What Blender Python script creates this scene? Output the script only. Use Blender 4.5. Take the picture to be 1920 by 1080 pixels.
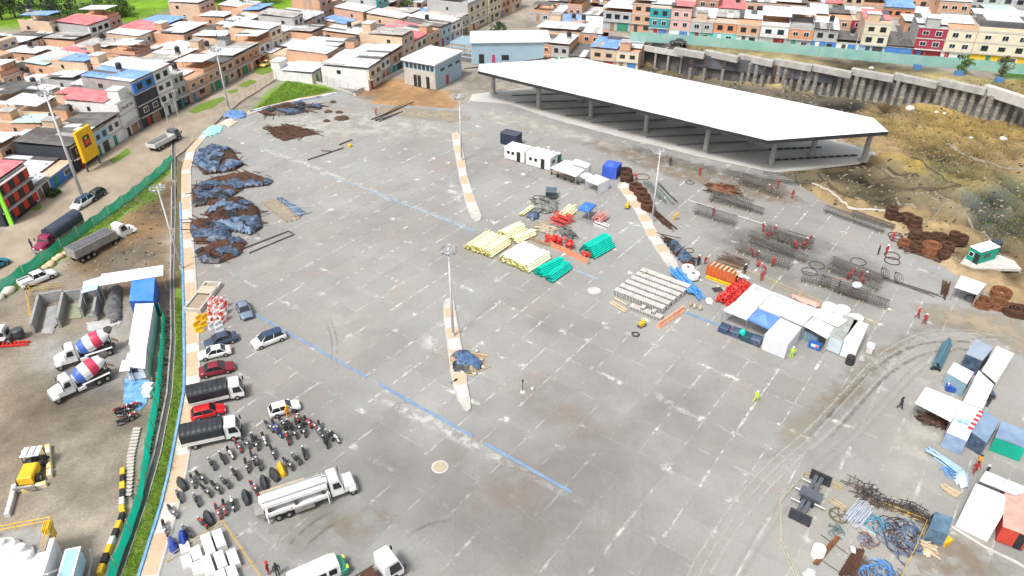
import bpy, math, random
import numpy as np
from mathutils import Vector, noise as mnoise
random.seed(7)
S = bpy.context.scene
for o in list(bpy.data.objects): bpy.data.objects.remove(o)
COL = S.collection
# ------------------------------------------------------------------ camera, sky, sun, exposure
CAM_H, FPX, PITCH = 62.0, 1380.0, math.radians(34.0)
cd = bpy.data.cameras.new('camera'); cam = bpy.data.objects.new('camera', cd); COL.objects.link(cam)
cam.location = (0, 0, CAM_H); cam.rotation_euler = (math.pi/2 - PITCH, 0, 0)
cd.sensor_width = 36; cd.lens = 36*FPX/1920; cd.clip_start = 0.5; cd.clip_end = 6000
S.camera = cam
SUN_EL, SUN_AZ = math.radians(58), math.radians(218)
w = bpy.data.worlds.new('World'); S.world = w; w.use_nodes = True
nt = w.node_tree; nt.nodes.clear()
sk = nt.nodes.new('ShaderNodeTexSky'); sk.sky_type = 'NISHITA'; sk.sun_disc = False
sk.sun_elevation = SUN_EL; sk.sun_rotation = SUN_AZ; sk.air_density = 1.0; sk.dust_density = 4.0; sk.ozone_density = 1.0
hs = nt.nodes.new('ShaderNodeHueSaturation'); hs.inputs['Saturation'].default_value = 0.30
bg = nt.nodes.new('ShaderNodeBackground'); bg.inputs['Strength'].default_value = 0.095
wo = nt.nodes.new('ShaderNodeOutputWorld')
nt.links.new(sk.outputs[0], hs.inputs['Color']); nt.links.new(hs.outputs[0], bg.inputs[0]); nt.links.new(bg.outputs[0], wo.inputs[0])
sd = bpy.data.lights.new('sun', 'SUN'); sd.energy = 1.5; sd.angle = math.radians(13); sd.color = (1.0, 0.98, 0.945)
so = bpy.data.objects.new('sun', sd); COL.objects.link(so)
so.rotation_euler = (math.pi/2 - SUN_EL, 0, math.pi - SUN_AZ)
S.view_settings.view_transform = 'Standard'; S.view_settings.look = 'None'
S.view_settings.gamma = 1.0; S.view_settings.use_curve_mapping = False
S.view_settings.exposure = 1.12
S.render.engine = 'CYCLES'
# ------------------------------------------------------------------ pixel -> ground
_cp, _sp = math.cos(PITCH), math.sin(PITCH)
def P(px, py, z=0.0):
 """pixel of the 1920x1080 photograph -> the point where its ray meets height z"""
 x, u = px-960.0, 540.0-py
 d = (x, u*_sp + FPX*_cp, u*_cp - FPX*_sp)
 t = (z-CAM_H)/d[2]
 return Vector((d[0]*t, d[1]*t, z))
AX = math.radians(-36.8)                                   # heading of the yard's drains and canopy
UX, UY = math.cos(AX), math.sin(AX)
def UV(u, v, z=0.0): return Vector((u*UX - v*UY, u*UY + v*UX, z))
def toUV(p): return (p[0]*UX + p[1]*UY, -p[0]*UY + p[1]*UX)
def head(a, b): return math.atan2(b[1]-a[1], b[0]-a[0])
def fbm(x, y, o=3, s=0.0):
 v = 0; a = .5; f = 1
 for i in range(o):
  v += a*mnoise.noise((x*f, y*f, s+i*7.3)); a *= .5; f *= 2.03
 return v
# ------------------------------------------------------------------ materials
MATS = {}
def M(key, col=None, col2=None, sc=1.0, rough=.8, metal=0., bump=0., bsc=None, lo=.35, hi=.65, rnd=.0, spec=None, dirt=0., wave=None):
 """procedural material: two colours mixed by world-space noise, optional dirt, bump, corrugation"""
 if key in MATS: return MATS[key]
 m = bpy.data.materials.new(key); m.use_nodes = True; N = m.node_tree.nodes; L = m.node_tree.links
 b = N['Principled BSDF']; b.inputs['Roughness'].default_value = rough; b.inputs['Metallic'].default_value = metal
 if spec is not None: b.inputs['Specular IOR Level'].default_value = spec
 geo = N.new('ShaderNodeNewGeometry')
 c2 = col2 if col2 else tuple(c*.82 for c in col)
 n = N.new('ShaderNodeTexNoise'); n.inputs['Scale'].default_value = sc; n.inputs['Detail'].default_value = 6; n.inputs['Roughness'].default_value = .62
 L.new(geo.outputs['Position'], n.inputs['Vector'])
 mr = N.new('ShaderNodeMapRange'); mr.inputs[1].default_value = lo; mr.inputs[2].default_value = hi
 L.new(n.outputs[0], mr.inputs[0])
 mx = N.new('ShaderNodeMix'); mx.data_type = 'RGBA'; mx.inputs[6].default_value = (*col, 1); mx.inputs[7].default_value = (*c2, 1)
 L.new(mr.outputs[0], mx.inputs[0]); out = mx.outputs[2]
 if rnd:
  oi = N.new('ShaderNodeObjectInfo'); hv = N.new('ShaderNodeHueSaturation')
  m2 = N.new('ShaderNodeMapRange'); m2.inputs[3].default_value = 1-rnd; m2.inputs[4].default_value = 1+rnd
  L.new(oi.outputs['Random'], m2.inputs[0]); L.new(m2.outputs[0], hv.inputs['Value']); L.new(out, hv.inputs['Color']); out = hv.outputs[0]
 if dirt:
  n2 = N.new('ShaderNodeTexNoise'); n2.inputs['Scale'].default_value = sc*.31+.15; n2.inputs['Detail'].default_value = 8; n2.inputs['Roughness'].default_value = .7
  L.new(geo.outputs['Position'], n2.inputs['Vector'])
  m3 = N.new('ShaderNodeMapRange'); m3.inputs[1].default_value = .5; m3.inputs[2].default_value = .8; m3.inputs[4].default_value = dirt
  L.new(n2.outputs[0], m3.inputs[0])
  d = N.new('ShaderNodeMix'); d.data_type = 'RGBA'; d.inputs[7].default_value = (.16, .13, .10, 1)
  L.new(m3.outputs[0], d.inputs[0]); L.new(out, d.inputs[6]); out = d.outputs[2]
 L.new(out, b.inputs['Base Color'])
 if bump:
  n3 = N.new('ShaderNodeTexNoise'); n3.inputs['Scale'].default_value = bsc or sc*4; n3.inputs['Detail'].default_value = 5
  L.new(geo.outputs['Position'], n3.inputs['Vector'])
  bp = N.new('ShaderNodeBump'); bp.inputs['Strength'].default_value = min(1, bump); bp.inputs['Distance'].default_value = .08*max(1, bump)
  L.new(n3.outputs[0], bp.inputs['Height']); L.new(bp.outputs[0], b.inputs['Normal'])
 if wave:
  tc = N.new('ShaderNodeTexCoord'); wv = N.new('ShaderNodeTexWave'); wv.bands_direction = wave[0]; wv.inputs['Scale'].default_value = wave[1]
  L.new(tc.outputs['Object'], wv.inputs['Vector'])
  bp = N.new('ShaderNodeBump'); bp.inputs['Strength'].default_value = .6; bp.inputs['Distance'].default_value = .05
  L.new(wv.outputs[0], bp.inputs['Height']); L.new(bp.outputs[0], b.inputs['Normal'])
 MATS[key] = m; return m
def paint(r, g, b, rough=.5, key=None, rnd=0., dirt=.15, metal=0., sc=1.2, coat=False):
 return M(key or 'paint_%02x%02x%02x_%d' % (int(r*255), int(g*255), int(b*255), int(rough*10)), (r, g, b), (r*.86, g*.86, b*.86), sc=sc, rough=rough, rnd=rnd, dirt=dirt, metal=metal)
def MG(key, col, rough=.08):
 if key in MATS: return MATS[key]
 m = bpy.data.materials.new(key); m.use_nodes = True; b = m.node_tree.nodes['Principled BSDF']
 b.inputs['Base Color'].default_value = (*col, 1); b.inputs['Roughness'].default_value = rough; b.inputs['Specular IOR Level'].default_value = .6
 MATS[key] = m; return m
def brickmat(key, c1, c2, mortar, sc=1.0):
 if key in MATS: return MATS[key]
 m = bpy.data.materials.new(key); m.use_nodes = True; N = m.node_tree.nodes; L = m.node_tree.links
 b = N['Principled BSDF']; b.inputs['Roughness'].default_value = .92
 tc = N.new('ShaderNodeTexCoord'); geo = N.new('ShaderNodeNewGeometry')
 # run the courses along whichever wall the face is on (object-space normal)
 sx = N.new('ShaderNodeSeparateXYZ'); L.new(tc.outputs['Object'], sx.inputs[0])
 ad = N.new('ShaderNodeMath'); ad.operation = 'ADD'; L.new(sx.outputs[0], ad.inputs[0]); L.new(sx.outputs[1], ad.inputs[1])
 cx = N.new('ShaderNodeCombineXYZ'); L.new(ad.outputs[0], cx.inputs[0]); L.new(sx.outputs[2], cx.inputs[1])
 br = N.new('ShaderNodeTexBrick'); br.inputs['Scale'].default_value = sc; br.inputs['Mortar Size'].default_value = .025
 br.inputs['Brick Width'].default_value = .42; br.inputs['Row Height'].default_value = .22
 br.inputs['Color1'].default_value = (*c1, 1); br.inputs['Color2'].default_value = (*c2, 1); br.inputs['Mortar'].default_value = (*mortar, 1)
 L.new(cx.outputs[0], br.inputs['Vector'])
 n = N.new('ShaderNodeTexNoise'); n.inputs['Scale'].default_value = .45; n.inputs['Detail'].default_value = 8; n.inputs['Roughness'].default_value = .7
 L.new(geo.outputs['Position'], n.inputs['Vector'])
 mr = N.new('ShaderNodeMapRange'); mr.inputs[1].default_value = .42; mr.inputs[2].default_value = .72; mr.inputs[4].default_value = .55
 L.new(n.outputs[0], mr.inputs[0])
 mx = N.new('ShaderNodeMix'); mx.data_type = 'RGBA'; mx.inputs[7].default_value = (*[c*.5+.06 for c in c1], 1)
 L.new(mr.outputs[0], mx.inputs[0]); L.new(br.outputs[0], mx.inputs[6]); L.new(mx.outputs[2], b.inputs['Base Color'])
 MATS[key] = m; return m
# ------------------------------------------------------------------ mesh builder
class MB:
 def __init__(s): s.v = []; s.f = []; s.m = []
 def add(s, vs, fs, mi=0):
  o = len(s.v); s.v += [tuple(v) for v in vs]
  for f in fs: s.f.append([i+o for i in f]); s.m.append(mi)
  return s
 def box(s, x0, x1, y0, y1, z0, z1, mi=0, bev=0., top=None):
  """axis box; top=(dx0,dx1,dy0,dy1) insets the upper face"""
  a, b, c, d = top or (0, 0, 0, 0)
  vs = [(x0, y0, z0), (x1, y0, z0), (x1, y1, z0), (x0, y1, z0), (x0+a, y0+c, z1), (x1-b, y0+c, z1), (x1-b, y1-d, z1), (x0+a, y1-d, z1)]
  if bev:
   e = bev; z2 = z1-e
   vs = vs[:4] + [(x0, y0, z2), (x1, y0, z2), (x1, y1, z2), (x0, y1, z2), (x0+e, y0+e, z1), (x1-e, y0+e, z1), (x1-e, y1-e, z1), (x0+e, y1-e, z1)]
   fs = [(3, 2, 1, 0)] + [(i, (i+1) % 4, 4+(i+1) % 4, 4+i) for i in range(4)] + [(4+i, 4+(i+1) % 4, 8+(i+1) % 4, 8+i) for i in range(4)] + [(8, 9, 10, 11)]
   return s.add(vs, fs, mi)
  return s.add(vs, [(3, 2, 1, 0), (4, 5, 6, 7), (0, 1, 5, 4), (1, 2, 6, 5), (2, 3, 7, 6), (3, 0, 4, 7)], mi)
 def obox(s, c, L, W, H, rz=0., mi=0, tilt=0.):
  """box centred on c in plan, base at c.z, turned rz (tilt lifts the +x end)"""
  ca, sa = math.cos(rz), math.sin(rz); vs = []
  for z in (0, H):
   for x, y in ((-L/2, -W/2), (L/2, -W/2), (L/2, W/2), (-L/2, W/2)):
    vs.append((c[0]+x*ca-y*sa, c[1]+x*sa+y*ca, c[2]+z+x*tilt))
  return s.add(vs, [(3, 2, 1, 0), (4, 5, 6, 7), (0, 1, 5, 4), (1, 2, 6, 5), (2, 3, 7, 6), (3, 0, 4, 7)], mi)
 def tube(s, p, q, r, r2=None, n=6, mi=0, cap=True):
  p, q = Vector(p), Vector(q); r2 = r if r2 is None else r2
  d = (q-p); d = d.normalized() if d.length > 1e-9 else Vector((0, 0, 1))
  a = d.orthogonal().normalized(); b = d.cross(a)
  vs = [p+(a*math.cos(t)+b*math.sin(t))*r for t in [2*math.pi*i/n for i in range(n)]] + [q+(a*math.cos(t)+b*math.sin(t))*r2 for t in [2*math.pi*i/n for i in range(n)]]
  fs = [(i, (i+1) % n, n+(i+1) % n, n+i) for i in range(n)]
  if cap: fs += [tuple(range(n-1, -1, -1)), tuple(range(n, 2*n))]
  return s.add(vs, fs, mi)
 def path(s, pts, r, n=5, mi=0, closed=False):
  k = len(pts)
  for i in range(k if closed else k-1): s.tube(pts[i], pts[(i+1) % k], r, n=n, mi=mi)
  return s
 def ring(s, c, R, r, n=16, k=5, mi=0, tilt=(0, 0)):
  vs = []; fs = []
  for i in range(n):
   a = 2*math.pi*i/n
   for j in range(k):
    b = 2*math.pi*j/k; x = (R+r*math.cos(b))*math.cos(a); y = (R+r*math.cos(b))*math.sin(a)
    vs.append((c[0]+x, c[1]+y, c[2]+r*math.sin(b)+x*tilt[0]+y*tilt[1]))
  for i in range(n):
   for j in range(k): fs.append((i*k+j, ((i+1) % n)*k+j, ((i+1) % n)*k+(j+1) % k, i*k+(j+1) % k))
  return s.add(vs, fs, mi)
 def prism(s, poly, z0, z1, mi=0, mt=None):
  n = len(poly); a = sum(poly[i][0]*poly[(i+1) % n][1]-poly[(i+1) % n][0]*poly[i][1] for i in range(n))
  if a < 0: poly = list(poly)[::-1]
  g = (lambda p, z: z(p) if callable(z) else z)
  vs = [(p[0], p[1], g(p, z0)) for p in poly] + [(p[0], p[1], g(p, z1)) for p in poly]
  s.add(vs, [(i, (i+1) % n, n+(i+1) % n, n+i) for i in range(n)] + [tuple(range(n-1, -1, -1))], mi)
  o = len(s.v)-n; s.f.append(list(range(o, o+n))); s.m.append(mi if mt is None else mt); return s
 def prof(s, pts, y0, y1, mi=0, ins=None):
  """side profile (x,z) extruded across y; ins(z)-> inset of the sides"""
  n = len(pts); g = ins or (lambda z: 0)
  vs = [(x, y0+g(z), z) for x, z in pts] + [(x, y1-g(z), z) for x, z in pts]
  return s.add(vs, [(n+i, n+(i+1) % n, (i+1) % n, i) for i in range(n)] + [tuple(range(n)), tuple(range(2*n-1, n-1, -1))], mi)
 def lathe(s, c, prof, n=12, mi=0, axis=None):
  """prof: list of (r, h) along axis (default +z) from c"""
  c = Vector(c); d = Vector(axis).normalized() if axis else Vector((0, 0, 1)); a = d.orthogonal().normalized(); b = d.cross(a)
  vs = []; fs = []
  for r, h in prof:
   for i in range(n):
    t = 2*math.pi*i/n; vs.append(c + d*h + (a*math.cos(t)+b*math.sin(t))*r)
  for k in range(len(prof)-1):
   for i in range(n): fs.append((k*n+i, k*n+(i+1) % n, (k+1)*n+(i+1) % n, (k+1)*n+i))
  fs += [tuple(range(n-1, -1, -1)), tuple(range((len(prof)-1)*n, len(prof)*n))]
  return s.add(vs, fs, mi)
 def blob(s, c, rx, ry, rz, n=8, k=5, jit=.15, mi=0, seed=0, half=False):
  rr = random.Random(seed); vs = []; fs = []
  for j in range(k+1):
   ph = (math.pi/2 if half else math.pi)*j/k
   for i in range(n):
    t = 2*math.pi*i/n; q = 1+rr.uniform(-jit, jit)
    vs.append((c[0]+rx*math.sin(ph)*math.cos(t)*q, c[1]+ry*math.sin(ph)*math.sin(t)*q, c[2]+rz*math.cos(ph)*(1+rr.uniform(-jit, jit)*.5)))
  for j in range(k):
   for i in range(n): fs.append((j*n+i, (j+1)*n+i, (j+1)*n+(i+1) % n, j*n+(i+1) % n))
  return s.add(vs, fs, mi)
 def mesh(s, name, mats, smooth=False):
  me = bpy.data.meshes.new(name); me.from_pydata(s.v, [], s.f)
  for m in (mats if isinstance(mats, (list, tuple)) else [mats]): me.materials.append(m)
  if len(me.materials) > 1: me.polygons.foreach_set('material_index', s.m)
  if smooth: me.polygons.foreach_set('use_smooth', [True]*len(me.polygons))
  me.update(); return me
 def build(s, name, mats, parent=None, smooth=False, loc=None, rz=0.):
  return link(name, s.mesh(name, mats, smooth), parent, loc, rz)
def link(name, me, parent=None, loc=None, rz=0., sc=None):
 o = bpy.data.objects.new(name, me); COL.objects.link(o)
 if parent is not None: o.parent = parent
 if loc is not None: o.location = loc
 if rz: o.rotation_euler = (0, 0, rz)
 if sc is not None: o.scale = sc
 return o
def tag(o, label, cat, group=None):
 o['label'] = label; o['category'] = cat
 if group: o['group'] = group
 return o
def thing(name, label, cat, loc=(0, 0, 0), rz=0., group=None):
 o = bpy.data.objects.new(name, None); COL.objects.link(o); o.empty_display_size = .3
 o.location = loc; o.rotation_euler = (0, 0, rz); return tag(o, label, cat, group)
def struct(o): o['kind'] = 'structure'; return o
def copy_tree(o, loc=None, rz=None, label=None, group=None, parent=None, sc=None):
 c = o.copy(); COL.objects.link(c)
 if parent is not None: c.parent = parent
 if loc is not None: c.location = loc
 if rz is not None: c.rotation_euler = (0, 0, rz)
 if sc is not None: c.scale = (sc, sc, sc)
 if label: c['label'] = label
 if group: c['group'] = group
 for ch in list(o.children): copy_tree(ch, parent=c)
 return c
def loc_of(pxs, z=0):
 return P(pxs[0], pxs[1], z)
def translucent(m, f=.5):
 N = m.node_tree.nodes; L = m.node_tree.links; b = N['Principled BSDF']; out = next(n for n in N if n.type == 'OUTPUT_MATERIAL'); tr = N.new('ShaderNodeBsdfTranslucent'); mx = N.new('ShaderNodeMixShader'); mx.inputs[0].default_value = f
 src = b.inputs['Base Color'].links[0].from_socket; L.new(src, tr.inputs[0]); L.new(b.outputs[0], mx.inputs[1]); L.new(tr.outputs[0], mx.inputs[2]); L.new(mx.outputs[0], out.inputs[0]); return m
YZ = 0.12          # top of the paved yard above the earth
# ------------------------------------------------------------------ common materials
white = M('white_paint', (.80, .80, .79), (.66, .66, .65), sc=.9, rough=.55, dirt=.18)
white_clean = M('white_sheet_roof', (.82, .82, .82), (.76, .76, .76), sc=.4, rough=.45, dirt=.05)
offwhite = M('offwhite', (.62, .60, .56), (.5, .48, .44), sc=.8, rough=.8, dirt=.25)
zinc = M('zinc_sheet', (.74, .75, .76), (.58, .60, .62), sc=.7, rough=.5, rnd=.10, dirt=.22, wave=('X', 4.0))
zincold = M('old_zinc_sheet', (.50, .49, .47), (.33, .30, .27), sc=.8, rough=.7, rnd=.18, dirt=.45, wave=('X', 4.0))
zincdark = M('dark_roof_sheet', (.085, .085, .085), (.15, .14, .13), sc=.8, rough=.8, rnd=.3, dirt=.2, wave=('X', 4.0))
redroof = M('red_roof_sheet', (.66, .13, .15), (.72, .26, .26), sc=.6, rough=.6, rnd=.12, dirt=.1, wave=('X', 4.0))
blueroof = M('blue_roof_sheet', (.12, .28, .70), (.28, .43, .74), sc=.6, rough=.55, rnd=.1, dirt=.1, wave=('X', 4.0))
greenroof = M('pale_green_roof_sheet', (.42, .66, .56), (.5, .66, .58), sc=.6, rough=.6, dirt=.1, wave=('X', 4.0))
concrete = M('concrete', (.38, .37, .35), (.28, .27, .255), sc=.8, rough=.9, bump=.3, dirt=.25)
concrete_l = M('pale_concrete', (.55, .53, .49), (.43, .41, .38), sc=.9, rough=.9, bump=.25, dirt=.25)
brick_o = brickmat('orange_brick', (.64, .335, .19), (.55, .275, .15), (.5, .40, .31))
brick_t = brickmat('tan_brick', (.66, .46, .31), (.58, .39, .25), (.52, .44, .35))
brick_r = brickmat('red_brick', (.50, .19, .105), (.42, .155, .09), (.42, .33, .26))
black = M('black_plastic', (.012, .012, .014), (.03, .03, .033), sc=2, rough=.55)
rubber = M('tyre_rubber', (.014, .014, .014), (.03, .03, .028), sc=3, rough=.9)
steel = M('galvanised_steel', (.46, .47, .48), (.36, .37, .38), sc=2, rough=.45, metal=.5)
darksteel = M('dark_steel', (.055, .055, .06), (.11, .10, .09), sc=2, rough=.6, metal=.3)
rust = M('rusty_steel', (.10, .042, .022), (.04, .02, .013), sc=1.6, rough=.95, bump=.5, rnd=.25)
rustl = M('light_rust', (.26, .10, .04), (.12, .05, .025), sc=1.6, rough=.95, bump=.5, rnd=.2)
glass = MG('window_glass', (.02, .025, .03)); glassb = MG('blue_glass', (.03, .06, .12), .12)
tarp_n = M('navy_tarpaulin', (.022, .036, .07), (.10, .145, .22), sc=1.6, rough=.42, bump=.8, bsc=3)
tarp_b = M('blue_tarpaulin', (.07, .17, .38), (.14, .25, .46), sc=.9, rough=.5, bump=.4, bsc=3)
tarp_k = M('black_tarpaulin', (.012, .014, .018), (.03, .034, .04), sc=.8, rough=.5, bump=.3, bsc=2)
tent_b = M('royal_blue_tent_cloth', (.03, .08, .48), (.05, .12, .55), sc=.5, rough=.65)
tent_w = M('white_tent_cloth', (.82, .82, .83), (.74, .75, .77), sc=.5, rough=.7, dirt=.06)
yellow = M('yellow_paint', (.80, .50, .02), (.70, .40, .02), sc=1, rough=.5, dirt=.2)
red = M('red_plastic', (.62, .03, .025), (.5, .03, .02), sc=1, rough=.45, dirt=.08)
orange = M('orange_plastic', (.75, .16, .04), (.62, .12, .04), sc=1, rough=.5, dirt=.15)
teal = M('teal_pvc', (.0, .56, .43), (.0, .46, .36), sc=.8, rough=.35)
pvc_y = M('pale_yellow_pvc', (.86, .82, .54), (.80, .76, .46), sc=.8, rough=.4, rnd=.06)
pvc_in = M('yellow_pipe_end', (.50, .46, .06), (.3, .29, .05), sc=3, rough=.6)
wood = M('timber', (.38, .26, .14), (.25, .17, .10), sc=1.5, rough=.85, rnd=.2)
woodl = M('pale_timber', (.52, .42, .28), (.40, .31, .20), sc=1.5, rough=.85, rnd=.2)
greennet = M('green_mesh_netting', (.03, .46, .26), (.14, .55, .38), sc=.35, rough=.8, dirt=.1, bump=.3, bsc=2)
# ------------------------------------------------------------------ terrain: one sheet, soil colours as a vertex attribute
def vnoise(x, y, seed=0):
 r = np.random.RandomState(seed); g = r.rand(256, 256)
 xi = np.floor(x).astype(int); yi = np.floor(y).astype(int); fx = x-xi; fy = y-yi
 fx = fx*fx*(3-2*fx); fy = fy*fy*(3-2*fy)
 a = g[xi % 256, yi % 256]; b = g[(xi+1) % 256, yi % 256]; c = g[xi % 256, (yi+1) % 256]; d = g[(xi+1) % 256, (yi+1) % 256]
 return (a*(1-fx)+b*fx)*(1-fy)+(c*(1-fx)+d*fx)*fy
def vfbm(x, y, s, seed=0, o=4):
 v = 0; a = .5
 for i in range(o): v = v+a*(vnoise(x*s, y*s, seed+i)-.5); s *= 2.1; a *= .55
 return v
def inpoly(X, Y, poly):
 r = np.zeros(X.shape, bool); n = len(poly)
 for i in range(n):
  x1, y1 = poly[i][0], poly[i][1]; x2, y2 = poly[(i+1) % n][0], poly[(i+1) % n][1]
  if y1 == y2: continue
  c = ((y1 > Y) != (y2 > Y)) & (X < (x2-x1)*(Y-y1)/(y2-y1)+x1); r ^= c
 return r
def PP(l, z=0): return [P(a, b, z) for a, b in l]
def blur(a, k):
 for _ in range(k):
  b = np.pad(a, 1, mode='edge'); a = (b[:-2, 1:-1]+b[2:, 1:-1]+b[1:-1, :-2]+b[1:-1, 2:]+2*b[1:-1, 1:-1])/6
 return a
step = 1.1
xs = np.concatenate([[-3000, -1500, -800, -450, -320], np.arange(-250, 250.1, step), [320, 450, 800, 1500, 3000]])
ys = np.concatenate([[-2000, -600, -200, -60, 0], np.arange(26, 372, step), [420, 520, 700, 1100, 1800, 3500]])
X, Y = np.meshgrid(xs, ys, indexing='ij')
YARD_PX = [(640, 172), (560, 186), (480, 204), (420, 228), (378, 262), (354, 300), (352, 330), (358, 420), (362, 480), (368, 560), (372, 640), (372, 700),
           (356, 830), (334, 920), (290, 1080), (250, 1230), (1000, 1300), (2100, 1250), (2150, 1000), (2080, 760), (1990, 640), (1860, 560), (1800, 522), (1730, 478), (1660, 424),
           (1590, 408), (1560, 390), (1480, 335), (1440, 322), (1300, 292), (1180, 262), (1040, 225), (955, 196), (880, 190), (850, 205), (790, 200), (700, 196)]
YARD = PP(YARD_PX)
CANFLOOR = PP([(885, 178), (960, 168), (1120, 150), (1480, 235), (1650, 290), (1612, 306), (1455, 324), (1440, 322), (1300, 292), (1180, 262), (1040, 225), (955, 196), (880, 190)])
WALL_TOP = [(1140, 66), (1200, 71), (1270, 85), (1310, 97), (1440, 112), (1600, 132), (1760, 150), (1850, 168), (1990, 190)]
WALL = [P(a, b, 6.5) for a, b in WALL_TOP]
TERR = [Vector((w_.x, w_.y+2.2, 0)) for w_ in WALL] + [Vector((420, 120, 0)), Vector((420, 900, 0)), Vector((36, 900, 0)), Vector((31, 222, 0))]
YM = blur(inpoly(X, Y, YARD).astype(float), 1); CM = inpoly(X, Y, CANFLOOR).astype(float)
TM = inpoly(X, Y, TERR).astype(float)
n1 = vfbm(X, Y, .09, 1); n2 = vfbm(X, Y, .35, 5); n3 = vfbm(X, Y, .03, 9)
wx, wy = X+n2*3.0+n1*4, Y+vfbm(X, Y, .3, 21)*3.0+vfbm(X, Y, .08, 33)*4
FIELD_PX = [(1455, 326), (1610, 306), (1650, 290), (1480, 235), (1200, 150), (1160, 100), (1300, 100), (1440, 130), (1760, 190), (1990, 200), (2150, 420), (2150, 720), (1990, 640), (1860, 560), (1730, 478), (1660, 424), (1560, 390), (1480, 335)]
H = n1*.25
FM = blur(inpoly(wx, wy, PP(FIELD_PX)).astype(float), 2)
H = H + FM*(n1*2.2+n2*2.2+.2) - .25
DUMP = blur(inpoly(wx, wy, PP([(322, 320), (322, 480), (300, 560), (160, 520), (110, 470), (250, 360)])).astype(float), 4)
H = H + DUMP*(.6+n2*2.0+n1*2)
H = H*(1-TM) + TM*(6.45+n1*.3+.02*np.clip(Y-215, 0, 400))
HG = blur(inpoly(wx, wy, PP([(-200, 60), (0, 55), (250, 45), (330, 18), (700, 25), (720, -80), (-300, -80)])).astype(float), 6)
H = H + HG*(1.0+n3*4)
H = np.where((YM > .02) | (CM > 0), np.minimum(H, -.08), H)
STREETM = blur(inpoly(X, Y, PP([(-150, 560), (0, 440), (130, 335), (330, 210), (520, 100), (560, 110), (440, 205), (330, 305), (200, 440), (0, 600), (-150, 720)])).astype(float), 3)
H = np.where(STREETM > .3, np.minimum(H, -.02), H)
LEFTYARD = blur(inpoly(X, Y, PP([(-200, 620), (60, 530), (170, 500), (330, 520), (325, 700), (240, 900), (170, 1250), (-400, 1250)])).astype(float), 3)
H = H*(1-LEFTYARD) + LEFTYARD*(n2*.12-.05)
def zat(x, y):
 i = np.searchsorted(xs, x)-1; j = np.searchsorted(ys, y)-1
 fx = (x-xs[i])/(xs[i+1]-xs[i]); fy = (y-ys[j])/(ys[j+1]-ys[j])
 return float((H[i, j]*(1-fx)+H[i+1, j]*fx)*(1-fy)+(H[i, j+1]*(1-fx)+H[i+1, j+1]*fx)*fy)
Cc = np.zeros(X.shape+(3,)); Cc[:] = (.27, .24, .20)
def reg(px, col, soft=2, amt=1., z=0, warp=True):
 m = blur(inpoly(wx if warp else X, wy if warp else Y, PP(px, z)).astype(float), soft)*amt
 Cc[:] = Cc*(1-m[..., None]) + np.array(col)*m[..., None]; return m
grey = (n1*1.2+n2*.8)[..., None]
reg([(-400, 60), (0, 55), (250, 45), (330, 18), (700, 25), (720, -200), (-500, -200)], (.14, .26, .015), 4)
reg([(-200, 620), (60, 540), (170, 500), (330, 520), (325, 700), (240, 900), (170, 1250), (-400, 1250)], (.235, .20, .152), 4)
reg([(60, 640), (170, 620), (240, 560), (250, 700), (150, 760)], (.30, .29, .27), 5)
reg([(0, 700), (140, 740), (230, 760), (130, 900), (120, 1080), (0, 960)], (.165, .13, .09), 8, .75)
reg([(90, 780), (220, 800), (180, 1000), (120, 1080), (60, 900)], (.30, .27, .22), 8, .7)
reg([(325, 320), (322, 520), (270, 560), (130, 500), (140, 455), (260, 360)], (.20, .125, .06), 4)
reg([(170, 480), (300, 440), (310, 500), (200, 545)], (.12, .105, .085), 4, .9)
reg([(265, 380), (320, 350), (322, 420), (270, 430)], (.09, .07, .05), 4, .7)
reg([(0, 520), (210, 410), (330, 300), (330, 325), (230, 415), (60, 530), (0, 560)], (.12, .22, .03), 1)
reg([(470, 204), (540, 143), (632, 168), (560, 186)], (.12, .22, .012), 1)
reg([(642, 186), (660, 172), (740, 142), (800, 155), (850, 175), (862, 205), (790, 202), (700, 200)], (.34, .20, .10), 2)
reg([(600, 178), (690, 174), (700, 190), (600, 192)], (.32, .27, .22), 2)
reg([(1160, 95), (1300, 100), (1480, 150), (1700, 190), (1990, 200), (2150, 420), (2150, 720), (1850, 560), (1700, 440), (1560, 390), (1455, 326), (1650, 290), (1480, 230), (1250, 165)], (.195, .14, .07), 3)
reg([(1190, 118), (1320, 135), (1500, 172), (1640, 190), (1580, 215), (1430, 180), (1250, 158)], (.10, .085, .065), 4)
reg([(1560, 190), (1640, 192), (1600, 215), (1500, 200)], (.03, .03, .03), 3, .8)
reg([(1600, 215), (1720, 230), (1900, 230), (1920, 280), (1750, 290), (1660, 262)], (.215, .155, .06), 6, .9)
reg([(1690, 195), (1800, 205), (1920, 200), (1950, 260), (1780, 250)], (.25, .17, .05), 4, .8)
reg([(1660, 290), (1760, 300), (1740, 345), (1660, 320)], (.27, .19, .04), 4, .7)
reg([(1745, 280), (1850, 320), (1930, 340), (1940, 400), (1840, 380), (1740, 330)], (.12, .13, .075), 4, .9)
reg([(1800, 345), (1880, 345), (1900, 420), (1860, 450), (1800, 400)], (.085, .105, .10), 5, .85)
reg([(1850, 405), (1950, 400), (1950, 480), (1890, 470)], (.065, .07, .045), 4, .9)
reg([(1750, 310), (1850, 310), (1870, 350), (1790, 360)], (.30, .23, .08), 4, .7)
reg([(1560, 345), (1700, 320), (1800, 350), (1790, 400), (1620, 380)], (.10, .085, .05), 3, .95)
reg([(1450, 326), (1540, 320), (1700, 300), (1700, 320), (1560, 345), (1500, 345)], (.13, .11, .07), 3, .85)
reg([(1700, 410), (1780, 415), (1880, 470), (1800, 470)], (.32, .24, .12), 4, .8)
reg([(1770, 480), (1850, 500), (1920, 560), (1950, 620), (1850, 560), (1790, 520)], (.25, .185, .11), 4, .8)
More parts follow.
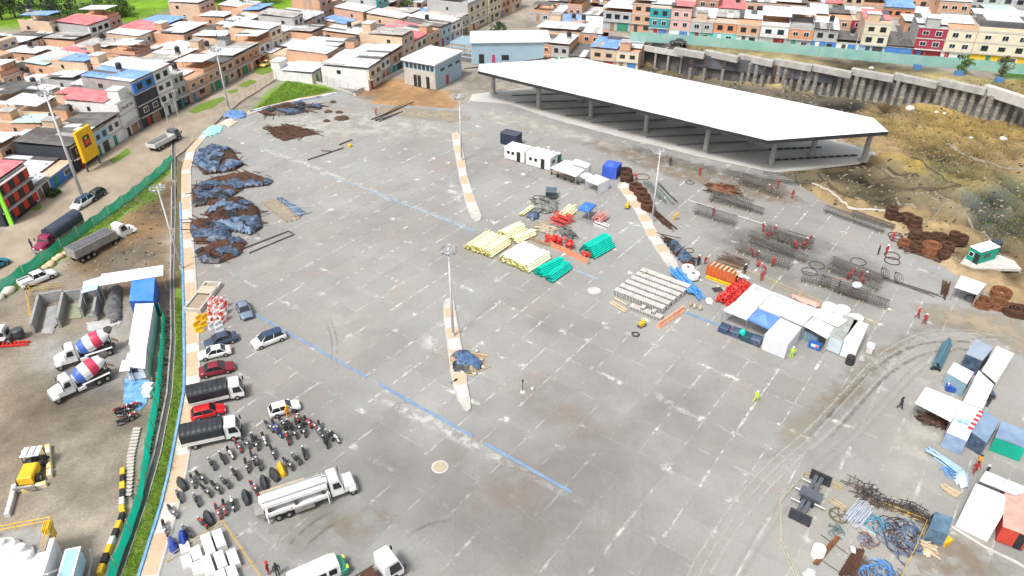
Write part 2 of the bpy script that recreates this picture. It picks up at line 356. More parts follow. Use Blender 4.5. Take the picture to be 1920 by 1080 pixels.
reg([(1180, 84), (1300, 86), (1500, 105), (1760, 135), (1950, 160), (1950, 175), (1760, 152), (1440, 115)], (.23, .19, .09), 2, z=6.5)
reg([(1480, 104), (1620, 116), (1760, 130), (1760, 140), (1560, 122)], (.10, .085, .06), 2, .9, z=6.5)
reg([(1770, 62), (1850, 70), (1860, 115), (1750, 108)], (.30, .235, .13), 2, z=6.5)
reg([(1870, 128), (1960, 134), (1960, 150), (1880, 146)], (.07, .14, .03), 2, z=6.5)
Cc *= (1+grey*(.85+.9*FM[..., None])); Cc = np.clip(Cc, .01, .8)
nx, ny = X.shape
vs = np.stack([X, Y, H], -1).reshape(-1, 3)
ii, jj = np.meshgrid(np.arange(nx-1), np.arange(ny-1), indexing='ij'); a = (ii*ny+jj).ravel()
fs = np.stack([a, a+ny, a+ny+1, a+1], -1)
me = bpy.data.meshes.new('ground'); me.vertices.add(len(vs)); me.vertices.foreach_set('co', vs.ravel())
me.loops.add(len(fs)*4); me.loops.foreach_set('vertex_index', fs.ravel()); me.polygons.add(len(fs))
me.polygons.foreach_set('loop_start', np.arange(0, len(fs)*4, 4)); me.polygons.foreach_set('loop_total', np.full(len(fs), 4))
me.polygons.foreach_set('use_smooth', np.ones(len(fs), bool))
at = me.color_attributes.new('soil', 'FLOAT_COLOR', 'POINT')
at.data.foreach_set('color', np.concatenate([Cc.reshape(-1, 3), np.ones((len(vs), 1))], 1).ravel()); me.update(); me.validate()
def soilmat():
 m = bpy.data.materials.new('soil'); m.use_nodes = True; N = m.node_tree.nodes; L = m.node_tree.links; b = N['Principled BSDF']
 b.inputs['Roughness'].default_value = .9; b.inputs['Specular IOR Level'].default_value = .25
 at = N.new('ShaderNodeAttribute'); at.attribute_name = 'soil'; geo = N.new('ShaderNodeNewGeometry')
 def nz(s, d=8, r=.65):
  n = N.new('ShaderNodeTexNoise'); n.inputs['Scale'].default_value = s; n.inputs['Detail'].default_value = d; n.inputs['Roughness'].default_value = r
  L.new(geo.outputs['Position'], n.inputs['Vector']); return n
 a1, a2 = nz(.5), nz(3.1, 4)
 mm = N.new('ShaderNodeMath'); mm.operation = 'MULTIPLY'; L.new(a1.outputs[0], mm.inputs[0]); L.new(a2.outputs[0], mm.inputs[1])
 mr = N.new('ShaderNodeMapRange'); mr.inputs[1].default_value = .12; mr.inputs[2].default_value = .40; mr.inputs[3].default_value = .74; mr.inputs[4].default_value = 1.24
 L.new(mm.outputs[0], mr.inputs[0])
 mx = N.new('ShaderNodeMix'); mx.data_type = 'RGBA'; mx.blend_type = 'MULTIPLY'; mx.inputs[0].default_value = 1
 L.new(at.outputs['Color'], mx.inputs[6]); L.new(mr.outputs[0], mx.inputs[7]); L.new(mx.outputs[2], b.inputs['Base Color'])
 bp = N.new('ShaderNodeBump'); bp.inputs['Strength'].default_value = .6; bp.inputs['Distance'].default_value = .15
 L.new(mm.outputs[0], bp.inputs['Height']); L.new(bp.outputs[0], b.inputs['Normal']); return m
me.materials.append(soilmat()); ground = struct(link('ground', me))
# ------------------------------------------------------------------ paved yard: concrete slabs with recessed joints
def pavemat():
 m = bpy.data.materials.new('yard_concrete'); m.use_nodes = True; N = m.node_tree.nodes; L = m.node_tree.links; b = N['Principled BSDF']
 geo = N.new('ShaderNodeNewGeometry'); sp = N.new('ShaderNodeSeparateXYZ'); L.new(geo.outputs['Position'], sp.inputs[0])
 def mth(op, a, b_=None, c=None):
  n = N.new('ShaderNodeMath'); n.operation = op
  for i, q in enumerate((a, b_, c)):
   if q is None: continue
   if isinstance(q, (int, float)): n.inputs[i].default_value = q
   else: L.new(q, n.inputs[i])
  return n.outputs[0]
 def nz(s, d=6, r=.6, dist=0):
  n = N.new('ShaderNodeTexNoise'); n.inputs['Scale'].default_value = s; n.inputs['Detail'].default_value = d; n.inputs['Roughness'].default_value = r; n.inputs['Distortion'].default_value = dist
  L.new(geo.outputs['Position'], n.inputs['Vector']); return n.outputs[0]
 def rng(x, a, b_, c=0., d=1.):
  n = N.new('ShaderNodeMapRange'); n.interpolation_type = 'SMOOTHSTEP'
  for i, q in zip(range(1, 5), (a, b_, c, d)): n.inputs[i].default_value = q
  L.new(x, n.inputs[0]); return n.outputs[0]
 def mix(f, a, b_, bt='MIX'):
  n = N.new('ShaderNodeMix'); n.data_type = 'RGBA'; n.blend_type = bt
  for k, q in ((0, f), (6, a), (7, b_)):
   if isinstance(q, tuple): n.inputs[k].default_value = (*q, 1)
   elif isinstance(q, (int, float)): n.inputs[k].default_value = q
   else: L.new(q, n.inputs[k])
  return n.outputs[2]
 x, y = sp.outputs[0], sp.outputs[1]
 u = mth('ADD', mth('MULTIPLY', x, UX), mth('MULTIPLY', y, UY)); v = mth('SUBTRACT', mth('MULTIPLY', y, UX), mth('MULTIPLY', x, UY))
 uu = mth('PINGPONG', mth('ADD', u, 54.1), 1.9); vv = mth('PINGPONG', mth('SUBTRACT', v, 46.0), 2.325)
 base = mix(rng(nz(.035, 5), .38, .62), (.292, .291, .277), (.235, .232, .215))
 base = mix(rng(nz(.09, 7, .65), .45, .72, 0, .55), base, (.30, .245, .205))       # muddy brown film
 base = mix(rng(nz(.05, 6, .6, 1.5), .52, .75, 0, .6), base, (.19, .185, .175))       # darker damp areas
 # per-slab tone
 cu = mth('FLOOR', mth('DIVIDE', mth('ADD', u, 54.1), 3.8)); cv = mth('FLOOR', mth('DIVIDE', mth('SUBTRACT', v, 46.0), 4.65))
 cc = N.new('ShaderNodeCombineXYZ'); L.new(cu, cc.inputs[0]); L.new(cv, cc.inputs[1])
 wn = N.new('ShaderNodeTexWhiteNoise'); wn.noise_dimensions = '2D'; L.new(cc.outputs[0], wn.inputs[0])
 base = mix(1., base, mth('ADD', mth('MULTIPLY', wn.outputs[0], .10), .95), 'MULTIPLY')
 # lime bloom hugging the joints
 nb = nz(.26, 5, .65); nc = nz(1.1, 6, .7); nd = nz(.8, 3)
 w1 = mth('MULTIPLY', rng(uu, .02, .26, 1, 0), rng(nb, .54, .62)); w2 = mth('MULTIPLY', rng(vv, .02, .55, 1, 0), rng(nz(.2, 5, .6), .58, .66))
 corner = mth('MULTIPLY', mth('MULTIPLY', rng(uu, .1, 1.1, 1, 0), rng(vv, .1, .9, 1, 0)), rng(nz(.33, 3), .55, .65))
 wm = mth('MULTIPLY', mth('MAXIMUM', mth('MAXIMUM', w1, w2), corner), rng(nc, .40, .62))
 thin = mth('MULTIPLY', rng(uu, .05, .11, 1, 0), mth('MULTIPLY', mth('MULTIPLY', rng(nd, .44, .60), rng(nz(.11, 3), .44, .58)), .75))
 thin2 = mth('MULTIPLY', rng(vv, .05, .10, 1, 0), mth('MULTIPLY', rng(nz(.37, 3), .53, .62), .2))
 wm = mth('MINIMUM', mth('MAXIMUM', wm, mth('MAXIMUM', thin, thin2)), .95)
 col = mix(wm, base, (.74, .73, .68))
 fine = nz(5.5, 5, .7)
 col = mix(1., col, rng(fine, .3, .7, .9, 1.08), 'MULTIPLY')
 L.new(col, b.inputs['Base Color'])
 L.new(rng(nz(.07, 5), .4, .65, .62, .85), b.inputs['Roughness']); b.inputs['Specular IOR Level'].default_value = .35
 bp = N.new('ShaderNodeBump'); bp.inputs['Strength'].default_value = .15; bp.inputs['Distance'].default_value = .03
 L.new(fine, bp.inputs['Height']); L.new(bp.outputs[0], b.inputs['Normal']); return m
pave = pavemat()
yb = MB(); yb.add([(p.x, p.y, YZ-.03) for p in YARD][::-1], [list(range(len(YARD)))])
yard = struct(yb.build('paved_yard', M('joint_filler', (.40, .395, .37), (.30, .29, .27), sc=.8, rough=.95)))
def clip_poly(poly, sub):
 """Sutherland-Hodgman: slab rectangle (convex, ccw) clips the yard outline"""
 out = [(p[0], p[1]) for p in poly]
 for i in range(len(sub)):
  a, b = sub[i], sub[(i+1) % len(sub)]; inp, out = out, []
  side = lambda p: (b[0]-a[0])*(p[1]-a[1])-(b[1]-a[1])*(p[0]-a[0])
  for k in range(len(inp)):
   p, q = inp[k-1], inp[k]; sp_, sq = side(p), side(q)
   if (sp_ >= 0) != (sq >= 0):
    t = sp_/(sp_-sq); out.append((p[0]+(q[0]-p[0])*t, p[1]+(q[1]-p[1])*t))
   if sq >= 0: out.append(q)
  if len(out) < 3: return []
 return out
g = .022; full = []; rest = MB()
sl = MB(); sl.box(-1.9+g, 1.9-g, -2.325+g, 2.325-g, -.1, 0, bev=.014); slab_me = sl.mesh('paving_slab', pave)
def inview(p, m=60):
 dy = p.y*_cp-(p.z-CAM_H)*_sp; up = p.y*_sp+(p.z-CAM_H)*_cp
 if dy < 1: return False
 sx_, sy_ = 960+FPX*p.x/dy, 540-FPX*up/dy
 return -m < sx_ < 1920+m and -m < sy_ < 1080+m
yp2 = [(p.x, p.y) for p in YARD]
uvs = [toUV(p) for p in YARD]; u0, u1 = min(q[0] for q in uvs), max(q[0] for q in uvs); v0, v1 = min(q[1] for q in uvs), max(q[1] for q in uvs)
for k in range(int((u0+54.1)/3.8)-1, int((u1+54.1)/3.8)+2):
 for j in range(int((v0-46)/4.65)-1, int((v1-46)/4.65)+2):
  cu, cv = -54.1+3.8*(k+.5), 46+4.65*(j+.5); c = UV(cu, cv, YZ)
  rect = [UV(cu+a*(1.9-g), cv+b*(2.325-g)) for a, b in ((-1, -1), (1, -1), (1, 1), (-1, 1))]
  ins = [bool(inpoly(np.array([r.x]), np.array([r.y]), YARD)[0]) for r in rect]
  if all(ins): full.append((c.x**2+c.y**2+CAM_H**2 if inview(c, 20) else 1e9, c))
  elif any(ins):
   q = clip_poly(yp2, [(r.x, r.y) for r in rect])
   if len(q) >= 3: rest.add([(a_, b_, YZ) for a_, b_ in q], [list(range(len(q)))])
full.sort(key=lambda t: t[0])
for i, (d, c) in enumerate(full):
 if i < 300: link('paving_slab', slab_me, yard, c, AX)
 else:
  rest.obox((c.x, c.y, YZ-.1), 3.8-2*g, 4.65-2*g, .1, AX)
r_ = rest.build('far_paving_slabs', pave, yard); r_['kind'] = 'stuff'
# canopy floor
cfm = M('canopy_floor_concrete', (.54, .53, .49), (.42, .41, .385), sc=.12, rough=.85, dirt=.25, bump=.1)
struct(MB().prism(CANFLOOR, -.2, YZ+.06).build('canopy_floor', cfm))
# ------------------------------------------------------------------ helpers for long things
def offs(pts, d):
 """polyline offset d to the left"""
 out = []
 for i, p in enumerate(pts):
  a = pts[max(i-1, 0)]; b = pts[min(i+1, len(pts)-1)]; t = Vector((b[0]-a[0], b[1]-a[1], 0)).normalized()
  out.append(Vector((p[0]-t.y*d, p[1]+t.x*d, p[2] if len(p) > 2 else 0)))
 return out
def resample(pts, s):
 out = [Vector(pts[0])]
 for a, b in zip(pts[:-1], pts[1:]):
  a, b = Vector(a), Vector(b); n = max(1, round((b-a).length/s))
  out += [a.lerp(b, k/n) for k in range(1, n+1)]
 return out
def ribbon(mb, pts, wd, z0, z1, mi=0, jit=0.):
 l, r = offs(pts, wd/2), offs(pts, -wd/2)
 if jit:
  l = [p+Vector((fbm(p.x*.5, p.y*.5, 2, 3)*jit, fbm(p.y*.5, p.x*.5, 2, 8)*jit, 0)) for p in l]; r = [p+Vector((fbm(p.x*.5, p.y*.5, 2, 13)*jit, fbm(p.y*.5, p.x*.5, 2, 18)*jit, 0)) for p in r]
 n = len(pts); vs = [(p.x, p.y, z) for z in (z0, z1) for q in (r, l) for p in q]
 R0, L0, R1, L1 = 0, n, 2*n, 3*n; fs = []
 for i in range(n-1):
  fs += [(R1+i, R1+i+1, L1+i+1, L1+i), (R0+i, R0+i+1, R1+i+1, R1+i), (L0+i+1, L0+i, L1+i, L1+i+1), (R0+i+1, R0+i, L0+i, L0+i+1)]
 fs += [(R0, R1, L1, L0), (R0+n-1, L0+n-1, L1+n-1, R1+n-1)]
 return mb.add(vs, fs, mi)
def band(px, pxr, z=0):  # two pixel edges -> polygon
 return PP(px, z) + PP(pxr, z)[::-1]
# ------------------------------------------------------------------ sidewalk of alternating panels, kerb, grass strip, drain
SW = resample(PP([(632, 176), (560, 188), (490, 205), (430, 226), (385, 252), (358, 283), (349, 320), (349, 380), (352, 450), (356, 520), (359, 600), (361, 680), (361, 735), (350, 800), (336, 880), (322, 945), (281, 1080), (262, 1150)], 0), 1.0)
sw = struct(ribbon(MB(), SW, 1.7, -.3, .2).build('sidewalk', M('sidewalk_bed', (.42, .40, .36), (.34, .32, .29), sc=.8, rough=.9)))
pm1 = M('peach_paver', (.60, .40, .26), (.52, .36, .25), sc=1.5, rough=.9, rnd=.06, dirt=.15); pm2 = M('white_paver', (.60, .57, .52), (.50, .47, .43), sc=1.5, rough=.9, rnd=.06, dirt=.2)
i = 0; k = 0
while i < len(SW)-2:
 n = (4, 2, 3, 2, 5)[k % 5]; seg = SW[i:min(i+n+1, len(SW))]
 if len(seg) > 1:
  seg = [seg[0].lerp(seg[1], .02)] + seg[1:-1] + [seg[-1].lerp(seg[-2], .02)]
  ribbon(MB(), seg, 1.38, .19, .225).build('paving_panel', pm1 if k % 3 else pm2, sw)
 i += n; k += 1
ribbon(MB(), offs(SW, .82), .2, -.1, .27).build('kerb', concrete_l, sw)
ribbon(MB(), offs(SW, .95)[60:], .05, .10, .2).build('kerb_face', white, sw)
bl = offs(SW, -.98)[72:]
tag(ribbon(MB(), resample(bl, 1.0), .28, 0, .34, jit=.1).build('blue_edging_sheet', M('faded_blue_plastic', (.10, .27, .50), (.22, .40, .60), sc=1.1, rough=.5, bump=.5, bsc=3)), 'blue plastic sheet laid along the grass side of the sidewalk', 'plastic sheet')
GR_L = [(333, 300), (331, 400), (328, 500), (329, 560), (330, 640), (325, 740), (305, 850), (277, 945), (230, 1080), (200, 1170)]
GR_R = [(344, 305), (344, 400), (346, 500), (347, 560), (349, 640), (347, 740), (334, 860), (310, 945), (263, 1080), (240, 1170)]
gs = MB(); a_ = resample(PP(GR_L), 1.4); b_ = resample(PP(GR_R), 1.4); n = min(len(a_), len(b_)); a_ = [a_[round(i*(len(a_)-1)/(n-1))] for i in range(n)]; b_ = [b_[round(i*(len(b_)-1)/(n-1))] for i in range(n)]
gv = []
for p, q in zip(a_, b_):
 for t in (0, .25, .5, .75, 1):
  r = p.lerp(q, t); gv.append((r.x, r.y, .12+.16*fbm(r.x*.8, r.y*.8, 3, 4)))
gs.add(gv, [(i*5+k, i*5+k+1, (i+1)*5+k+1, (i+1)*5+k) for i in range(n-1) for k in range(4)])
turf = M('rough_turf', (.11, .22, .012), (.18, .25, .03), sc=.7, rough=.95, bump=1, bsc=9, lo=.4, hi=.6); turfdry = M('dry_verge', (.14, .13, .04), (.10, .075, .04), sc=.6, rough=.95, bump=1, bsc=7)
g_ = struct(gs.build('grass_strip', [turf, turfdry]))
for f in g_.data.polygons: f.material_index = 1 if f.center.y > 92 else 0; f.use_smooth = True
def grass_tufts(name, poly, n, h, mats, label, seed=1, base=None):
 rr = random.Random(seed); mb = MB(); xs_ = [p[0] for p in poly]; ys_ = [p[1] for p in poly]; k = 0
 while k < n:
  x, y = rr.uniform(min(xs_), max(xs_)), rr.uniform(min(ys_), max(ys_))
  if not inpoly(np.array([x]), np.array([y]), poly)[0]: continue
  k += 1; z = zat(x, y) if base is None else base; mi = rr.randrange(len(mats))
  for b in range(3):
   a = rr.uniform(0, 6.28); hh = h*rr.uniform(.5, 1.2); dx, dy = math.cos(a)*h*.25, math.sin(a)*h*.25; ox, oy = rr.uniform(-.2, .2), rr.uniform(-.2, .2)
   mb.add([(x+ox-dy*.5, y+oy+dx*.5, z-.03), (x+ox+dy*.5, y+oy-dx*.5, z-.03), (x+ox+dx*2, y+oy+dy*2, z+hh)], [(0, 1, 2)], mi)
 o = mb.build(name, mats); o['kind'] = 'stuff'; o['label'] = label; o['category'] = 'grass'; return o
gm = [M('grass_blade_a', (.10, .21, .015), (.15, .24, .03), sc=1, rough=.8), M('grass_blade_b', (.16, .24, .03), (.10, .17, .02), sc=1, rough=.8)]
gdry = [M('straw_blade_a', (.30, .22, .085), (.24, .17, .06), sc=1, rough=.85), M('straw_blade_b', (.24, .19, .06), (.3, .22, .07), sc=1, rough=.85)]
grass_tufts('verge_grass', PP(GR_L[3:]) + PP(GR_R[3:])[::-1], 5200, .22, gm, 'short green grass filling the verge beside the blue edged sidewalk', 2, .14)
DRL = [(322, 240), (322, 400), (320, 520), (321, 640), (313, 740), (290, 850), (261, 945), (217, 1080), (185, 1170)]; DRR = [(328, 240), (329, 400), (326, 520), (329, 640), (323, 740), (302, 850), (275, 945), (229, 1080), (198, 1170)]
a_, b_ = PP(DRL), PP(DRR); dr = thing('drain_channel', 'long narrow concrete drain channel running beside the grass verge', 'drain', (0, 0, 0))
def edge_wall(pts, wd, z0, z1, nm, mat_): ribbon(MB(), resample(pts, 2), wd, z0, z1).build(nm, mat_, dr)
edge_wall(a_, .2, -.2, .2, 'channel_wall', concrete); edge_wall(b_, .12, -.2, .16, 'channel_wall', concrete)
m_ = MB(); q = a_ + b_[::-1]; m_.add([(p.x, p.y, .06) for p in q], [tuple(range(len(q)))]); m_.build('channel_bed', M('dark_wet_bed', (.05, .052, .045), (.09, .085, .07), sc=.8, rough=.4), dr)
# ------------------------------------------------------------------ green netting fences
def netfence(px, h, label, post=4.0, lean=.25, name='netting_fence', mat_=None, ph=None, z=0, sag=.18):
 pts = resample([Vector((p.x, p.y, zat(p.x, p.y) if z == 0 else z)) for p in PP(px, z)], .8); t = thing(name, label, 'fence', (pts[0].x, pts[0].y, pts[0].z)); o = pts[0]
 mb = MB(); vs = []
 nrm = offs(pts, 1.0)
 for i, p in enumerate(pts):
  d = nrm[i]-p; wv = fbm(i*.33, 1.7, 2, 3)*.5
  for k, f in enumerate((0, .35, .7, 1.0)):
   hh = h*f*(1-sag*abs(math.sin(i*.8*math.pi/post)) if f == 1 else 1)*(1+.10*fbm(i*.21, 9, 2, 5))
   q = p - o + d*(lean*f*h*.5 + wv*math.sin(f*math.pi)*.5); vs.append((q.x, q.y, q.z-.1+hh))
 n = len(pts); mb.add(vs, [(i*4+k, (i+1)*4+k, (i+1)*4+k+1, i*4+k+1) for i in range(n-1) for k in range(3)])
 me = mb.mesh('netting', mat_ or greennet, True); link('netting', me, t)
 st = max(1, int(post/.8)); pme = MB().tube((0, 0, -.3), (0, 0, ph or h*1.15), .05, n=5).mesh('post', woodl)
 for i in range(0, n, st): q = pts[i]-o; link('post', pme, t, (q.x, q.y, q.z))
 return t
netfence([(-40, 572), (0, 548), (130, 458), (200, 408), (262, 362), (300, 330), (326, 300)], 1.9, 'green netting fence between the dirt street and the dump truck yard', lean=.3)
netfence([(292, 568), (311, 602), (309, 645), (300, 740), (283, 830), (268, 935), (247, 1000), (216, 1085), (192, 1140)], 2.1, 'bright teal netting fence along the channel beside the mixer yard', lean=-.1, mat_=M('teal_green_netting', (.01, .66, .44), (.02, .55, .38), sc=.5, rough=.75, bump=.5, bsc=1.6))
aqua = M('pale_aqua_screen', (.30, .62, .55), (.45, .70, .62), sc=.3, rough=.8)
netfence([(1180, 76), (1300, 84), (1440, 97), (1560, 107), (1680, 119), (1800, 128), (1930, 140)], 2.6, 'pale aqua screen fence in front of the painted house row', post=5, lean=0, name='screen_fence', mat_=aqua, ph=3.2, z=6.5, sag=.05)
netfence([(470, 212), (520, 199), (590, 186), (635, 177)], .9, 'low blue plastic fence along the curved top of the sidewalk', mat_=MATS['faded_blue_plastic'], lean=.2)
for m_ in (greennet, MATS['teal_green_netting'], aqua): translucent(m_, .5)
def railfence(px, h, label, gap=3.0, rails=(.35, .75, .98), z=0, mt=None, name='wire_fence', wall=0):
 pts = resample(PP(px, z), gap); o = pts[0]; t = thing(name, label, 'fence', (o.x, o.y, zat(o.x, o.y))); mt = mt or steel
 pme = MB().tube((0, 0, 0), (0, 0, h), .045, n=5).mesh('post', mt)
 for p in pts: link('post', pme, t, p-o)
 for r in rails: MB().path([p-o+Vector((0, 0, r*h)) for p in pts], .022, 4).build('rail', mt, t)
 if wall: ribbon(MB(), [p-o for p in pts], .2, -.2, wall).build('base_wall', concrete_l, t)
 return t
railfence([(326, 300), (385, 246), (440, 198), (490, 166), (535, 138)], 2.4, 'thin steel wire fence along the dirt street above the rust piles', 2.6, (.2, .4, .6, .8, 1))
railfence([(535, 138), (590, 153), (640, 168), (668, 178)], 2.6, 'steel fence on a low wall beside the green triangle of grass', 2.4, (.3, .5, .7, .9, 1), wall=.5)
railfence([(660, 176), (700, 160), (745, 137), (768, 128)], 1.2, 'low pale concrete wall with posts behind the bare earth patch', 3, (1,), wall=.9, name='boundary_wall')
grass_tufts('triangle_grass', PP([(480, 202), (540, 148), (625, 168), (560, 184)]), 2600, .35, gm, 'green grass filling the fenced triangle beside the sidewalk bend', 3)
grass_tufts('street_grass', PP([(350, 210), (420, 182), (425, 190), (360, 214)]) , 300, .4, gm, 'grass patch growing at the foot of the brick terrace on the street', 4)
grass_tufts('verge_grass', PP([(440, 165), (475, 150), (480, 157), (450, 168)]), 250, .4, gm, 'grass patch between the dirt street and far terrace of houses', 5)
grass_tufts('field_straw', PP([(1640, 215), (1760, 200), (1925, 205), (1960, 300), (1760, 310), (1660, 275)]), 2300, .5, gdry, 'dry straw coloured grass over the mounds below the pile wall', 6)
grass_tufts('field_straw', PP([(1690, 300), (1860, 300), (1940, 360), (1960, 470), (1880, 460), (1780, 380)]), 1100, .35, gdry+gm[1:], 'thin grass on the dark soil behind the green hut', 7)
grass_tufts('fence_grass', PP([(0, 525), (120, 450), (215, 392), (300, 325), (322, 310), (310, 335), (215, 415), (60, 522), (0, 560)]), 2600, .35, gm, 'green weeds at the foot of the street netting fence', 8)
# ------------------------------------------------------------------ dirt street
DS = PP([(-160, 575), (-60, 490), (0, 438), (130, 338), (235, 262), (330, 212), (430, 165), (520, 112), (555, 122), (500, 160), (438, 200), (330, 296), (262, 352), (200, 402), (130, 452), (0, 540), (-160, 660)])
dsb = resample(DS + [DS[0]], 2.0)[:-1]
dsp = [Vector((p.x+fbm(p.x*.3, p.y*.3, 2, 2)*1.0, p.y+fbm(p.x*.3, p.y*.3, 2, 6)*1.0, .02)) for p in dsb]
dm = M('packed_dirt', (.36, .30, .225), (.27, .215, .155), sc=.22, rough=.95, bump=.5, bsc=2, dirt=.5)
struct(MB().prism([(p.x, p.y) for p in dsp], -.3, .03).build('dirt_street', dm))
for l in ([(352, 210), (375, 196), (418, 181), (422, 186), (395, 204), (365, 213)], [(425, 172), (445, 166), (447, 172), (432, 176)], [(445, 161), (470, 149), (482, 153), (462, 164)], [(475, 135), (500, 116), (532, 110), (524, 130), (490, 141)], [(203, 301), (240, 279), (246, 286), (215, 307)], [(95, 366), (112, 354), (117, 362), (100, 373)], [(60, 392), (75, 383), (80, 388), (65, 398)]):
 q = resample(PP(l)+PP(l[:1]), .7)[:-1]; struct(MB().prism([(p.x+fbm(p.x, p.y, 2, 2)*.5, p.y+fbm(p.y, p.x, 2, 6)*.5) for p in q], -.1, .07).build('grass_patch', M('lime_turf', (.10, .20, .015), (.16, .22, .03), sc=.9, rough=.95, bump=1, bsc=6)))
RD = PP([(1690, 42), (1800, 62), (1960, 84), (1960, 52), (1800, 38), (1700, 28)], 6.6)
struct(MB().prism([(p.x, p.y) for p in RD], 6.3, 6.95).build('road', M('asphalt', (.22, .215, .21), (.16, .155, .15), sc=.3, rough=.9, dirt=.4)))
# ------------------------------------------------------------------ blue plastic drain covers
bp1 = M('drain_blue', (.13, .22, .36), (.20, .29, .41), sc=.8, rough=.5, dirt=.25); bp2 = M('faded_drain_blue', (.20, .28, .38), (.32, .36, .40), sc=.6, rough=.6, dirt=.35)
def drain(us, v, wd, mt, label):
 t = thing('drain_cover', label, 'drain cover', UV(us[0][0], v, YZ), AX)
 for a, b in us:
  pts = resample([(a-us[0][0], 0, 0), (b-us[0][0], 0, 0)], 2.5)
  pts = [p+Vector((0, .10*fbm(p.x*.2, v, 2), 0)) for p in pts]
  ribbon(MB(), pts, wd, 0, .06, jit=.12).build('cover_strip', mt, t)
 return t
drain([(-80.6, -57.5), (-55.6, -40.2), (-38.4, -26.6)], 46.1, .38, bp1, 'long blue drain cover strip passing the parked white car and the van')
drain([(-106, -88), (-87.8, -70.2)], 83.5, .45, bp2, 'faded blue drain strip ending at the pale yellow pipe stacks')
drain([(-50.5, -45.5)], 83.3, .45, bp2, 'short faded blue drain strip beside the teal pipe bundle')
drain([(-31.2, -24.3)], 83.3, .5, bp1, 'blue drain strip between the block pallets and the white workshop tents')
# ------------------------------------------------------------------ traffic islands
def island(px, label, sects):
 pts = PP(px, YZ); c = sum(pts, Vector())/len(pts); t = thing('traffic_island', label, 'traffic island', c)
 poly = [p-c for p in pts]; MB().prism(poly, -.02, .2).build('kerb', M('island_kerb', (.50, .48, .44), (.40, .38, .34), sc=1.2, rough=.9, dirt=.25), t)
 inn = []; cc = sum(poly, Vector())/len(poly)
 ctr = sorted(poly, key=lambda p: p.y); ax = (ctr[-1]-ctr[0]).normalized(); sd_ = Vector((ax.y, -ax.x, 0))
 ss = [p.dot(ax) for p in poly]; s0, s1 = min(ss), max(ss)
 half = [(p.dot(ax), p.dot(sd_)) for p in poly]
 def wrange(s):
  r = []
  for (a, b), (c_, d) in zip(half, half[1:]+half[:1]):
   if (a <= s) != (c_ <= s): r.append(b+(d-b)*(s-a)/(c_-a))
  return (min(r), max(r)) if len(r) > 1 else None
 for i in range(sects):
  a, b = s0+(s1-s0)*(i+.07)/sects, s0+(s1-s0)*(i+.93)/sects; wa, wb = wrange(a), wrange(b)
  if not wa or not wb: continue
  e = .22; q = [ax*a+sd_*(wa[0]+e), ax*a+sd_*(wa[1]-e), ax*b+sd_*(wb[1]-e), ax*b+sd_*(wb[0]+e)]
  if wa[1]-wa[0] < .8 or wb[1]-wb[0] < .8: continue
  MB().prism(q, .1, .215).build('paving_panel', pm1 if i % 2 == 0 else pm2, t)
 return t
island([(850, 250), (847, 254), (849, 270), (861, 333), (872, 378), (877, 395), (885, 410), (893, 417), (901, 414), (903, 408), (899, 394), (891, 375), (877, 333), (866, 270), (862, 253), (857, 249)], 'long peach tiled traffic island pointing at the pale yellow pipes', 11)
island([(838, 561), (832, 568), (832, 600), (837, 640), (845, 700), (851, 730), (859, 752), (869, 768), (877, 773), (883, 768), (882, 752), (877, 726), (874, 700), (864, 640), (857, 600), (851, 566), (845, 561)], 'peach tiled traffic island carrying the blue tarpaulin heap', 10)
island([(1160, 345), (1157, 350), (1190, 397), (1215, 447), (1248, 497), (1262, 508), (1272, 503), (1268, 490), (1237, 446), (1210, 395), (1180, 348), (1172, 343)], 'peach tiled traffic island lined with rusty wire coils', 12)
# ------------------------------------------------------------------ light masts
def mast(base, h, label, z=0, arms=8, r=.2):
 b = P(*base, z); t = thing('light_mast', label, 'light mast', b, 0, 'tall floodlight masts')
 MB().lathe((0, 0, 0), [(r*2.2, 0), (r*2.2, .1), (r*1.3, .12), (r*1.2, .8), (r, .82)], 10).build('base_plate', concrete_l, t)
 MB().tube((0, 0, .1), (0, 0, h), r, r*.5, 10).build('pole', M('mast_paint', (.60, .60, .60), (.5, .5, .5), sc=1, rough=.5), t, True)
 rg = MB().ring((0, 0, h-.2), .95, .05, 14, 5); rg.path([(-.95, 0, h-.2), (.95, 0, h-.2)], .04); rg.path([(0, -.95, h-.2), (0, .95, h-.2)], .04); rg.ring((0, 0, h-.9), .6, .04, 12, 5)
 rg.build('lamp_ring', steel, t)
 lm = MB(); lm.box(-.2, .2, -.14, .14, -.42, 0, 0, top=(.05, .05, .03, .03)); lm.box(-.17, .17, -.11, .11, -.44, -.421, 1)
 me = lm.mesh('floodlight', [steel, MG('lamp_glass', (.5, .5, .48), .2)])
 for k in range(arms):
  a = 2*math.pi*k/arms; o = link('floodlight', me, t, (1.15*math.cos(a), 1.15*math.sin(a), h-.12)); o.rotation_euler = (.5, 0, a+math.pi/2)
 return t
mast((866, 302), 13.6, 'slender floodlight mast on the traffic island nearest the blue grey sheds', YZ)
mast((850, 632), 14.2, 'slender floodlight mast on the island with the blue tarpaulin heap', YZ)
mast((1222, 417), 13.3, 'slender floodlight mast on the island lined with rusty coils', YZ)
mast((341, 506), 14.4, 'floodlight mast at the drain beside the navy tarpaulin piles')
mast((156, 372), 20.0, 'tallest floodlight mast in the dirt street by the yellow billboard', r=.3)
mast((430, 207), 14.4, 'floodlight mast at the street corner above the sidewalk bend')
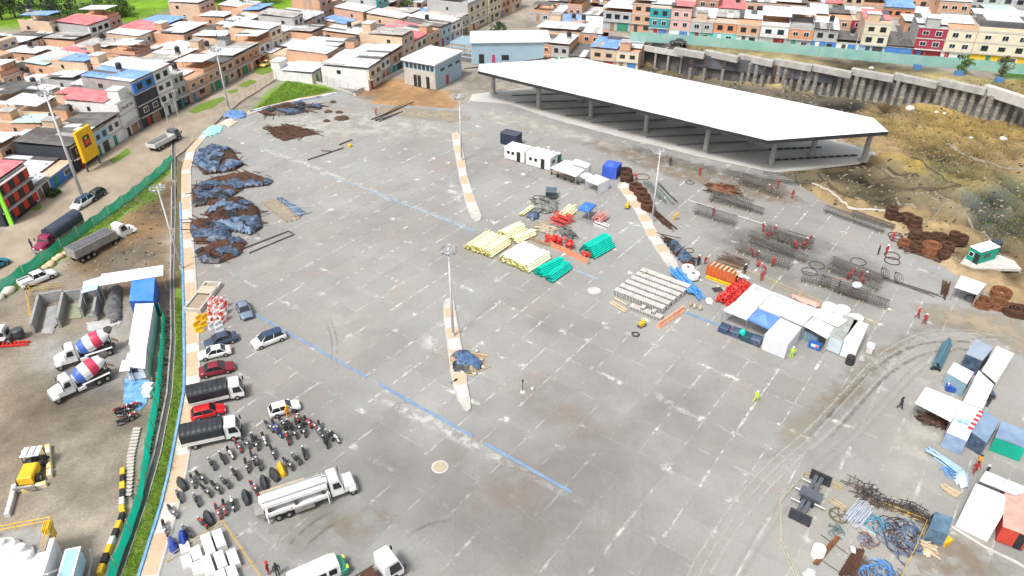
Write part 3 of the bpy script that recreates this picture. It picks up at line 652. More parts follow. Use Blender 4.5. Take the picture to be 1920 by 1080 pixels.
# ------------------------------------------------------------------ big canopy
RZ = 7.6
def roofpt(u, v): return UV(u, v, 0)
cpos = [P(925, 177), P(1010, 203), P(1107, 222), P(1210, 250), P(1322, 285), P(1445, 310), P(1618, 303)]
cb = UV(-73, 142); can = thing('bus_canopy', 'huge white sheet metal canopy on concrete columns beside the yard', 'canopy', (cb.x, cb.y, YZ+.06))
cl = lambda p, z: (p.x-cb.x, p.y-cb.y, z)
F0, F1 = P(896, 134, RZ), P(1441, 265, RZ); B0, B1 = P(1085, 108, RZ+.9), P(1638, 221, RZ+.9); E0 = P(899, 121, RZ+.4); E1 = P(1665, 249, RZ+.5)
def lerp_edge(t, s):  # t along, s across
 return F0.lerp(F1, t).lerp(B0.lerp(B1, t), s)
top = white_clean
for s0_, s1_, nm in ((0, .22, 'f'), (.222, .60, 'm'), (.602, 1, 'b')):
 n = 12
 for k in range(n):
  t0, t1 = k/n, (k+1)/n-.0016
  q = [lerp_edge(t0, s0_), lerp_edge(t1, s0_), lerp_edge(t1, s1_), lerp_edge(t0, s1_)]
  hz = lambda s: RZ + (s*1.6 if s < .602 else .96-(s-.6)*.6)
  zz = [hz(s0_), hz(s0_), hz(s1_), hz(s1_)]
  m_ = MB(); vs_ = [cl(p, z) for p, z in zip(q, zz)]
  m_.add([(a, b, c-.12) for a, b, c in vs_]+vs_, [(3, 2, 1, 0), (4, 5, 6, 7), (0, 1, 5, 4), (1, 2, 6, 5), (2, 3, 7, 6), (3, 0, 4, 7)]); m_.build('roof_panel', top, can)
for s_, z_ in ((.221, RZ+.37), (.601, RZ+.975)): p, q = lerp_edge(0, s_), lerp_edge(1, s_); MB().obox(cl((p+q)/2, z_), (q-p).length, .22, .02, head(p, q)).build('roof_seam', zincold, can)
MB().add([cl(F1, RZ), cl(E1, RZ+.6), cl(B1, RZ+.7), cl(lerp_edge(1, .6), RZ+.94), cl(lerp_edge(1, .22), RZ+.35)], [(0, 1, 2, 3, 4)]).build('roof_end_panel', top, can)
MB().add([cl(F0, RZ), cl(lerp_edge(0, .22), RZ+.35), cl(lerp_edge(0, .6), RZ+.94), cl(B0, RZ+.7), cl(E0, RZ+.3)], [(0, 1, 2, 3, 4)]).build('roof_end_panel', top, can)
fas = [F0, F1, E1, B1, B0, E0]
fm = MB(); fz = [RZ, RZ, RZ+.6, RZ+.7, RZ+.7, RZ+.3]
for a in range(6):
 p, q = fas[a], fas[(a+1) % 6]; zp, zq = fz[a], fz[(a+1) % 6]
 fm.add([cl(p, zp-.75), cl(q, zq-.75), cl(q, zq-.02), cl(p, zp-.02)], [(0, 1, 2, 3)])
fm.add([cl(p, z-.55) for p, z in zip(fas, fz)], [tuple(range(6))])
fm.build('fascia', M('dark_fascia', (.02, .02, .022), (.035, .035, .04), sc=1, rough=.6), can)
colm = MB(); colm.tube((0, 0, -.06), (0, 0, RZ-.4), .55, .48, 14); colm.lathe((0, 0, 0), [(.95, 0), (.95, .25), (.6, .3)], 12); cme = colm.mesh('column', concrete, False)
for p in cpos: link('column', cme, can, (p.x-cb.x, p.y-cb.y, 0))
bk = [UV(toUV(p)[0]+d, toUV(p)[1]+9.5) for p, d in zip(cpos[:6], (6, 6, 6, 6, 6, 5))]
for p in bk: link('column', cme, can, (p.x-cb.x, p.y-cb.y, 0))
for p, q in zip(cpos[:6], bk):
 m_ = MB(); d = (q-p).normalized(); a = p-d*7.2; b = q+d*5; m_.tube(cl(a, RZ-.55), cl(p, RZ-.75), .14, .3, 6); m_.tube(cl(p, RZ-.75), cl(b, RZ-.3), .3, .18, 6); m_.build('roof_beam', darksteel, can)
for a, b in (((960, 180), (1060, 176)), ((967, 193), (1100, 189)), ((1012, 206), (1150, 200)), ((1060, 218), (1192, 212)), ((1109, 231), (1250, 225)), ((1159, 245), (1307, 239)), ((1212, 258), (1352, 252)), ((1269, 273), (1400, 266)), ((1326, 288), (1440, 282)), ((1440, 281), (1540, 277)), ((1452, 301), (1607, 292))):
 p, q = P(*a, .18), P(*b, .18); L_ = (q-p).length; t = thing('lane_kerb', 'low dark kerb bar across the canopy floor', 'kerb', p, head(p, q), 'kerb bars under the canopy')
 MB().box(0, L_, -.13, .13, 0, .25).build('bar', M('dark_kerb', (.10, .10, .10), (.2, .2, .19), sc=1, rough=.9), t)
 n = int(L_/1.6) if a[0] > 1430 else 0; kb = MB().box(0, 1.0, -.19, .19, .005, .29).mesh('block', black)
 for i in range(n): link('block', kb, t, (.3+i*1.6, 0, 0))
# ------------------------------------------------------------------ pile wall and cap beams
pw = thing('pile_wall', 'retaining wall of ringed concrete piles under stepped concrete cap beams', 'retaining wall', (WALL[0].x, WALL[0].y, 0)); po = WALL[0]
MB()
caps = [((1265, 86), (1322, 102)), ((1323, 91), (1385, 110)), ((1386, 97), (1451, 117)), ((1452, 107), (1524, 126)), ((1524, 117), (1598, 138)), ((1598, 125), (1677, 146)), ((1678, 133), (1760, 157)), ((1761, 144), (1850, 170))]
cpm = M('cap_beam_concrete', (.42, .41, .38), (.30, .295, .27), sc=.6, rough=.95, dirt=.4, bump=.4)
for i, (a, b) in enumerate(caps):
 p, q = P(a[0], a[1]+3, 6.9), P(b[0], b[1]-3, 6.9); L_ = (q-p).length; o = MB().box(0, L_-.06, -.7, .7, -1.5, 0, bev=.06).build('cap_beam', cpm, pw, loc=(p.x-po.x, p.y-po.y, 6.9+.12*(i % 2)), rz=head(p, q)+.02)
MB().box(0, 28, -.8, .8, -2.2, 0, bev=.05).build('cap_beam', concrete_l, pw, loc=P(1850, 158, 7.2)-Vector((po.x, po.y, 0)), rz=head(P(1850, 158, 7.2), P(1925, 182, 7.2)))
pm_ = MB(); z = 0; rr = random.Random(3); prof = []
for k in range(8): prof += [(.58+.04*(k % 2), k*.85), (.60+.05*((k*7) % 3)/3, k*.85+.7), (.48, k*.85+.74), (.48, k*.85+.84)]
pile_me = MB().lathe((0, 0, -1), prof, 10).mesh('pile', M('pile_concrete', (.36, .33, .285), (.20, .18, .15), sc=1.0, rough=.95, dirt=.45, bump=.5))
wl = resample(WALL, .2)
s_ = 0; last = None
for p in wl:
 if p.x < 60 or p.x > 128: continue
 if last is None or (p-last).length > 1.75:
  o = link('pile', pile_me, pw, (p.x-po.x+.1, p.y-po.y-.05+rr.uniform(-.25, .15), -rr.random()*.6)); o.rotation_euler = (rr.uniform(-.03, .03), rr.uniform(-.04, .04), rr.random()*6); o.scale = (rr.uniform(.78, 1.12),)*2+(1,); last = p
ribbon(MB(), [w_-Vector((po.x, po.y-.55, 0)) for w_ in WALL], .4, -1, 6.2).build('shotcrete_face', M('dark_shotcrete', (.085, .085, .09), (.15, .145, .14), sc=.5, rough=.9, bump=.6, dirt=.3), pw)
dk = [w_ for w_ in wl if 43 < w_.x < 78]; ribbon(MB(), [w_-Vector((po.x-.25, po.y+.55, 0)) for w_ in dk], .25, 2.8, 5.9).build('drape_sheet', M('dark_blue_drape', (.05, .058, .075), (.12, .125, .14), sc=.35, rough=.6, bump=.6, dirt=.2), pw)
rebm = M('rebar', (.10, .06, .04), (.16, .10, .07), sc=2, rough=.9)
rc = MB();
for dx, dy in ((-.3, -.3), (.3, -.3), (.3, .3), (-.3, .3), (0, .35), (0, -.35)): rc.tube((dx, dy, 0), (dx*1.1, dy*1.1, 5.2), .045, n=4)
for z in np.arange(.5, 4.8, .6): rc.path([(-.33, -.33, z), (.33, -.33, z), (.33, .33, z), (-.33, .33, z)], .025, 3, closed=True)
rc_me = rc.mesh('rebar_cage', rebm); cc_me = MB().tube((0, 0, -.2), (0, 0, 3.0), .38, n=10).mesh('concrete_core', concrete)
for k, (a, b) in enumerate([(1292, 131), (1305, 128), (1318, 135), (1330, 131), (1352, 139), (1365, 135), (1388, 144), (1400, 139), (1425, 150), (1445, 148), (1468, 158), (1485, 152)]):
 p = P(a, b+16, 0); t = thing('column_starter', ('half cast column with rebar standing before the dark retaining wall', 'bare rebar column cage standing before the dark retaining wall')[k % 2], 'column', (p.x, p.y, zat(p.x, p.y)), 0, ('half cast columns', 'bare rebar columns')[k % 2]); link('rebar_cage', rc_me, t)
 if k % 2 == 0: link('concrete_core', cc_me, t)
# concrete platform frame
p0_ = P(1180, 86, 4.6); p1_ = P(1281, 104, 4.6); hd = head(p0_, p1_); t = thing('concrete_platform', 'raw concrete platform with low walls standing on slim columns', 'platform', (p0_.x, p0_.y, 0), hd); L_ = (p1_-p0_).length
MB().box(0, L_  , 0, 5.2, 4.0, 4.5).build('deck', concrete_l, t)
for a in ((0, L_, 0, .3), (0, L_, 4.9, 5.2), (0, .3, .3, 4.9), (L_-.3, L_, .3, 4.9), (L_*.33, L_*.33+.25, .3, 4.9), (L_*.66, L_*.66+.25, .3, 4.9)): MB().box(*a, 4.5, 5.5).build('upstand_wall', concrete_l, t)
c_ = MB().box(-.25, .25, -.25, .25, -.4, 4.0).mesh('column', concrete)
for i in range(5):
 for y in (.5, 4.7): link('column', c_, t, (.5+(L_-1)*i/4, y, 0))
# ------------------------------------------------------------------ blue grey sheds
sb = M('blue_grey_cladding', (.33, .46, .54), (.30, .42, .50), sc=.5, rough=.6, dirt=.12); beige = M('beige_render', (.50, .47, .42), (.42, .39, .34), sc=.6, rough=.9, dirt=.25)
a, b, c = P(779, 152), P(818, 168), P(866, 142); hd = head(b, c)
t = thing('grey_shed', 'pale blue grey shed with white flat roof and a beige front beside the bare earth', 'shed', b, hd); L_ = (c-b).length; W_ = 9.5
MB().box(0, L_, 0, W_, -.2, 6.1).build('wall', sb, t); MB().box(-.12, -.01, .1, W_-.1, 0, 4.2).build('front_panel', beige, t)
MB().box(-.5, L_+.4, -.4, W_+.4, 6.1, 6.5).build('roof', white_clean, t)
for y in (1.8, 4.4, 5.6): MB().box(-.2, -.125, y, y+.95, 0, 2.9).build('door', black, t)
for k in range(7): MB().box(-.14, -.005, .5+k*1.25, 1.3+k*1.25, 4.5, 5.7).build('louvre_window', MG('dark_louvre', (.04, .05, .06), .3), t)
MB().box(4.6, 5.9, -.08, -.002, 0, 2.3).build('door', paint(.45, .05, .14), t)
for k in range(3): MB().box(2.4+k*3.6, 4.2+k*3.6, -.06, -.002, 3.9, 4.5).build('window', glass, t)
a, b = P(886, 119), P(1028, 117); hd = head(a, b); L_ = (b-a).length
t = thing('grey_shed', 'long pale blue grey shed with white roof partly behind the canopy', 'shed', a, hd)
MB().box(0, L_, 0, 10, -.2, 5.6).build('wall', sb, t); MB().box(-.5, L_+.6, -.5, 10.4, 5.6, 6.0).build('roof', white_clean, t)
MB().box(1.8, 3.2, -.07, -.002, 0, 2.5).build('door', black, t); MB().box(5.4, 6.2, -.07, -.002, 0, 2.3).build('door', paint(.45, .05, .14), t); MB().box(8, 10, -.06, -.002, .8, 2.2).build('window', glass, t)
for k in range(6): MB().box(L_+.002, L_+.08, .6+k*1.5, 1.7+k*1.5, 3.2, 5).build('window', glass, t)
a, b = P(846, 112), P(886, 118); hd = head(a, b); L_ = (b-a).length; t = thing('slatted_pergola', 'pale blue slatted pergola between the two grey sheds', 'pergola', a, hd)
for x in (0, L_-.3):
 for y in (0, 7): MB().box(x, x+.3, y, y+.3, -.2, 4.6).build('post', sb, t)
for k in range(10): MB().box(-.2, L_+.1, k*.76, k*.76+.22, 4.6, 4.9).build('slat', sb, t)
for z in (1.2, 2.4, 3.6): MB().box(0, L_, .02, .2, z, z+.25).build('shelf_bar', sb, t)
# ------------------------------------------------------------------ town houses
WC = {'o': ('orange brick', brick_o), 't': ('tan brick', brick_t), 'r': ('red brick', brick_r), 'w': ('white', paint(.74, .74, .72, .85, dirt=.3)), 'c': ('cream', paint(.70, .62, .46, .85, dirt=.3)),
      'g': ('grey', paint(.42, .42, .41, .85, dirt=.35)), 'k': ('charcoal', paint(.035, .04, .05, .8)), 'b': ('blue', paint(.06, .20, .55, .75)), 'u': ('pale blue', paint(.34, .55, .72, .8, dirt=.25)),
      'a': ('aqua', paint(.16, .58, .55, .8, dirt=.25)), 'p': ('pink', paint(.72, .40, .36, .85, dirt=.25)), 'm': ('burgundy', paint(.34, .03, .06, .8)), 'y': ('yellow', paint(.82, .50, .03, .8, dirt=.2)), 'n': ('green', paint(.05, .36, .18, .8)), 'e': ('teal', paint(.03, .30, .33, .8)), 's': ('terracotta', paint(.62, .26, .13, .85, dirt=.25))}
RC = {'z': ('white sheet', zinc), 'd': ('dark patched', zincdark), 'r': ('red sheet', redroof), 'b': ('blue sheet', blueroof), 'o': ('weathered zinc', zincold), 'g': ('pale green', greenroof)}
NUM = {1: 'one', 2: 'two', 3: 'three', 4: 'four'}
wm = MB(); wm.box(-.5, .5, -.06, .02, -.5, .5, 0); wm.box(-.43, -.02, -.075, -.06, -.42, .42, 1); wm.box(.02, .43, -.075, -.06, -.42, .42, 1)
win_w = wm.mesh('window', [white, glass]);
wm2 = MB(); wm2.box(-.5, .5, -.05, .02, -.5, .5, 0); wm2.box(-.45, .45, -.065, -.05, -.44, .44, 1); win_d = wm2.mesh('window', [darksteel, glass])
def doorm(c, nm):
 d = MB(); d.box(-.5, .5, -.06, .02, 0, 1, 0); d.box(-.42, .42, -.075, -.06, .05, .48, 0); d.box(-.42, .42, -.075, -.06, .54, .95, 0); return d.mesh('door', c)
DOORS = [('white', doorm(white, 'w')), ('red', doorm(paint(.42, .03, .03), 'r')), ('dark', doorm(darksteel, 'd')), ('blue', doorm(paint(.08, .22, .5), 'b')), ('brown', doorm(wood, 'b')), ('green', doorm(paint(.04, .25, .16), 'g'))]
sheet_me = {}
for k_, (n_, m_) in RC.items(): sheet_me[k_] = MB().box(0, 1, 0, 1, 0, .045).mesh('roof_sheet', m_)
tank = MB().lathe((0, 0, 0), [(.5, 0), (.55, .2), (.55, .95), (.3, 1.15), (.12, 1.2)], 10).mesh('water_tank', black)
stone_r = MB().blob((0, 0, .1), .25, .2, .14, 6, 3, .2).mesh('roof_weight', concrete)
band_me = MB().box(0, 1, -.16, 0, 0, .22).mesh('floor_band', concrete_l)
USED = {}; HOUSES = 0
def house(o, hd, w, d, code, where, rr, z=None):
 global HOUSES
 base, _, gf = code.partition('/'); gf, _, tf = gf.partition('^')
 fc, n, rf = base[0], int(base[1]), base[2]; opt = base[3:]
 sh = 2.6; h = n*sh+rr.uniform(-.1, .35)
 c = Vector((o.x + math.cos(hd)*w/2 - math.sin(hd)*d/2, o.y + math.sin(hd)*w/2 + math.cos(hd)*d/2, 0))
 z = zat(c.x, c.y) if z is None else z
 if not inview(Vector((c.x, c.y, z+h)), 70): return
 HOUSES += 1
 side = WC[fc][1] if fc in 'otr' else WC[rr.choice('ottog')][1]
 if 'K' in opt: side = WC['k'][1]
 if 'W' in opt: side = WC['w'][1]
 if 'G' in opt: side = concrete
 dn, dme = rr.choice(DOORS); hastank = 't' in opt or rr.random() < .22; raised = 'p' in opt
 cn = WC[fc][0]; extra = []
 if gf: extra.append('%s ground floor' % WC[gf][0])
 if tf: extra.append('%s top floor' % WC[tf][0])
 if raised: extra.append('open terrace under the roof')
 if hastank: extra.append('black water tank')
 roofn = RC[rf][0]+' roof'
 lab = '%s storey %s house with %s' % (NUM[n], cn, roofn)
 cands = ['%s %s' % (lab, where)] + ['%s, %s, %s' % (lab, e, where) for e in extra] + (['%s, %s and %s, %s' % (lab, extra[0], extra[1], where)] if len(extra) > 1 else []) + ['%s, %s door, %s' % (lab, dn, where)] + ['%s, %s, %s door, %s' % (lab, e, dn, where) for e in extra]
 cands = [q for q in cands if len(q.split()) <= 16] or [cands[0]]
 L_ = next((q for q in cands if q not in USED), cands[-1])
 gkey = 'houses: '+L_[:60]
 USED[L_] = USED.get(L_, 0)+1
 t = thing('house', L_, 'house', (o.x, o.y, z-.15), hd, 'town houses')
 MB().box(0, w-.05, 0, d, -.6, h).build('wall', side, t)
 proj = .45 if (n > 1 and rr.random() < .6) else .06
 for k in range(n):
  col = WC[gf][1] if (k == 0 and gf) else WC[tf][1] if (k == n-1 and tf) else WC[fc][1]
  z0 = .15+k*sh; pj = .06 if k == 0 else proj
  MB().box(.03, w-.08, -pj, -.001, z0+.02, z0+sh-.24).build('facade_panel', col, t)
  link('floor_band', band_me, t, (.0, -max(0, (proj if k < n-1 or n > 1 else .06)-.1), z0+sh-.24), 0, (w-.05, 1, 1))
  wmx = win_w if rr.random() < .55 else win_d
  if k == 0:
   link('door', dme, t, (w*rr.uniform(.2, .35), -pj-.02, z0), 0, (1.0, 1, 2.1))
   if rr.random() < .5: link('garage_door', rr.choice(DOORS)[1], t, (w*.7, -pj-.02, z0), 0, (w*.38, 1, 2.15))
   else: link('window', wmx, t, (w*.7, -pj-.02, z0+1.35), 0, (w*.26, 1, 1.1))
  elif 'N' not in opt:
   for fx in ((.28, .72) if w < 8 else (.2, .5, .8)):
    link('window', wmx, t, (w*fx, -pj-.02, z0+1.25), 0, (w*.23 if w < 8 else 1.5, 1, rr.choice((1.0, 1.25))))
  if rr.random() < .55 and k > 0:
   s = link('window', win_d, t, (-.02, d*rr.uniform(.25, .75), z0+1.3), -math.pi/2, (rr.choice((.7, 1.1)), 1, .9))
 rz = .15+n*sh; rise = rr.uniform(.25, .6); lift = 1.9 if raised else .05
 if raised:
  pr = MB(); pr.box(0, w-.05, -.1, .12, rz, rz+.9); pr.box(0, .15, .12, d, rz, rz+.9); pr.box(w-.2, w-.05, .12, d, rz, rz+.9); pr.build('parapet', side if rr.random() < .6 else WC[fc][1], t)
  for x in (.3, w-.4):
   for y in (.3, d*.5, d-.4): MB().tube((x, y, rz), (x, y, rz+1.9+.3), .07, n=5).build('roof_post', darksteel, t)
 back = rr.random() < .5; ns = max(3, round(w/1.5)); ov = .35
 cov = rr.choice((1, 1, 1, .8, .62)) if not raised else rr.choice((.7, .55, .9)); y0 = -.5 if not back or cov > .9 else d*(1-cov)
 rb = MB(); Ld = d*cov+ov
 for yy in (.1, .5, .9): rb.box(-.1, w+.05, Ld*yy, Ld*yy+.12, -.14, -.02)
 ro = rb.build('roof', darksteel, t, loc=(0, y0, rz+lift+(.25 if back else .25+rise)), rz=0); tilt = math.atan2(rise, Ld)*(1 if back else -1); ro.rotation_euler = (tilt, 0, 0)
 main = rf
 for s in range(ns):
  for half in ((0, .5), (.5, 1)) if d > 9 else ((0, 1),):
   kd = main if rr.random() < .86 else rr.choice('zod' if main != 'd' else 'zoz')
   link('roof_sheet', sheet_me[kd], ro, (-.25+s*(w+.4)/ns+.005, Ld*half[0], .012*(s % 2)+(.02 if half[0] == 0 else 0)), 0, ((w+.4)/ns-.01, Ld*(half[1]-half[0])+.08*(half[0] == 0), 1))
 if hastank:
  ty = d*.85 if y0 < 0 and cov < .95 else d*.5
  ped = MB().box(-.55, .55, -.55, .55, -.3, .3).build('tank_stand', concrete, t, loc=(w*.7, ty, rz+lift+rise+.35)); link('water_tank', tank, t, (w*.7, ty, rz+lift+rise+.65), 0, (1.15, 1.15, 1.2))
 if n > 1 and rr.random() < .3:
  MB().box(.3, w-.4, -1.0, -.1, sh+.05, sh+.17).build('balcony', concrete_l, t); MB().path([(.3, -1, sh+.9), (w-.4, -1, sh+.9)], .04).path([(.3, -1, sh+.5), (w-.4, -1, sh+.5)], .03).build('balcony_rail', darksteel, t)
 if cov < .9 and not raised and rr.random() < .4:
  x0 = rr.uniform(.2, w*.4); y1 = -.3 if y0 > 0 else d*cov+.2; MB().box(x0, x0+w*.45, max(.1, y1), max(.1, y1)+min(2.6, d*(1-cov)+.3), rz, rz+2.1).build('roof_room', side, t); MB().box(x0-.2, x0+w*.45+.2, max(.1, y1)-.2, max(.1, y1)+min(2.6, d*(1-cov)+.3)+.2, rz+2.1, rz+2.16).build('room_roof', RC[rr.choice('zzod')][1], t)
 if rr.random() < .3:
  for x in (.2, w-.3): MB().tube((x, d-.3, rz), (x, d-.3, rz+1.6+rr.random()), .04, n=4).build('column_bar', rust, t)
 if rr.random() < .4:
  for q in range(3): link('roof_weight', stone_r, ro, (rr.uniform(.5, w-.5), rr.uniform(.5, Ld-.8), .06))
 return t
def along(pts, s):
 for a, b in zip(pts[:-1], pts[1:]):
  L_ = (b-a).length
  if s <= L_: return a+(b-a)*(s/L_), head(a, b)
  s -= L_
 return pts[-1]+(pts[-1]-pts[-2]).normalized()*s, head(pts[-2], pts[-1])
def row(pts, codes, d, where, seed, s0=0., off=0., keep=None, rnd=0, z=None, pool=None):
 """houses shoulder to shoulder along a line; codes 'c3zp:7' = colour, storeys, roof, options : width; '-' leaves a gap"""
 rr = random.Random(seed); pts = offs(pts, off) if off else pts; s = s0; codes = list(codes); made = []
 tot = sum((b-a).length for a, b in zip(pts[:-1], pts[1:]))
 while codes or (rnd and s < tot):
  if codes: cd_ = codes.pop(0)
  else:
   n = rr.choices((1, 2, 3), (.42, .48, .1))[0]
   cd_ = '%s%d%s%s:%.1f' % (rr.choice(pool or 'oottocwgtopwu'), n, rr.choices('zodrbg', (.55, .13, .12, .11, .07, .02))[0], 'p' if rr.random() < .2 else '', rr.choice((4.8, 5.5, 5.5, 6, 6.5, 8)))
  code, _, wd = cd_.partition(':'); k_ = min([wd.index(q) for q in '/^' if q in wd] or [len(wd)]); suf = wd[k_:]; wd = float(wd[:k_] or 6); code += suf if suf.startswith('/') or not suf else '/'+suf
  p, h_ = along(pts, s); s += wd
  if code == '-': continue
  if keep and not keep(p): continue
  made.append(house(p, h_, wd, d*rr.uniform(.86, 1.0), code, where, rr, z))
 return made
L1 = PP([(-60, 480), (0, 432), (130, 330), (235, 258), (330, 205), (420, 158), (520, 104)])
def px_of(p, z=0):
 dy = p.y*_cp-(z-CAM_H)*_sp; up = p.y*_sp+(z-CAM_H)*_cp; return 960+FPX*p.x/dy, 540-FPX*up/dy
def hillok(p):
 x, y = px_of(p); lim = np.interp(x, [-400, 0, 120, 250, 330, 480, 560, 700], [92, 88, 84, 74, 58, 40, 40, 40]); return y > lim
SK = lambda p: True
LH = row(L1, ['-:10', 'k3rK:9', 'w1zW:5', 't1d:8/b', 'k2dK:7', 'u2d:5/w', 'w2dt:5', 'w3rWN:6', 'k4bG:7^b', 'w4z:6/k', 'g3z:4/k', 'o2z:7', 'o2zp:6', 't2d:6', 'o2z:6', 's2o:6', 'w2zp:6/m', 'c3z:6', 't2z:7', 'w3o:6', 'o2z:6', 'g2z:6'], 13, 'facing the dirt street', 11)
for i, (off_, wh, sd_) in enumerate(((13, 'behind the street front row', 12), (26, 'on the inner lane', 13), (37, 'backing on the inner lane', 14), (51, 'in the middle block', 15), (62, 'behind the middle block', 16), (76, 'toward the grass hill', 17), (87, 'by the hillside trees', 18), (101, 'at the far lane', 19), (112, 'behind the far lane', 20), (126, 'at the town edge', 21))):
 row(L1+[L1[-1]+(L1[-1]-L1[-2])*1.2], [], 11, wh, sd_, s0=random.Random(sd_).uniform(0, 6), off=off_, keep=hillok, rnd=1, pool='ooottotcwgopt')
# middle block, facing the bare earth and the sheds
M1 = PP([(692, 168), (735, 138), (790, 104), (850, 74), (905, 46), (960, 22)])
mk = lambda p: (lambda x, y: y > 26 and not (540 < x < 640 and 66 < y < 92) and x > 528)(*px_of(p))
row(M1, ['c2zW:7', 'w2z:6/g', 'o2z:7/a', 't3o:7', 'c2r:7', 'o2r:7', 'u2d:6', 'w2z:6', 'g2o:5', 'c3zp:13', 'c3z:8', 'o3d:6', 't3z:8'], 15, 'by the blue grey sheds', 31)
row(M1, ['c1zW:8', 'o2z:6', 'w2z:7', 't1d:6', 'o2z:6', 'w1z:7/a', 'z'[:0]+'o1d:7', 't2z:6', 'w2o:6'], 13, 'behind the shed side terrace', 32, off=16, keep=mk, rnd=1)
row(M1, ['-:4', 't1d:8', 'w1z:6', 'o1z:7', 'o2o:7', 'r2d:7', 'o1r:6', 'u1b:6', 'o2z:7', 'a3z:7'], 12, 'near the small green lawn', 33, off=31, keep=mk, rnd=1)
row(M1, [], 12, 'above the small green lawn', 34, off=46, keep=lambda p: (lambda x, y: y > 30 and x > 470)(*px_of(p)), rnd=1)
# blocks behind the canopy
N0 = [P(972, 110), P(1190, 112)]; nh = math.radians(-18); N1 = [P(968, 112), P(968, 112)+Vector((math.cos(nh), math.sin(nh), 0))*34]
nk = lambda p: (lambda x, y: x < 1215 and y > -30)(*px_of(p))
row(N1, ['u2z:5/g', 's2d:5', 'g2z:5/w', 't1d:6', 't2b:7', 'c2z:6'], 12, 'behind the canopy', 41, keep=nk)
for i, (off_, wh) in enumerate(((14, 'in the second row behind the canopy'), (29, 'in the third row behind the canopy'), (43, 'on the lane behind the canopy'), (58, 'on the far lane behind the canopy'), (72, 'at the far end behind the canopy'))):
 a = N1[0]+Vector((-math.sin(nh), math.cos(nh), 0))*off_ - Vector((math.cos(nh), math.sin(nh), 0))*(8 if i > 1 else -2)
 row([a, a+Vector((math.cos(nh), math.sin(nh), 0))*(44 if i < 2 else 54)], ['w2z:7', 'o2z:6', 's2z:6', 'g2z:8', 'o3z:6'][:5] if i == 0 else [], 12.5, wh, 42+i, keep=nk, rnd=1, pool='oosttowcg')
# terrace above the pile wall
f0, f1 = P(1212, 73, 6.5), P(1700, 113, 6.5); rh = head(f0, f1); rn = Vector((-math.sin(rh), math.cos(rh), 0)); f0 = f0+rn*2.5; f1 = f1+rn*2.5
R1 = ['e3z:5.5/g', 'p3r:5.5/w', 'g2z:6/a', 's2o:6/a', 'o2z:6/w', 'w2zp:7/w', 's2zp:6/g', 'g2z:6/b', 'u1d:5.5/w', 'c3r:6.2/u', 'b1d:6.2', 'm3z:6.6', 'c3z:6.4/w', 'c3zpW:12.5/y']
row([f0, f0+(f1-f0)*2], R1, 12, 'behind the aqua screen fence', 51)
ru = (f1-f0).normalized()
for i, (off_, wh) in enumerate(((13.5, 'behind the painted front row'), (30, 'on the upper lane'), (43, 'backing on the upper lane'), (60, 'on the top lane'))):
 a = f0+rn*off_-ru*2
 row([a, a+ru*(84 if i < 1 else 90)], ['o2z:7', 'o3z:6', 'r3r:6', 'o2r:7', 'o3z:8', 'o3z:8', 't2z:6', 'o2d:6', 'm2z:6', 'o1o:7', 'o2z:7', 'o1z:7', 's2d:6'] if i == 0 else ['g2e'[:0]+'o3z:8', 'o3o:9', 'e2b:8', 'p3z:7', 'o3z:9'] if i == 1 else [], 12.5, wh, 52+i, rnd=1, pool='ooostrowmca')
# far side of the upper road, and the blue roofed hut
a = P(1760, 36, 7) ; row([a, a+ru*60], ['n2z:7', 'g3z:7/w', 'g3d:7', 'a2z:8/n', 'o2z:7', 'o3z:7'], 12, 'across the upper road', 61, rnd=0)
a = P(1845, 116, 6.5); row([a, a+ru*20], ['e1b:8'], 8, 'standing alone by the aqua screen', 62)
a = P(1880, 92, 6.8); row([a, a+ru*20], ['o2z:8', 'u1z:8'], 9, 'beyond the lone blue roofed hut', 63)
# billboard and checkered front on the dirt street
p = P(172, 314); hd = head(P(130, 330), P(235, 258)); t = thing('billboard', 'tall yellow advertising box with a dark and red poster on the street front', 'billboard', (p.x, p.y, 0), hd)
bb = MB(); bb.box(-2.3, 2.3, -.9, -.3, 2.0, 8.2, 0, bev=.08); bb.build('sign_box', paint(.85, .48, .0, .5), t)
MB().box(-1.0, 1.0, -.95, -.901, 4.6, 6.8).build('poster', paint(.10, .02, .02, .5), t); MB().box(-.7, .7, -.99, -.951, 5.1, 5.9).build('poster_patch', paint(.75, .05, .03, .5), t); MB().box(-.4, .2, -.99, -.951, 6.1, 6.5).build('poster_patch', paint(.55, .7, .05, .5), t)
for x in (-2, 2): MB().box(x-.12, x+.12, -.7, -.45, -.2, 2.0).build('post', darksteel, t)
p, hd = along(L1, 10.0); t = thing('balcony_front', 'red and black checkered balcony front with white door canopy on the charcoal building', 'balcony', (p.x, p.y, .0), hd)
for k in range(3):
 for j in range(6):
  MB().box(.6+j*1.4, 1.9+j*1.4, -.75, -.5, .6+k*2.3, 1.7+k*2.3+.6).build('panel', red if (j+k) % 2 else black, t)
for k in range(3): MB().box(.4, 9.2, -1.3, -.47, 2.62+k*2.3-.1, 2.70+k*2.3-.1).build('balcony_slab', concrete_l, t)
MB().box(.2, .5, -1.2, -.47, 0, 8).build('edge_fin', paint(.3, .75, .05, .6), t)
h_ = next(h for h in LH if h and 'three storey white house with red sheet' in h['label'])
cu_ = bpy.data.curves.new('lettering', 'FONT'); cu_.body = "L'MARTA"; cu_.size = 1.05; cu_.extrude = .01; cu_.space_character = 1.15; ob_ = bpy.data.objects.new('tmp', cu_); COL.objects.link(ob_); dg = bpy.context.evaluated_depsgraph_get(); me_ = bpy.data.meshes.new_from_object(ob_.evaluated_get(dg)); bpy.data.objects.remove(ob_)
me_.materials.clear(); me_.materials.append(black); o = link('painted_lettering', me_, h_, (.5, -.5, 6.1)); o.rotation_euler = (math.pi/2, 0, 0)
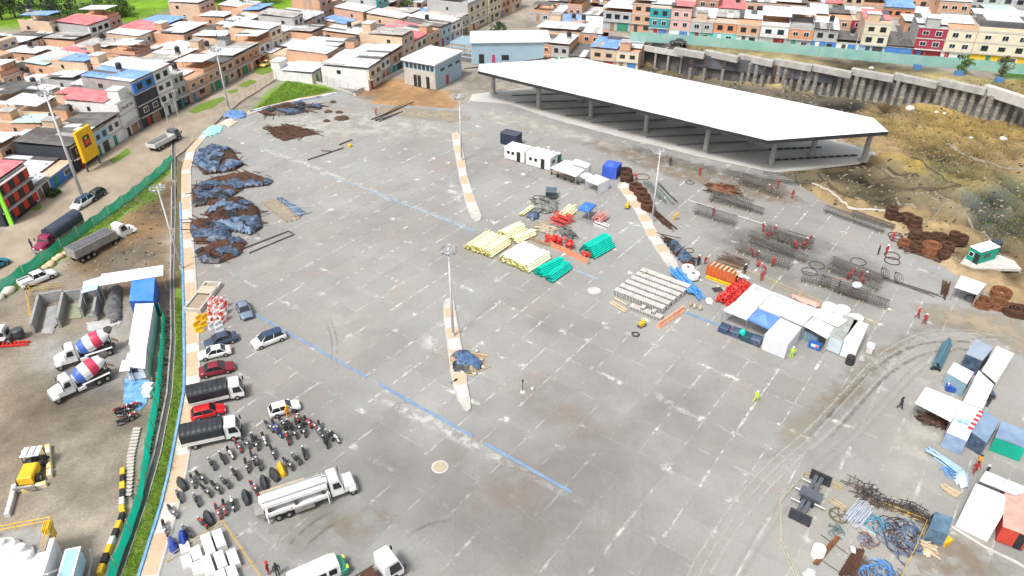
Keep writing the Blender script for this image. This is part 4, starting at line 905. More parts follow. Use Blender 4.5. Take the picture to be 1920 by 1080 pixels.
# ------------------------------------------------------------------ vehicles (local x forward, origin on the ground under the middle)
def loft(mb, secs, mi=0, cap=True):
 """secs: list of closed rings with equal counts"""
 k = len(secs[0]); o = len(mb.v); mb.v += [tuple(p) for s in secs for p in s]
 for i in range(len(secs)-1):
  for j in range(k): mb.f.append([o+i*k+j, o+i*k+(j+1) % k, o+(i+1)*k+(j+1) % k, o+(i+1)*k+j]); mb.m.append(mi)
 if cap:
  mb.f.append([o+j for j in range(k)][::-1]); mb.m.append(mi); mb.f.append([o+(len(secs)-1)*k+j for j in range(k)]); mb.m.append(mi)
 return mb
def sec(x, w, zb, zt, r=.12):
 h = [(w*.9, zb), (w, zb+.12), (w*1.0, zb+(zt-zb)*.55), (w*.96, zt-r*.7), (w*.86, zt), (w*.4, zt+.015)]
 return [(x, y, z) for y, z in h] + [(x, -y, z) for y, z in h[::-1]]
chrome = M('rim_metal', (.5, .5, .5), (.35, .35, .35), sc=3, rough=.35, metal=.6)
WHEEL = {}
def wheel_me(r, wd):
 k = (r, wd)
 if k not in WHEEL:
  a = MB().lathe((0, -wd/2, 0), [(r*.62, 0), (r*.94, .01), (r, .05), (r, wd-.05), (r*.94, wd-.01), (r*.62, wd)], 14, axis=(0, 1, 0)).mesh('tyre', rubber)
  b = MB().lathe((0, -wd/2-.005, 0), [(r*.2, -.01), (r*.6, .015), (r*.64, .05), (r*.64, wd-.04), (r*.6, wd), (r*.2, wd+.02)], 12, axis=(0, 1, 0)).mesh('rim', chrome); WHEEL[k] = (a, b)
 return WHEEL[k]
def wheels(t, xs_, ys_, r, wd):
 a, b = wheel_me(r, wd)
 for x in xs_:
  for y in ys_: o = link('wheel', a, t, (x, y, r)); link('rim', b, o)
hl = MG('headlight_lens', (.75, .77, .8), .15); tl = MG('tail_lamp', (.5, .02, .02), .2)
def car(label, col, L=4.3, W=1.74, Hh=1.45, kind='sedan', group=None, roofcol=None, cat='car', low=None, name='parked_car'):
 t = thing(name, label, cat, (0, 0, 0), 0, group); w = W/2; f, b = L/2, -L/2
 pm = M('carpaint_%s' % ('_'.join('%02d' % int(c*99) for c in col)), col, tuple(c*.9 for c in col), sc=.8, rough=.28, spec=.55, dirt=.06)
 belt = Hh*.62; hood = Hh*.56
 if kind == 'sedan': tops = [(f, .45*Hh), (f-.12, hood*.88), (f-.5, hood*.97), (f-1.15, belt*.98), (0, belt), (b+1.0, belt*1.02), (b+.25, belt*.98), (b+.05, belt*.86), (b, belt*.6)]; cab = (f-1.05, f-1.85, b+1.25, b+.62)
 elif kind == 'pickup': tops = [(f, .45*Hh), (f-.1, hood*.9), (f-.5, hood), (f-1.2, belt), (0, belt), (b+.1, belt), (b, belt*.8)]; cab = (f-1.1, f-1.75, -.55, -.75)
 else: tops = [(f, .42*Hh), (f-.1, hood*.88), (f-.45, hood), (f-1.0, belt), (0, belt), (b+.2, belt*1.03), (b+.03, belt*.9), (b, belt*.55)]; cab = (f-.92, f-1.65, b+.55, b+.12)
 mb = MB(); n = len(tops); loft(mb, [sec(x, w*(.84 if i in (0, n-1) else .95 if i in (1, n-2) else 1), .24, z) for i, (x, z) in enumerate(tops)])
 body = mb.build('body', pm, t, True)
 g = MB(); ww = w*.90; tw = w*.74
 def gs(x, y, z): return [(x, y, belt-.03), (x, y, belt-.03)]
 x0, x1, x2, x3 = cab; zt = Hh-.04
 vs = [(x0, -ww, belt-.04), (x0, ww, belt-.04), (x3, ww, belt-.04), (x3, -ww, belt-.04), (x1, -tw, zt), (x1, tw, zt), (x2, tw, zt), (x2, -tw, zt)]
 g.add(vs, [(1, 0, 4, 5), (3, 2, 6, 7), (0, 3, 7, 4), (2, 1, 5, 6), (4, 7, 6, 5)]); g.build('windows', glass, t)
 r = MB(); rm = roofcol or pm
 loft(r, [[(x, y*k, z) for y, z in ((-tw*1.03, zt-.06), (-tw*.95, zt+.02), (-tw*.5, zt+.055), (tw*.5, zt+.055), (tw*.95, zt+.02), (tw*1.03, zt-.06))] for x, k in ((x1+.05, .97), (x1-.15, 1), (x2+.15, 1), (x2-.05, .97))])
 ro = r.build('roof', rm, t, True)
 pl = MB()
 for s in (-1, 1):
  for a, c in (((x0, ww), (x1, tw)), ((x3, ww), (x2, tw)), (((x0+x3)/2-.05, ww), ((x1+x2)/2-.05, tw))): pl.tube((a[0], s*(a[1]+.012), belt-.05), (c[0], s*(c[1]+.012), zt), .045, n=4)
 pl.build('pillar', pm, t)
 for s in (-1, 1):
  MB().box(f-.16, f-.01, s*w*.62-.17, s*w*.62+.17, hood*.66, hood*.82).build('headlight', hl, t); MB().box(b+.0, b+.12, s*w*.66-.14, s*w*.66+.14, belt*.66, belt*.86).build('tail_lamp', tl, t)
  MB().box(x0-.35, x0-.15, s*(w+.01)-.09, s*(w+.01)+.09, belt, belt+.14).build('mirror', black if col[0] < .3 else pm, t)
 MB().box(f-.04, f+.015, -w*.5, w*.5, .32, .48).build('grille', black, t)
 if kind == 'pickup':
  MB().box(b+.1, -.85, -w*.86, w*.86, belt+.005, belt+.012).build('bed_floor', darksteel, t)
  for s in (-1, 1): MB().box(b+.05, -.8, s*w*.93-.05, s*w*.93+.05, belt-.02, belt+.16).build('bed_side', pm, t)
  MB().box(b+.02, b+.1, -w*.9, w*.9, belt-.02, belt+.16).build('tailgate', pm, t)
 wheels(t, (f-.85, b+.8), (-w+.06, w-.06), .33 if kind != 'pickup' else .38, .22)
 return t
def put(t, front, rear, z=0., zoff=None):
 a, b = P(*front, z), P(*rear, z); c = (a+b)/2; t.location = (c.x, c.y, z); t.rotation_euler = (0, 0, head(b, a)); return t
W_ = (.80, .80, .79)
G_ = 'cars parked in the yard'
put(car('steel blue sedan parked alone beside the orange and red barrier stack', (.18, .22, .30), group=G_), (466, 601), (453, 573), YZ)
put(car('dark navy sedan parked between the barrier stack and white sedan', (.05, .075, .12), group=G_), (390, 651), (441, 636), YZ)
put(car('old white square sedan parked beside the dark navy sedan', (.78, .78, .76), 4.2, 1.6, 1.4, group=G_), (377, 673), (431, 661), YZ)
put(car('dark red sedan parked between white sedan and tarpaulin truck', (.22, .015, .03), group=G_), (435, 692), (381, 704), YZ)
put(car('bright red hatchback squeezed between the two tarpaulin trucks', (.55, .015, .02), 3.9, 1.6, 1.4, 'hatch', G_), (420, 771), (364, 785), YZ)
put(car('white sport utility car with black roof parked on the blue drain strip', W_, 4.5, 1.85, 1.6, 'suv', G_, roofcol=glassb), (479, 652), (531, 632), YZ)
put(car('small white hatchback parked above the motorcycle rows', (.74, .73, .70), 3.7, 1.6, 1.42, 'hatch', G_), (556, 765), (513, 778), YZ)
put(car('white pickup truck by the boulders and green netting', W_, 5.1, 1.8, 1.7, 'pickup', cat='pickup truck', name='pickup_truck'), (97, 518), (48, 538))
put(car('white and dark patrol car on the dirt street below the tall mast', W_, 4.6, 1.8, 1.65, 'suv', roofcol=glassb), (142, 395), (172, 376), .03)
put(car('black hatchback parked nose to the patrol car on the dirt street', (.03, .03, .035), 4.1, 1.7, 1.5, 'hatch'), (168, 380), (194, 362), .03)
put(car('teal car at the lower end of the dirt street', (.03, .2, .28), 4.2, 1.7, 1.5, 'hatch'), (10, 494), (-24, 512), .03)
put(car('cream taxi parked on grass near the small green lawn', (.72, .52, .16), 4.0, 1.65, 1.45), (490, 128), (509, 119), .05)
put(car('white car driving on the upper road', W_, 4.5, 1.8, 1.6, 'suv'), (1880, 55), (1842, 52), 6.95)
put(car('dark car parked on grass behind the aqua screen', (.04, .04, .05), 4.2), (1262, 82), (1280, 84), 6.6)
# ---- lorries
def cab_conv(t, x, W=2.3, col=W_, Hc=2.75, hoodL=1.7, cabL=1.7, name='cab', wh=.5):
 """bonneted cab whose back stands at x"""
 pm = M('lorry_%02d%02d%02d' % tuple(int(c*99) for c in col), col, tuple(c*.88 for c in col), sc=.8, rough=.35, dirt=.15); w = W/2; z0 = .75
 m = MB(); m.prof([(x, z0), (x+cabL, z0), (x+cabL, 1.75), (x+cabL-.35, Hc-.08), (x+cabL-.55, Hc), (x+.1, Hc), (x, Hc-.1)], -w*.9, w*.9, ins=lambda z: .12 if z > 2 else 0)
 c = m.build(name, pm, t)
 h = MB(); xx = x+cabL
 loft(h, [[(xx+dx, y*k, z) for y, z in ((-w*.88, z0), (-w*.88, zt-.25), (-w*.6, zt), (w*.6, zt), (w*.88, zt-.25), (w*.88, z0))] for dx, k, zt in ((0, 1, 1.78), (hoodL*.6, .92, 1.66), (hoodL-.12, .84, 1.5), (hoodL, .78, 1.3))]); h.build('bonnet', pm, t, False)
 MB().add([(xx+.005, -w*.8, 1.8), (xx+.005, w*.8, 1.8), (xx-.33, w*.7, Hc-.2), (xx-.33, -w*.7, Hc-.2)], [(0, 1, 2, 3)]).build('windscreen', glass, t)
 for s in (-1, 1):
  MB().add([(x+.35, s*(w*.9+.01), 1.75), (xx-.15, s*(w*.9+.01), 1.75), (xx-.42, s*(w*.9-.08), Hc-.3), (x+.35, s*(w*.9-.08), Hc-.3)], [(0, 1, 2, 3) if s < 0 else (3, 2, 1, 0)]).build('side_window', glass, t)
  MB().box(xx+hoodL-.95, xx+hoodL-.02, s*w*.9-.22, s*w*.9+.2, .85, 1.12, top=(.15, .1, .02, .02)).build('mudguard', pm, t)
  MB().box(xx+hoodL-.1, xx+hoodL+.03, s*w*.62-.16, s*w*.62+.16, 1.0, 1.2).build('headlight', hl, t); MB().box(xx+.0, xx+.12, s*(w+.18)-.09, s*(w+.18)+.09, 1.7, 2.3).build('mirror', darksteel, t)
 MB().box(xx+hoodL, xx+hoodL+.2, -w*.95, w*.95, .5, .85).build('bumper', chrome, t)
 wheels(t, (xx+hoodL-.5,), (-w+.18, w-.18), wh, .3); return c
def cab_flat(t, x, W=2.0, col=W_, Hc=2.35, cabL=1.6):
 pm = M('lorry_%02d%02d%02d' % tuple(int(c*99) for c in col), col, tuple(c*.88 for c in col), sc=.8, rough=.35, dirt=.15); w = W/2
 m = MB(); m.prof([(x, .55), (x+cabL, .55), (x+cabL+.05, 1.25), (x+cabL-.3, Hc-.12), (x+cabL-.5, Hc), (x+.1, Hc), (x, Hc-.08)], -w, w, ins=lambda z: .1 if z > 1.6 else 0); m.build('cab', pm, t)
 MB().add([(x+cabL+.045, -w*.86, 1.32), (x+cabL+.045, w*.86, 1.32), (x+cabL-.25, w*.8, Hc-.2), (x+cabL-.25, -w*.8, Hc-.2)], [(0, 1, 2, 3)]).build('windscreen', glass, t)
 for s in (-1, 1):
  MB().add([(x+.45, s*(w+.01), 1.3), (x+cabL-.12, s*(w+.01), 1.3), (x+cabL-.34, s*(w-.08), Hc-.28), (x+.45, s*(w-.08), Hc-.28)], [(0, 1, 2, 3) if s < 0 else (3, 2, 1, 0)]).build('side_window', glass, t)
  MB().box(x+cabL+.0, x+cabL+.08, s*w*.7-.18, s*w*.7+.18, .75, .95).build('headlight', hl, t); MB().box(x+cabL+.05, x+cabL+.2, s*(w+.16)-.09, s*(w+.16)+.09, 1.35, 1.85).build('mirror', black, t)
 MB().box(x+cabL, x+cabL+.15, -w, w, .42, .68).build('bumper', darksteel, t)
def arch_body(t, x0, x1, W, z0, zs, za, mat_, nm='tarpaulin_cover', ribs=8, nar=7):
 m = MB(); w = W/2; secs = []
 n = ribs*2
 for i in range(n+1):
  x = x0+(x1-x0)*i/n; k = 0 if i % 2 == 0 else -.035
  pr = [(-w, z0)] + [(-w*math.cos(math.pi*j/nar)*(1 if 0 < j < nar else 1), zs+(za-zs)*math.sin(math.pi*j/nar)+k) for j in range(nar+1)] + [(w, z0)]
  secs.append([(x, y, z) for y, z in pr])
 loft(m, secs); return m.build(nm, mat_, t)
def frame(t, x0, x1, z=.75, w=.45): MB().box(x0, x1, -w, w, z-.18, z).build('chassis', darksteel, t)
def tarp_truck(label, front, rear):
 t = thing('cargo_truck', label, 'truck', group='small tarpaulin trucks'); cab_flat(t, 1.45, 2.0); frame(t, -3.1, 2.9, .7)
 MB().box(-3.2, 1.35, -1.1, 1.1, .78, 1.0).build('cargo_bed', white, t)
 for s in (-1, 1): MB().box(-3.2, 1.35, s*1.1-.03, s*1.1+.03, 1.0, 1.35).build('side_board', paint(.72, .70, .68), t)
 arch_body(t, -3.2, 1.35, 2.26, 1.3, 2.35, 2.75, tarp_k); wheels(t, (2.2,), (-.88, .88), .4, .25); wheels(t, (-1.9,), (-.85, .85), .4, .4); return put(t, front, rear, YZ)
tarp_truck('small truck with rounded black tarpaulin parked between dark red and bright red cars', (456, 739), (364, 760))
tarp_truck('small truck with black tarpaulin parked beside the motorcycles', (445, 815), (357, 834))
# burgundy truck
t = thing('cargo_truck', 'burgundy bonneted truck with a long dark blue tarpaulin on the dirt street', 'truck'); cab_conv(t, 2.3, 2.2, (.22, .02, .07), 2.5, 1.4, 1.4); frame(t, -4.5, 4.6)
MB().box(-4.6, 2.1, -1.2, 1.2, .85, 1.5).build('cargo_bed', wood, t); arch_body(t, -4.6, 2.1, 2.42, 1.45, 2.6, 3.2, M('dark_blue_tarp', (.02, .03, .055), (.05, .065, .09), sc=.8, rough=.5), ribs=9); wheels(t, (-2.2,), (-.95, .95), .5, .5)
put(t, (84, 472), (146, 428), .03)
# tipper semi
t = thing('tipper_truck', 'white tractor with long grey covered tipper trailer by the netting fence', 'truck'); cab_conv(t, 3.1, 2.4, W_, 2.9); frame(t, 1.2, 6.2, .95); wheels(t, (1.5, 2.7), (-.98, .98), .52, .5)
tg = M('worn_grey_steel', (.36, .35, .33), (.26, .25, .24), sc=1, rough=.6, dirt=.3, metal=.2)
m = MB(); m.box(-6.4, 2.4, -1.25, 1.25, 1.2, 2.6, top=(0, .3, -.02, -.02)); m.build('trailer_body', tg, t); MB().box(-6.3, 2.0, -1.15, 1.15, 2.605, 2.75, top=(.3, .3, .35, .35)).build('load_cover', M('grey_load_cover', (.09, .09, .095), (.13, .13, .13), sc=1, rough=.7), t)
for k in range(9):
 for s in (-1, 1): MB().box(-6.2+k*.98, -6.08+k*.98, s*1.29-.05, s*1.29+.05, 1.2, 2.55).build('side_rib', tg, t)
wheels(t, (-5.4, -4.2, -3.0), (-.98, .98), .52, .5); put(t, (250, 437), (140, 494)); t.scale = (.88, 1, 1)
# street lorry behind fence
t = thing('flatbed_truck', 'grey dropside truck parked at the far end of the dirt street', 'truck'); cab_flat(t, 2.2, 2.2, (.12, .12, .13), 2.5); frame(t, -3.8, 3.6); MB().box(-4.0, 2.1, -1.2, 1.2, .85, 1.0).build('deck', tg, t)
for s in (-1, 1): MB().box(-4.0, 2.1, s*1.2-.04, s*1.2+.04, 1.0, 1.8).build('side_board', paint(.62, .62, .58), t)
for x in (-4.0, 2.06): MB().box(x-.04, x+.04, -1.2, 1.2, 1.0, 1.8).build('end_board', paint(.62, .62, .58), t)
wheels(t, (3.0, -2.0, -3.0), (-.98, .98), .5, .4); put(t, (336, 258), (284, 286), .03)
# concrete mixers
def mixer(label, front, rear):
 t = thing('mixer_truck', label, 'mixer truck', group='concrete mixer trucks'); cab_conv(t, 1.3, 2.4, W_, 2.75, 1.7, 1.5); frame(t, -4.4, 4.3, .95)
 ax = Vector((-.97, 0, .24)); a = Vector((.9, 0, 1.75))
 bands = [((.35, 0), (.75, .3), (1.05, 1.0), white), ]
 prof = [(.45, 0), (.80, .25), (1.02, .8), (1.14, 1.35), (1.18, 1.9), (1.18, 2.5), (1.12, 3.1), (.98, 3.8), (.75, 4.6), (.55, 5.1)]
 cols = [white, paint(.06, .14, .50, .4), paint(.06, .14, .50, .4), white, white, paint(.62, .04, .10, .4), paint(.62, .04, .10, .4), white, white]
 d = MB(); used = []
 for i in range(len(prof)-1):
  mt = cols[i]; used.append(mt) if mt not in used else None
  d.lathe(a, prof[i:i+2], 16, used.index(mt), axis=ax)
 dr_ = d.build('drum', used, t, False)
 m = MB()
 for s in (-1, 1): m.tube((-4.0, s*.7, .9), (-3.9, s*.5, 2.9), .09, n=5); m.tube((-2.8, s*.8, .9), (-3.6, s*.55, 2.4), .07, n=5)
 m.build('rear_frame', darksteel, t); MB().lathe((-4.15, 0, 2.9), [(.3, 0), (.75, .6), (.75, .65)], 10).build('hopper', darksteel, t)
 MB().prof([(-4.2, 1.9), (-5.1, 1.2), (-5.1, 1.1), (-4.2, 1.75)], -.3, .3).build('chute', paint(.55, .3, .15), t)
 for s in (-1, 1): MB().box(-3.9, .2, s*1.15-.16, s*1.15+.16, 1.2, 1.26).build('mudguard', white, t); MB().box(-.2, 1.0, s*1.0-.15, s*1.0+.15, .5, .9).build('side_tank', paint(.65, .62, .1) if s < 0 else white, t)
 wheels(t, (-2.0, -3.3), (-.98, .98), .52, .5); MB().box(.95, 1.25, -.9, .9, 1.0, 2.1).build('water_tank', white, t)
 put(t, front, rear); t.scale = (.80, .95, .97); return t
mixer('concrete mixer truck with striped drum, parked against the long white shed', (112, 688), (216, 655)); mixer('concrete mixer truck with striped drum and yellow side tank, parked on the open mud side', (102, 752), (210, 702))
# concrete pump truck
t = thing('pump_truck', 'white concrete boom pump truck parked beside the motorcycles', 'pump truck'); cab_conv(t, 3.4, 2.4, W_, 2.8, 1.7, 1.6); frame(t, -5.4, 5.6, .95)
MB().box(-5.2, 3.2, -1.15, 1.15, .95, 1.3).build('deck', white, t)
for k, (y, z, x0, x1, wd) in enumerate(((-.75, 2.35, -5.4, 3.0, .42), (-.15, 2.55, -5.6, 3.2, .5), (.5, 2.35, -5.5, 2.6, .42), (1.0, 1.9, -5.6, 3.3, .2))):
 m = MB(); m.box(x0, x1, y-wd/2, y+wd/2, z-.25, z+.2, bev=.05); m.build('boom_section', white, t)
for k, y in enumerate((-.45, .2, .78)): MB().tube((-5.2, y, 2.55), (2.8, y, 2.62), .08, n=6).build('delivery_pipe', steel, t)
for x in (-4.6, -1.2, 2.4):
 MB().box(x-.2, x+.2, -1.0, 1.1, 1.3, 2.1).build('boom_support', darksteel, t)
for s in (-1, 1):
 MB().box(-4.8, -2.0, s*1.2-.12, s*1.2+.12, 1.25, 1.6).build('outrigger_arm', white, t); MB().box(1.3, 3.0, s*1.2-.12, s*1.2+.12, 1.2, 1.6).build('outrigger_arm', white, t); MB().box(-1.6, 1.0, s*1.1-.2, s*1.1+.2, .5, 1.15).build('side_box', tg, t)
 MB().tube((2.9, s*1.3, .3), (2.9, s*1.3, 2.0), .1, n=6).build('outrigger_leg', white, t); MB().tube((-5.0, s*1.2, .3), (-5.0, s*1.2, 1.7), .1, n=6).build('outrigger_leg', white, t)
MB().prof([(-6.4, 1.5), (-5.3, 1.5), (-5.3, .7), (-6.0, .7)], -.8, .8).build('hopper', tg, t); MB().lathe((2.6, 0, 1.3), [(.5, 0), (.5, .8), (.35, .9), (.35, 1.3)], 12).build('turret', white, t); MB().tube((-5.3, 1.25, 2.3), (.5, 1.25, 2.3), .11, n=6).build('timber_pole', woodl, t)
wheels(t, (-3.7, -2.4), (-.98, .98), .52, .5); put(t, (648, 918), (496, 970), YZ); t.scale = (.78, 1, 1)
# van and stripped lorry at the bottom
t = thing('white_van', 'white minibus with green and yellow nose parked by the red block pen', 'van'); t['label'] = 'white minibus with green and yellow nose beside the cab only lorry'
m = MB(); loft(m, [[(x, y*k, z) for y, z in ((-.95, .35), (-.98, 1.1), (-.86, zt-.18), (-.6, zt), (.6, zt), (.86, zt-.18), (.98, 1.1), (.95, .35))] for x, k, zt in ((-2.7, .95, 2.1), (-2.6, 1, 2.25), (1.3, 1, 2.25), (1.9, .98, 2.05))]); m.build('body', white, t, False)
m = MB(); loft(m, [[(x, y*k, z) for y, z in ((-.95, .35), (-.96, 1.0), (-.8, zt-.1), (-.5, zt), (.5, zt), (.8, zt-.1), (.96, 1.0), (.95, .35))] for x, k, zt in ((1.9, 1, 1.55), (2.5, .95, 1.2), (2.7, .85, .85))]); m.build('nose', paint(.05, .32, .22, .4), t)
MB().add([(2.0, -.85, 1.45), (2.0, .85, 1.45), (1.88, .78, 2.02), (1.88, -.78, 2.02)], [(0, 1, 2, 3)]).build('windscreen', glass, t)
for s in (-1, 1):
 MB().box(2.45, 2.72, s*.6-.2, s*.6+.2, .85, 1.1).build('bumper_flash', paint(.65, .75, .05), t)
 for x in (.8, -.2, -1.2, -2.2): MB().add([(x, s*.985, 1.2), (x+.75, s*.985, 1.2), (x+.75, s*.90, 1.85), (x, s*.90, 1.85)], [(0, 1, 2, 3) if s < 0 else (3, 2, 1, 0)]).build('side_window', glass, t)
wheels(t, (1.7, -1.7), (-.84, .84), .34, .22); put(t, (643, 1068), (556, 1108), YZ)
t = thing('flatbed_truck', 'white cab lorry with bare rusty chassis beside the minibus', 'truck'); cab_flat(t, 1.2, 2.3, W_, 2.75, 1.8); MB().box(-4.4, 3.0, -.45, .45, .6, .85).build('chassis', darksteel, t)
for k in range(9): MB().tube((-3.5+k*.5, -.9+.2*(k % 3), .95+.1*(k % 2)), (-2.2+k*.35, .8-.25*(k % 2), 1.2+.15*(k % 3)), .1, n=5).build('scrap_bar', rust, t)
for y in (-1.1, 1.1): MB().box(-4.3, 1.0, y-.06, y+.06, .9, 1.0).build('side_rail', darksteel, t)
MB().box(-.6, .9, -.9, .9, .8, 1.5, top=(.2, .2, .2, .2)).build('engine_block', rust, t); wheels(t, (2.0, -2.6), (-.98, .98), .5, .4); put(t, (742, 1068), (646, 1128), YZ)
# yellow loader with white canopy
p = P(65, 890); t = thing('wheel_loader', 'yellow loader with striped white canopy fenced by concrete barriers', 'loader', (p.x, p.y, zat(p.x, p.y)), math.radians(-80))
MB().box(-.4, 1.9, -.75, .75, .6, 1.6, bev=.12).build('engine_cover', yellow, t); MB().box(-2.0, -.5, -.8, .8, .6, 1.0).build('rear_frame', darksteel, t)
cn = MB(); cn.box(-2.0, -.5, -.95, .95, 2.3, 2.4, bev=.04); cr = cn.build('canopy', white, t);
for y in (-.35, .3): MB().box(-1.95, -.55, y, y+.1, 2.401, 2.415).build('stripe', black, cr)
for x in (-1.9, -.6):
 for y in (-.85, .85): MB().tube((x, y, .9), (x, y, 2.3), .05, n=5).build('canopy_post', black, t)
MB().box(-1.5, -1.0, -.3, .3, 1.0, 1.5).build('seat', black, t); MB().prof([(1.9, .2), (2.5, .2), (2.6, .9), (2.45, .9), (2.3, .45), (1.9, .5)], -1.1, 1.1).build('bucket', tg, t); wheels(t, (1.1, -1.4), (-.95, .95), .55, .4)
# ---- motorcycles
def moto(col, colname):
 t = thing('motorcycle', '', 'motorcycle'); t.scale = (1.03, 1.05, 1.03)
 wa = MB().ring((0, 0, 0), .27, .06, 12, 5).mesh('tyre', rubber)
 for x in (.64, -.62): o = link('wheel', wa, t, (x, 0, .32)); o.rotation_euler = (math.pi/2, 0, 0); h_ = MB().lathe((0, 0, -.04), [(.2, 0), (.22, .04), (.2, .08)], 8).build('rim', chrome, o)
 m = MB(); m.tube((.64, .07, .32), (.42, .07, .98), .03, n=5); m.tube((.64, -.07, .32), (.42, -.07, .98), .03, n=5); m.build('fork', steel, t)
 MB().box(-.15, .25, -.14, .14, .28, .62, bev=.05).build('engine', darksteel, t)
 m = MB(); m.blob((.18, 0, .80), .30, .17, .16, 8, 5, 0); m.build('fuel_tank', col, t, True)
 MB().box(-.72, -.05, -.14, .14, .76, .88, bev=.04).build('seat', black, t); MB().prof([(-.95, .72), (-.5, .62), (-.45, .78), (-.95, .85)], -.1, .1).build('tail', col, t)
 m = MB(); m.tube((.40, -.36, 1.06), (.40, .36, 1.06), .025, n=5); m.build('handlebar', steel, t); MB().blob((.58, 0, .9), .1, .13, .12, 8, 4, 0).build('headlamp', hl, t, True)
 MB().tube((-.2, -.15, .3), (-.85, -.17, .42), .05, n=6).build('exhaust', chrome, t); MB().prof([(.35, .62), (.7, .68), (.92, .5), (.88, .46), (.68, .62), (.4, .58)], -.07, .07).build('front_mudguard', col, t); return t
def cover():
 m = MB(); loft(m, [[(x, y*w_, z*h_) for y, z in ((-1, 0), (-.8, .55), (-.25, .95), (.25, .95), (.8, .55), (1, 0))] for x, w_, h_ in ((-.98, .12, .5), (-.85, .32, .75), (-.3, .38, .95), (.25, .46, 1.12), (.5, .42, 1.15), (.85, .25, .75), (1.0, .1, .4))]); return m
MC = [(M('moto_red', (.45, .02, .02), sc=2, rough=.3), 'red'), (M('moto_black', (.012, .012, .015), sc=2, rough=.3), 'black'), (M('moto_blue', (.02, .06, .32), sc=2, rough=.3), 'blue'), (M('moto_white', (.7, .7, .7), sc=2, rough=.3), 'white'), (M('moto_grey', (.10, .11, .12), sc=2, rough=.35), 'grey'), (M('moto_green', (.08, .14, .09), sc=2, rough=.3), 'green')]
protos = [moto(c, n) for c, n in MC]; pu = [False]*len(protos)
cvm = cover().mesh('bike_cover', M('bike_cover_cloth', (.025, .03, .032), (.05, .055, .06), sc=2, rough=.6, bump=.5), False); cvy = cover().mesh('bike_cover', M('yellow_cover', (.75, .45, .02), sc=2, rough=.5)); cvb = cover().mesh('bike_cover', MATS['moto_blue'])
q1 = [(1790, 130, 0), (1845, 105, 4), (1900, 75, 1), (1730, 180, 3), (1670, 215, 1), (1590, 260, 4), (1900, 220, 1), (1855, 275, 1), (1765, 335, 1), (1690, 400, 4), (1625, 440, 1), (1550, 465, 1), (1450, 390, 4), (1510, 365, 1), (1475, 530, 4), (1750, 560, 3), (1690, 590, 0), (1640, 620, 0), (1850, 505, 9), (1570, 660, 9), (1525, 705, 0), (1405, 765, 4), (1300, 860, 8), (1380, 815, 8), (1245, 745, 4), (1300, 620, 4), (1345, 500, 5), (1370, 405, 9), (1910, 440, 0)]
q2 = [(10, 110, 1), (65, 75, 3), (130, 175, 1), (20, 260, 4), (240, 70, 0), (165, 25, 2), (280, 30, 1), (360, 12, 1), (520, 95, 1), (495, 50, 4), (548, 45, 5), (595, 62, 3), (362, 178, 1), (300, 222, 4), (245, 265, 1), (195, 297, 7), (140, 335, 9), (65, 395, 9), (8, 465, 0), (100, -20, 4), (215, -15, 1)]
q3 = [(200, 1035, 4), (150, 1060, 2), (300, 985, 0), (335, 1010, 5), (390, 1030, 0), (430, 1050, 0), (480, 1070, 4), (255, 1050, 1), (320, 1062, 1)]
allm = [(x/4, 810+y/4, k) for x, y, k in q1] + [(480+x/4, 810+y/4, k) for x, y, k in q2] + [(480+x/4, 540+y/4, k) for x, y, k in q3]
rr = random.Random(5); nearby = lambda x, y: 'beside the pump truck' if y > 845 and x > 440 else 'beside the sidewalk' if x < 352 else 'near the tarpaulin truck' if x < 432 and y < 880 else 'by the yellow rail' if y > 930 else 'in the far parking row' if y < 825 else 'in the middle parking row'
for x, y, k in allm:
 p = P(x, y, YZ); a, b = P(x-9, y-17, YZ), P(x+9, y+17, YZ); hd = head(a, b)+rr.uniform(-.22, .22)+(math.pi if rr.random() < .5 else 0); wh = nearby(x, y)
 if k < 7:
  lab = '%s motorcycle parked upright %s' % (MC[k][1], wh)
  if not pu[k]: pu[k] = True; o = protos[k]; o.location = p; o.rotation_euler = (0, 0, hd); o['label'] = lab; o['group'] = 'parked motorcycles'
  else: o = copy_tree(protos[k], p, hd, lab, 'parked motorcycles')
  if rr.random() < .45: hm = MB().blob((-.55, 0, 1.0), .16, .15, .14, 8, 5, 0).build('top_case', black, o, True)
 else:
  c, n = {7: (cvy, 'bright yellow'), 8: (cvb, 'blue'), 9: (cvm, 'black')}[k]
  tag(link('covered_motorcycle', c, None, p, hd), 'motorcycle under a %s cover %s' % (n, wh), 'motorcycle', 'covered motorcycles')
for i, u in enumerate(pu):
 if not u: print('unused proto', i)
for i, (x, y) in enumerate(((925, 930), (960, 920), (1005, 905), (940, 955), (985, 985), (950, 1010))):
 p = P(x/4, 540+y/4); o = copy_tree(protos[1 if i % 2 else 0], (p.x, p.y, zat(p.x, p.y)), rr.uniform(.2, .7), '%s motorcycle parked on the mud below the blue floor sheet' % ('black' if i % 2 else 'red'), 'motorcycles on the mud')
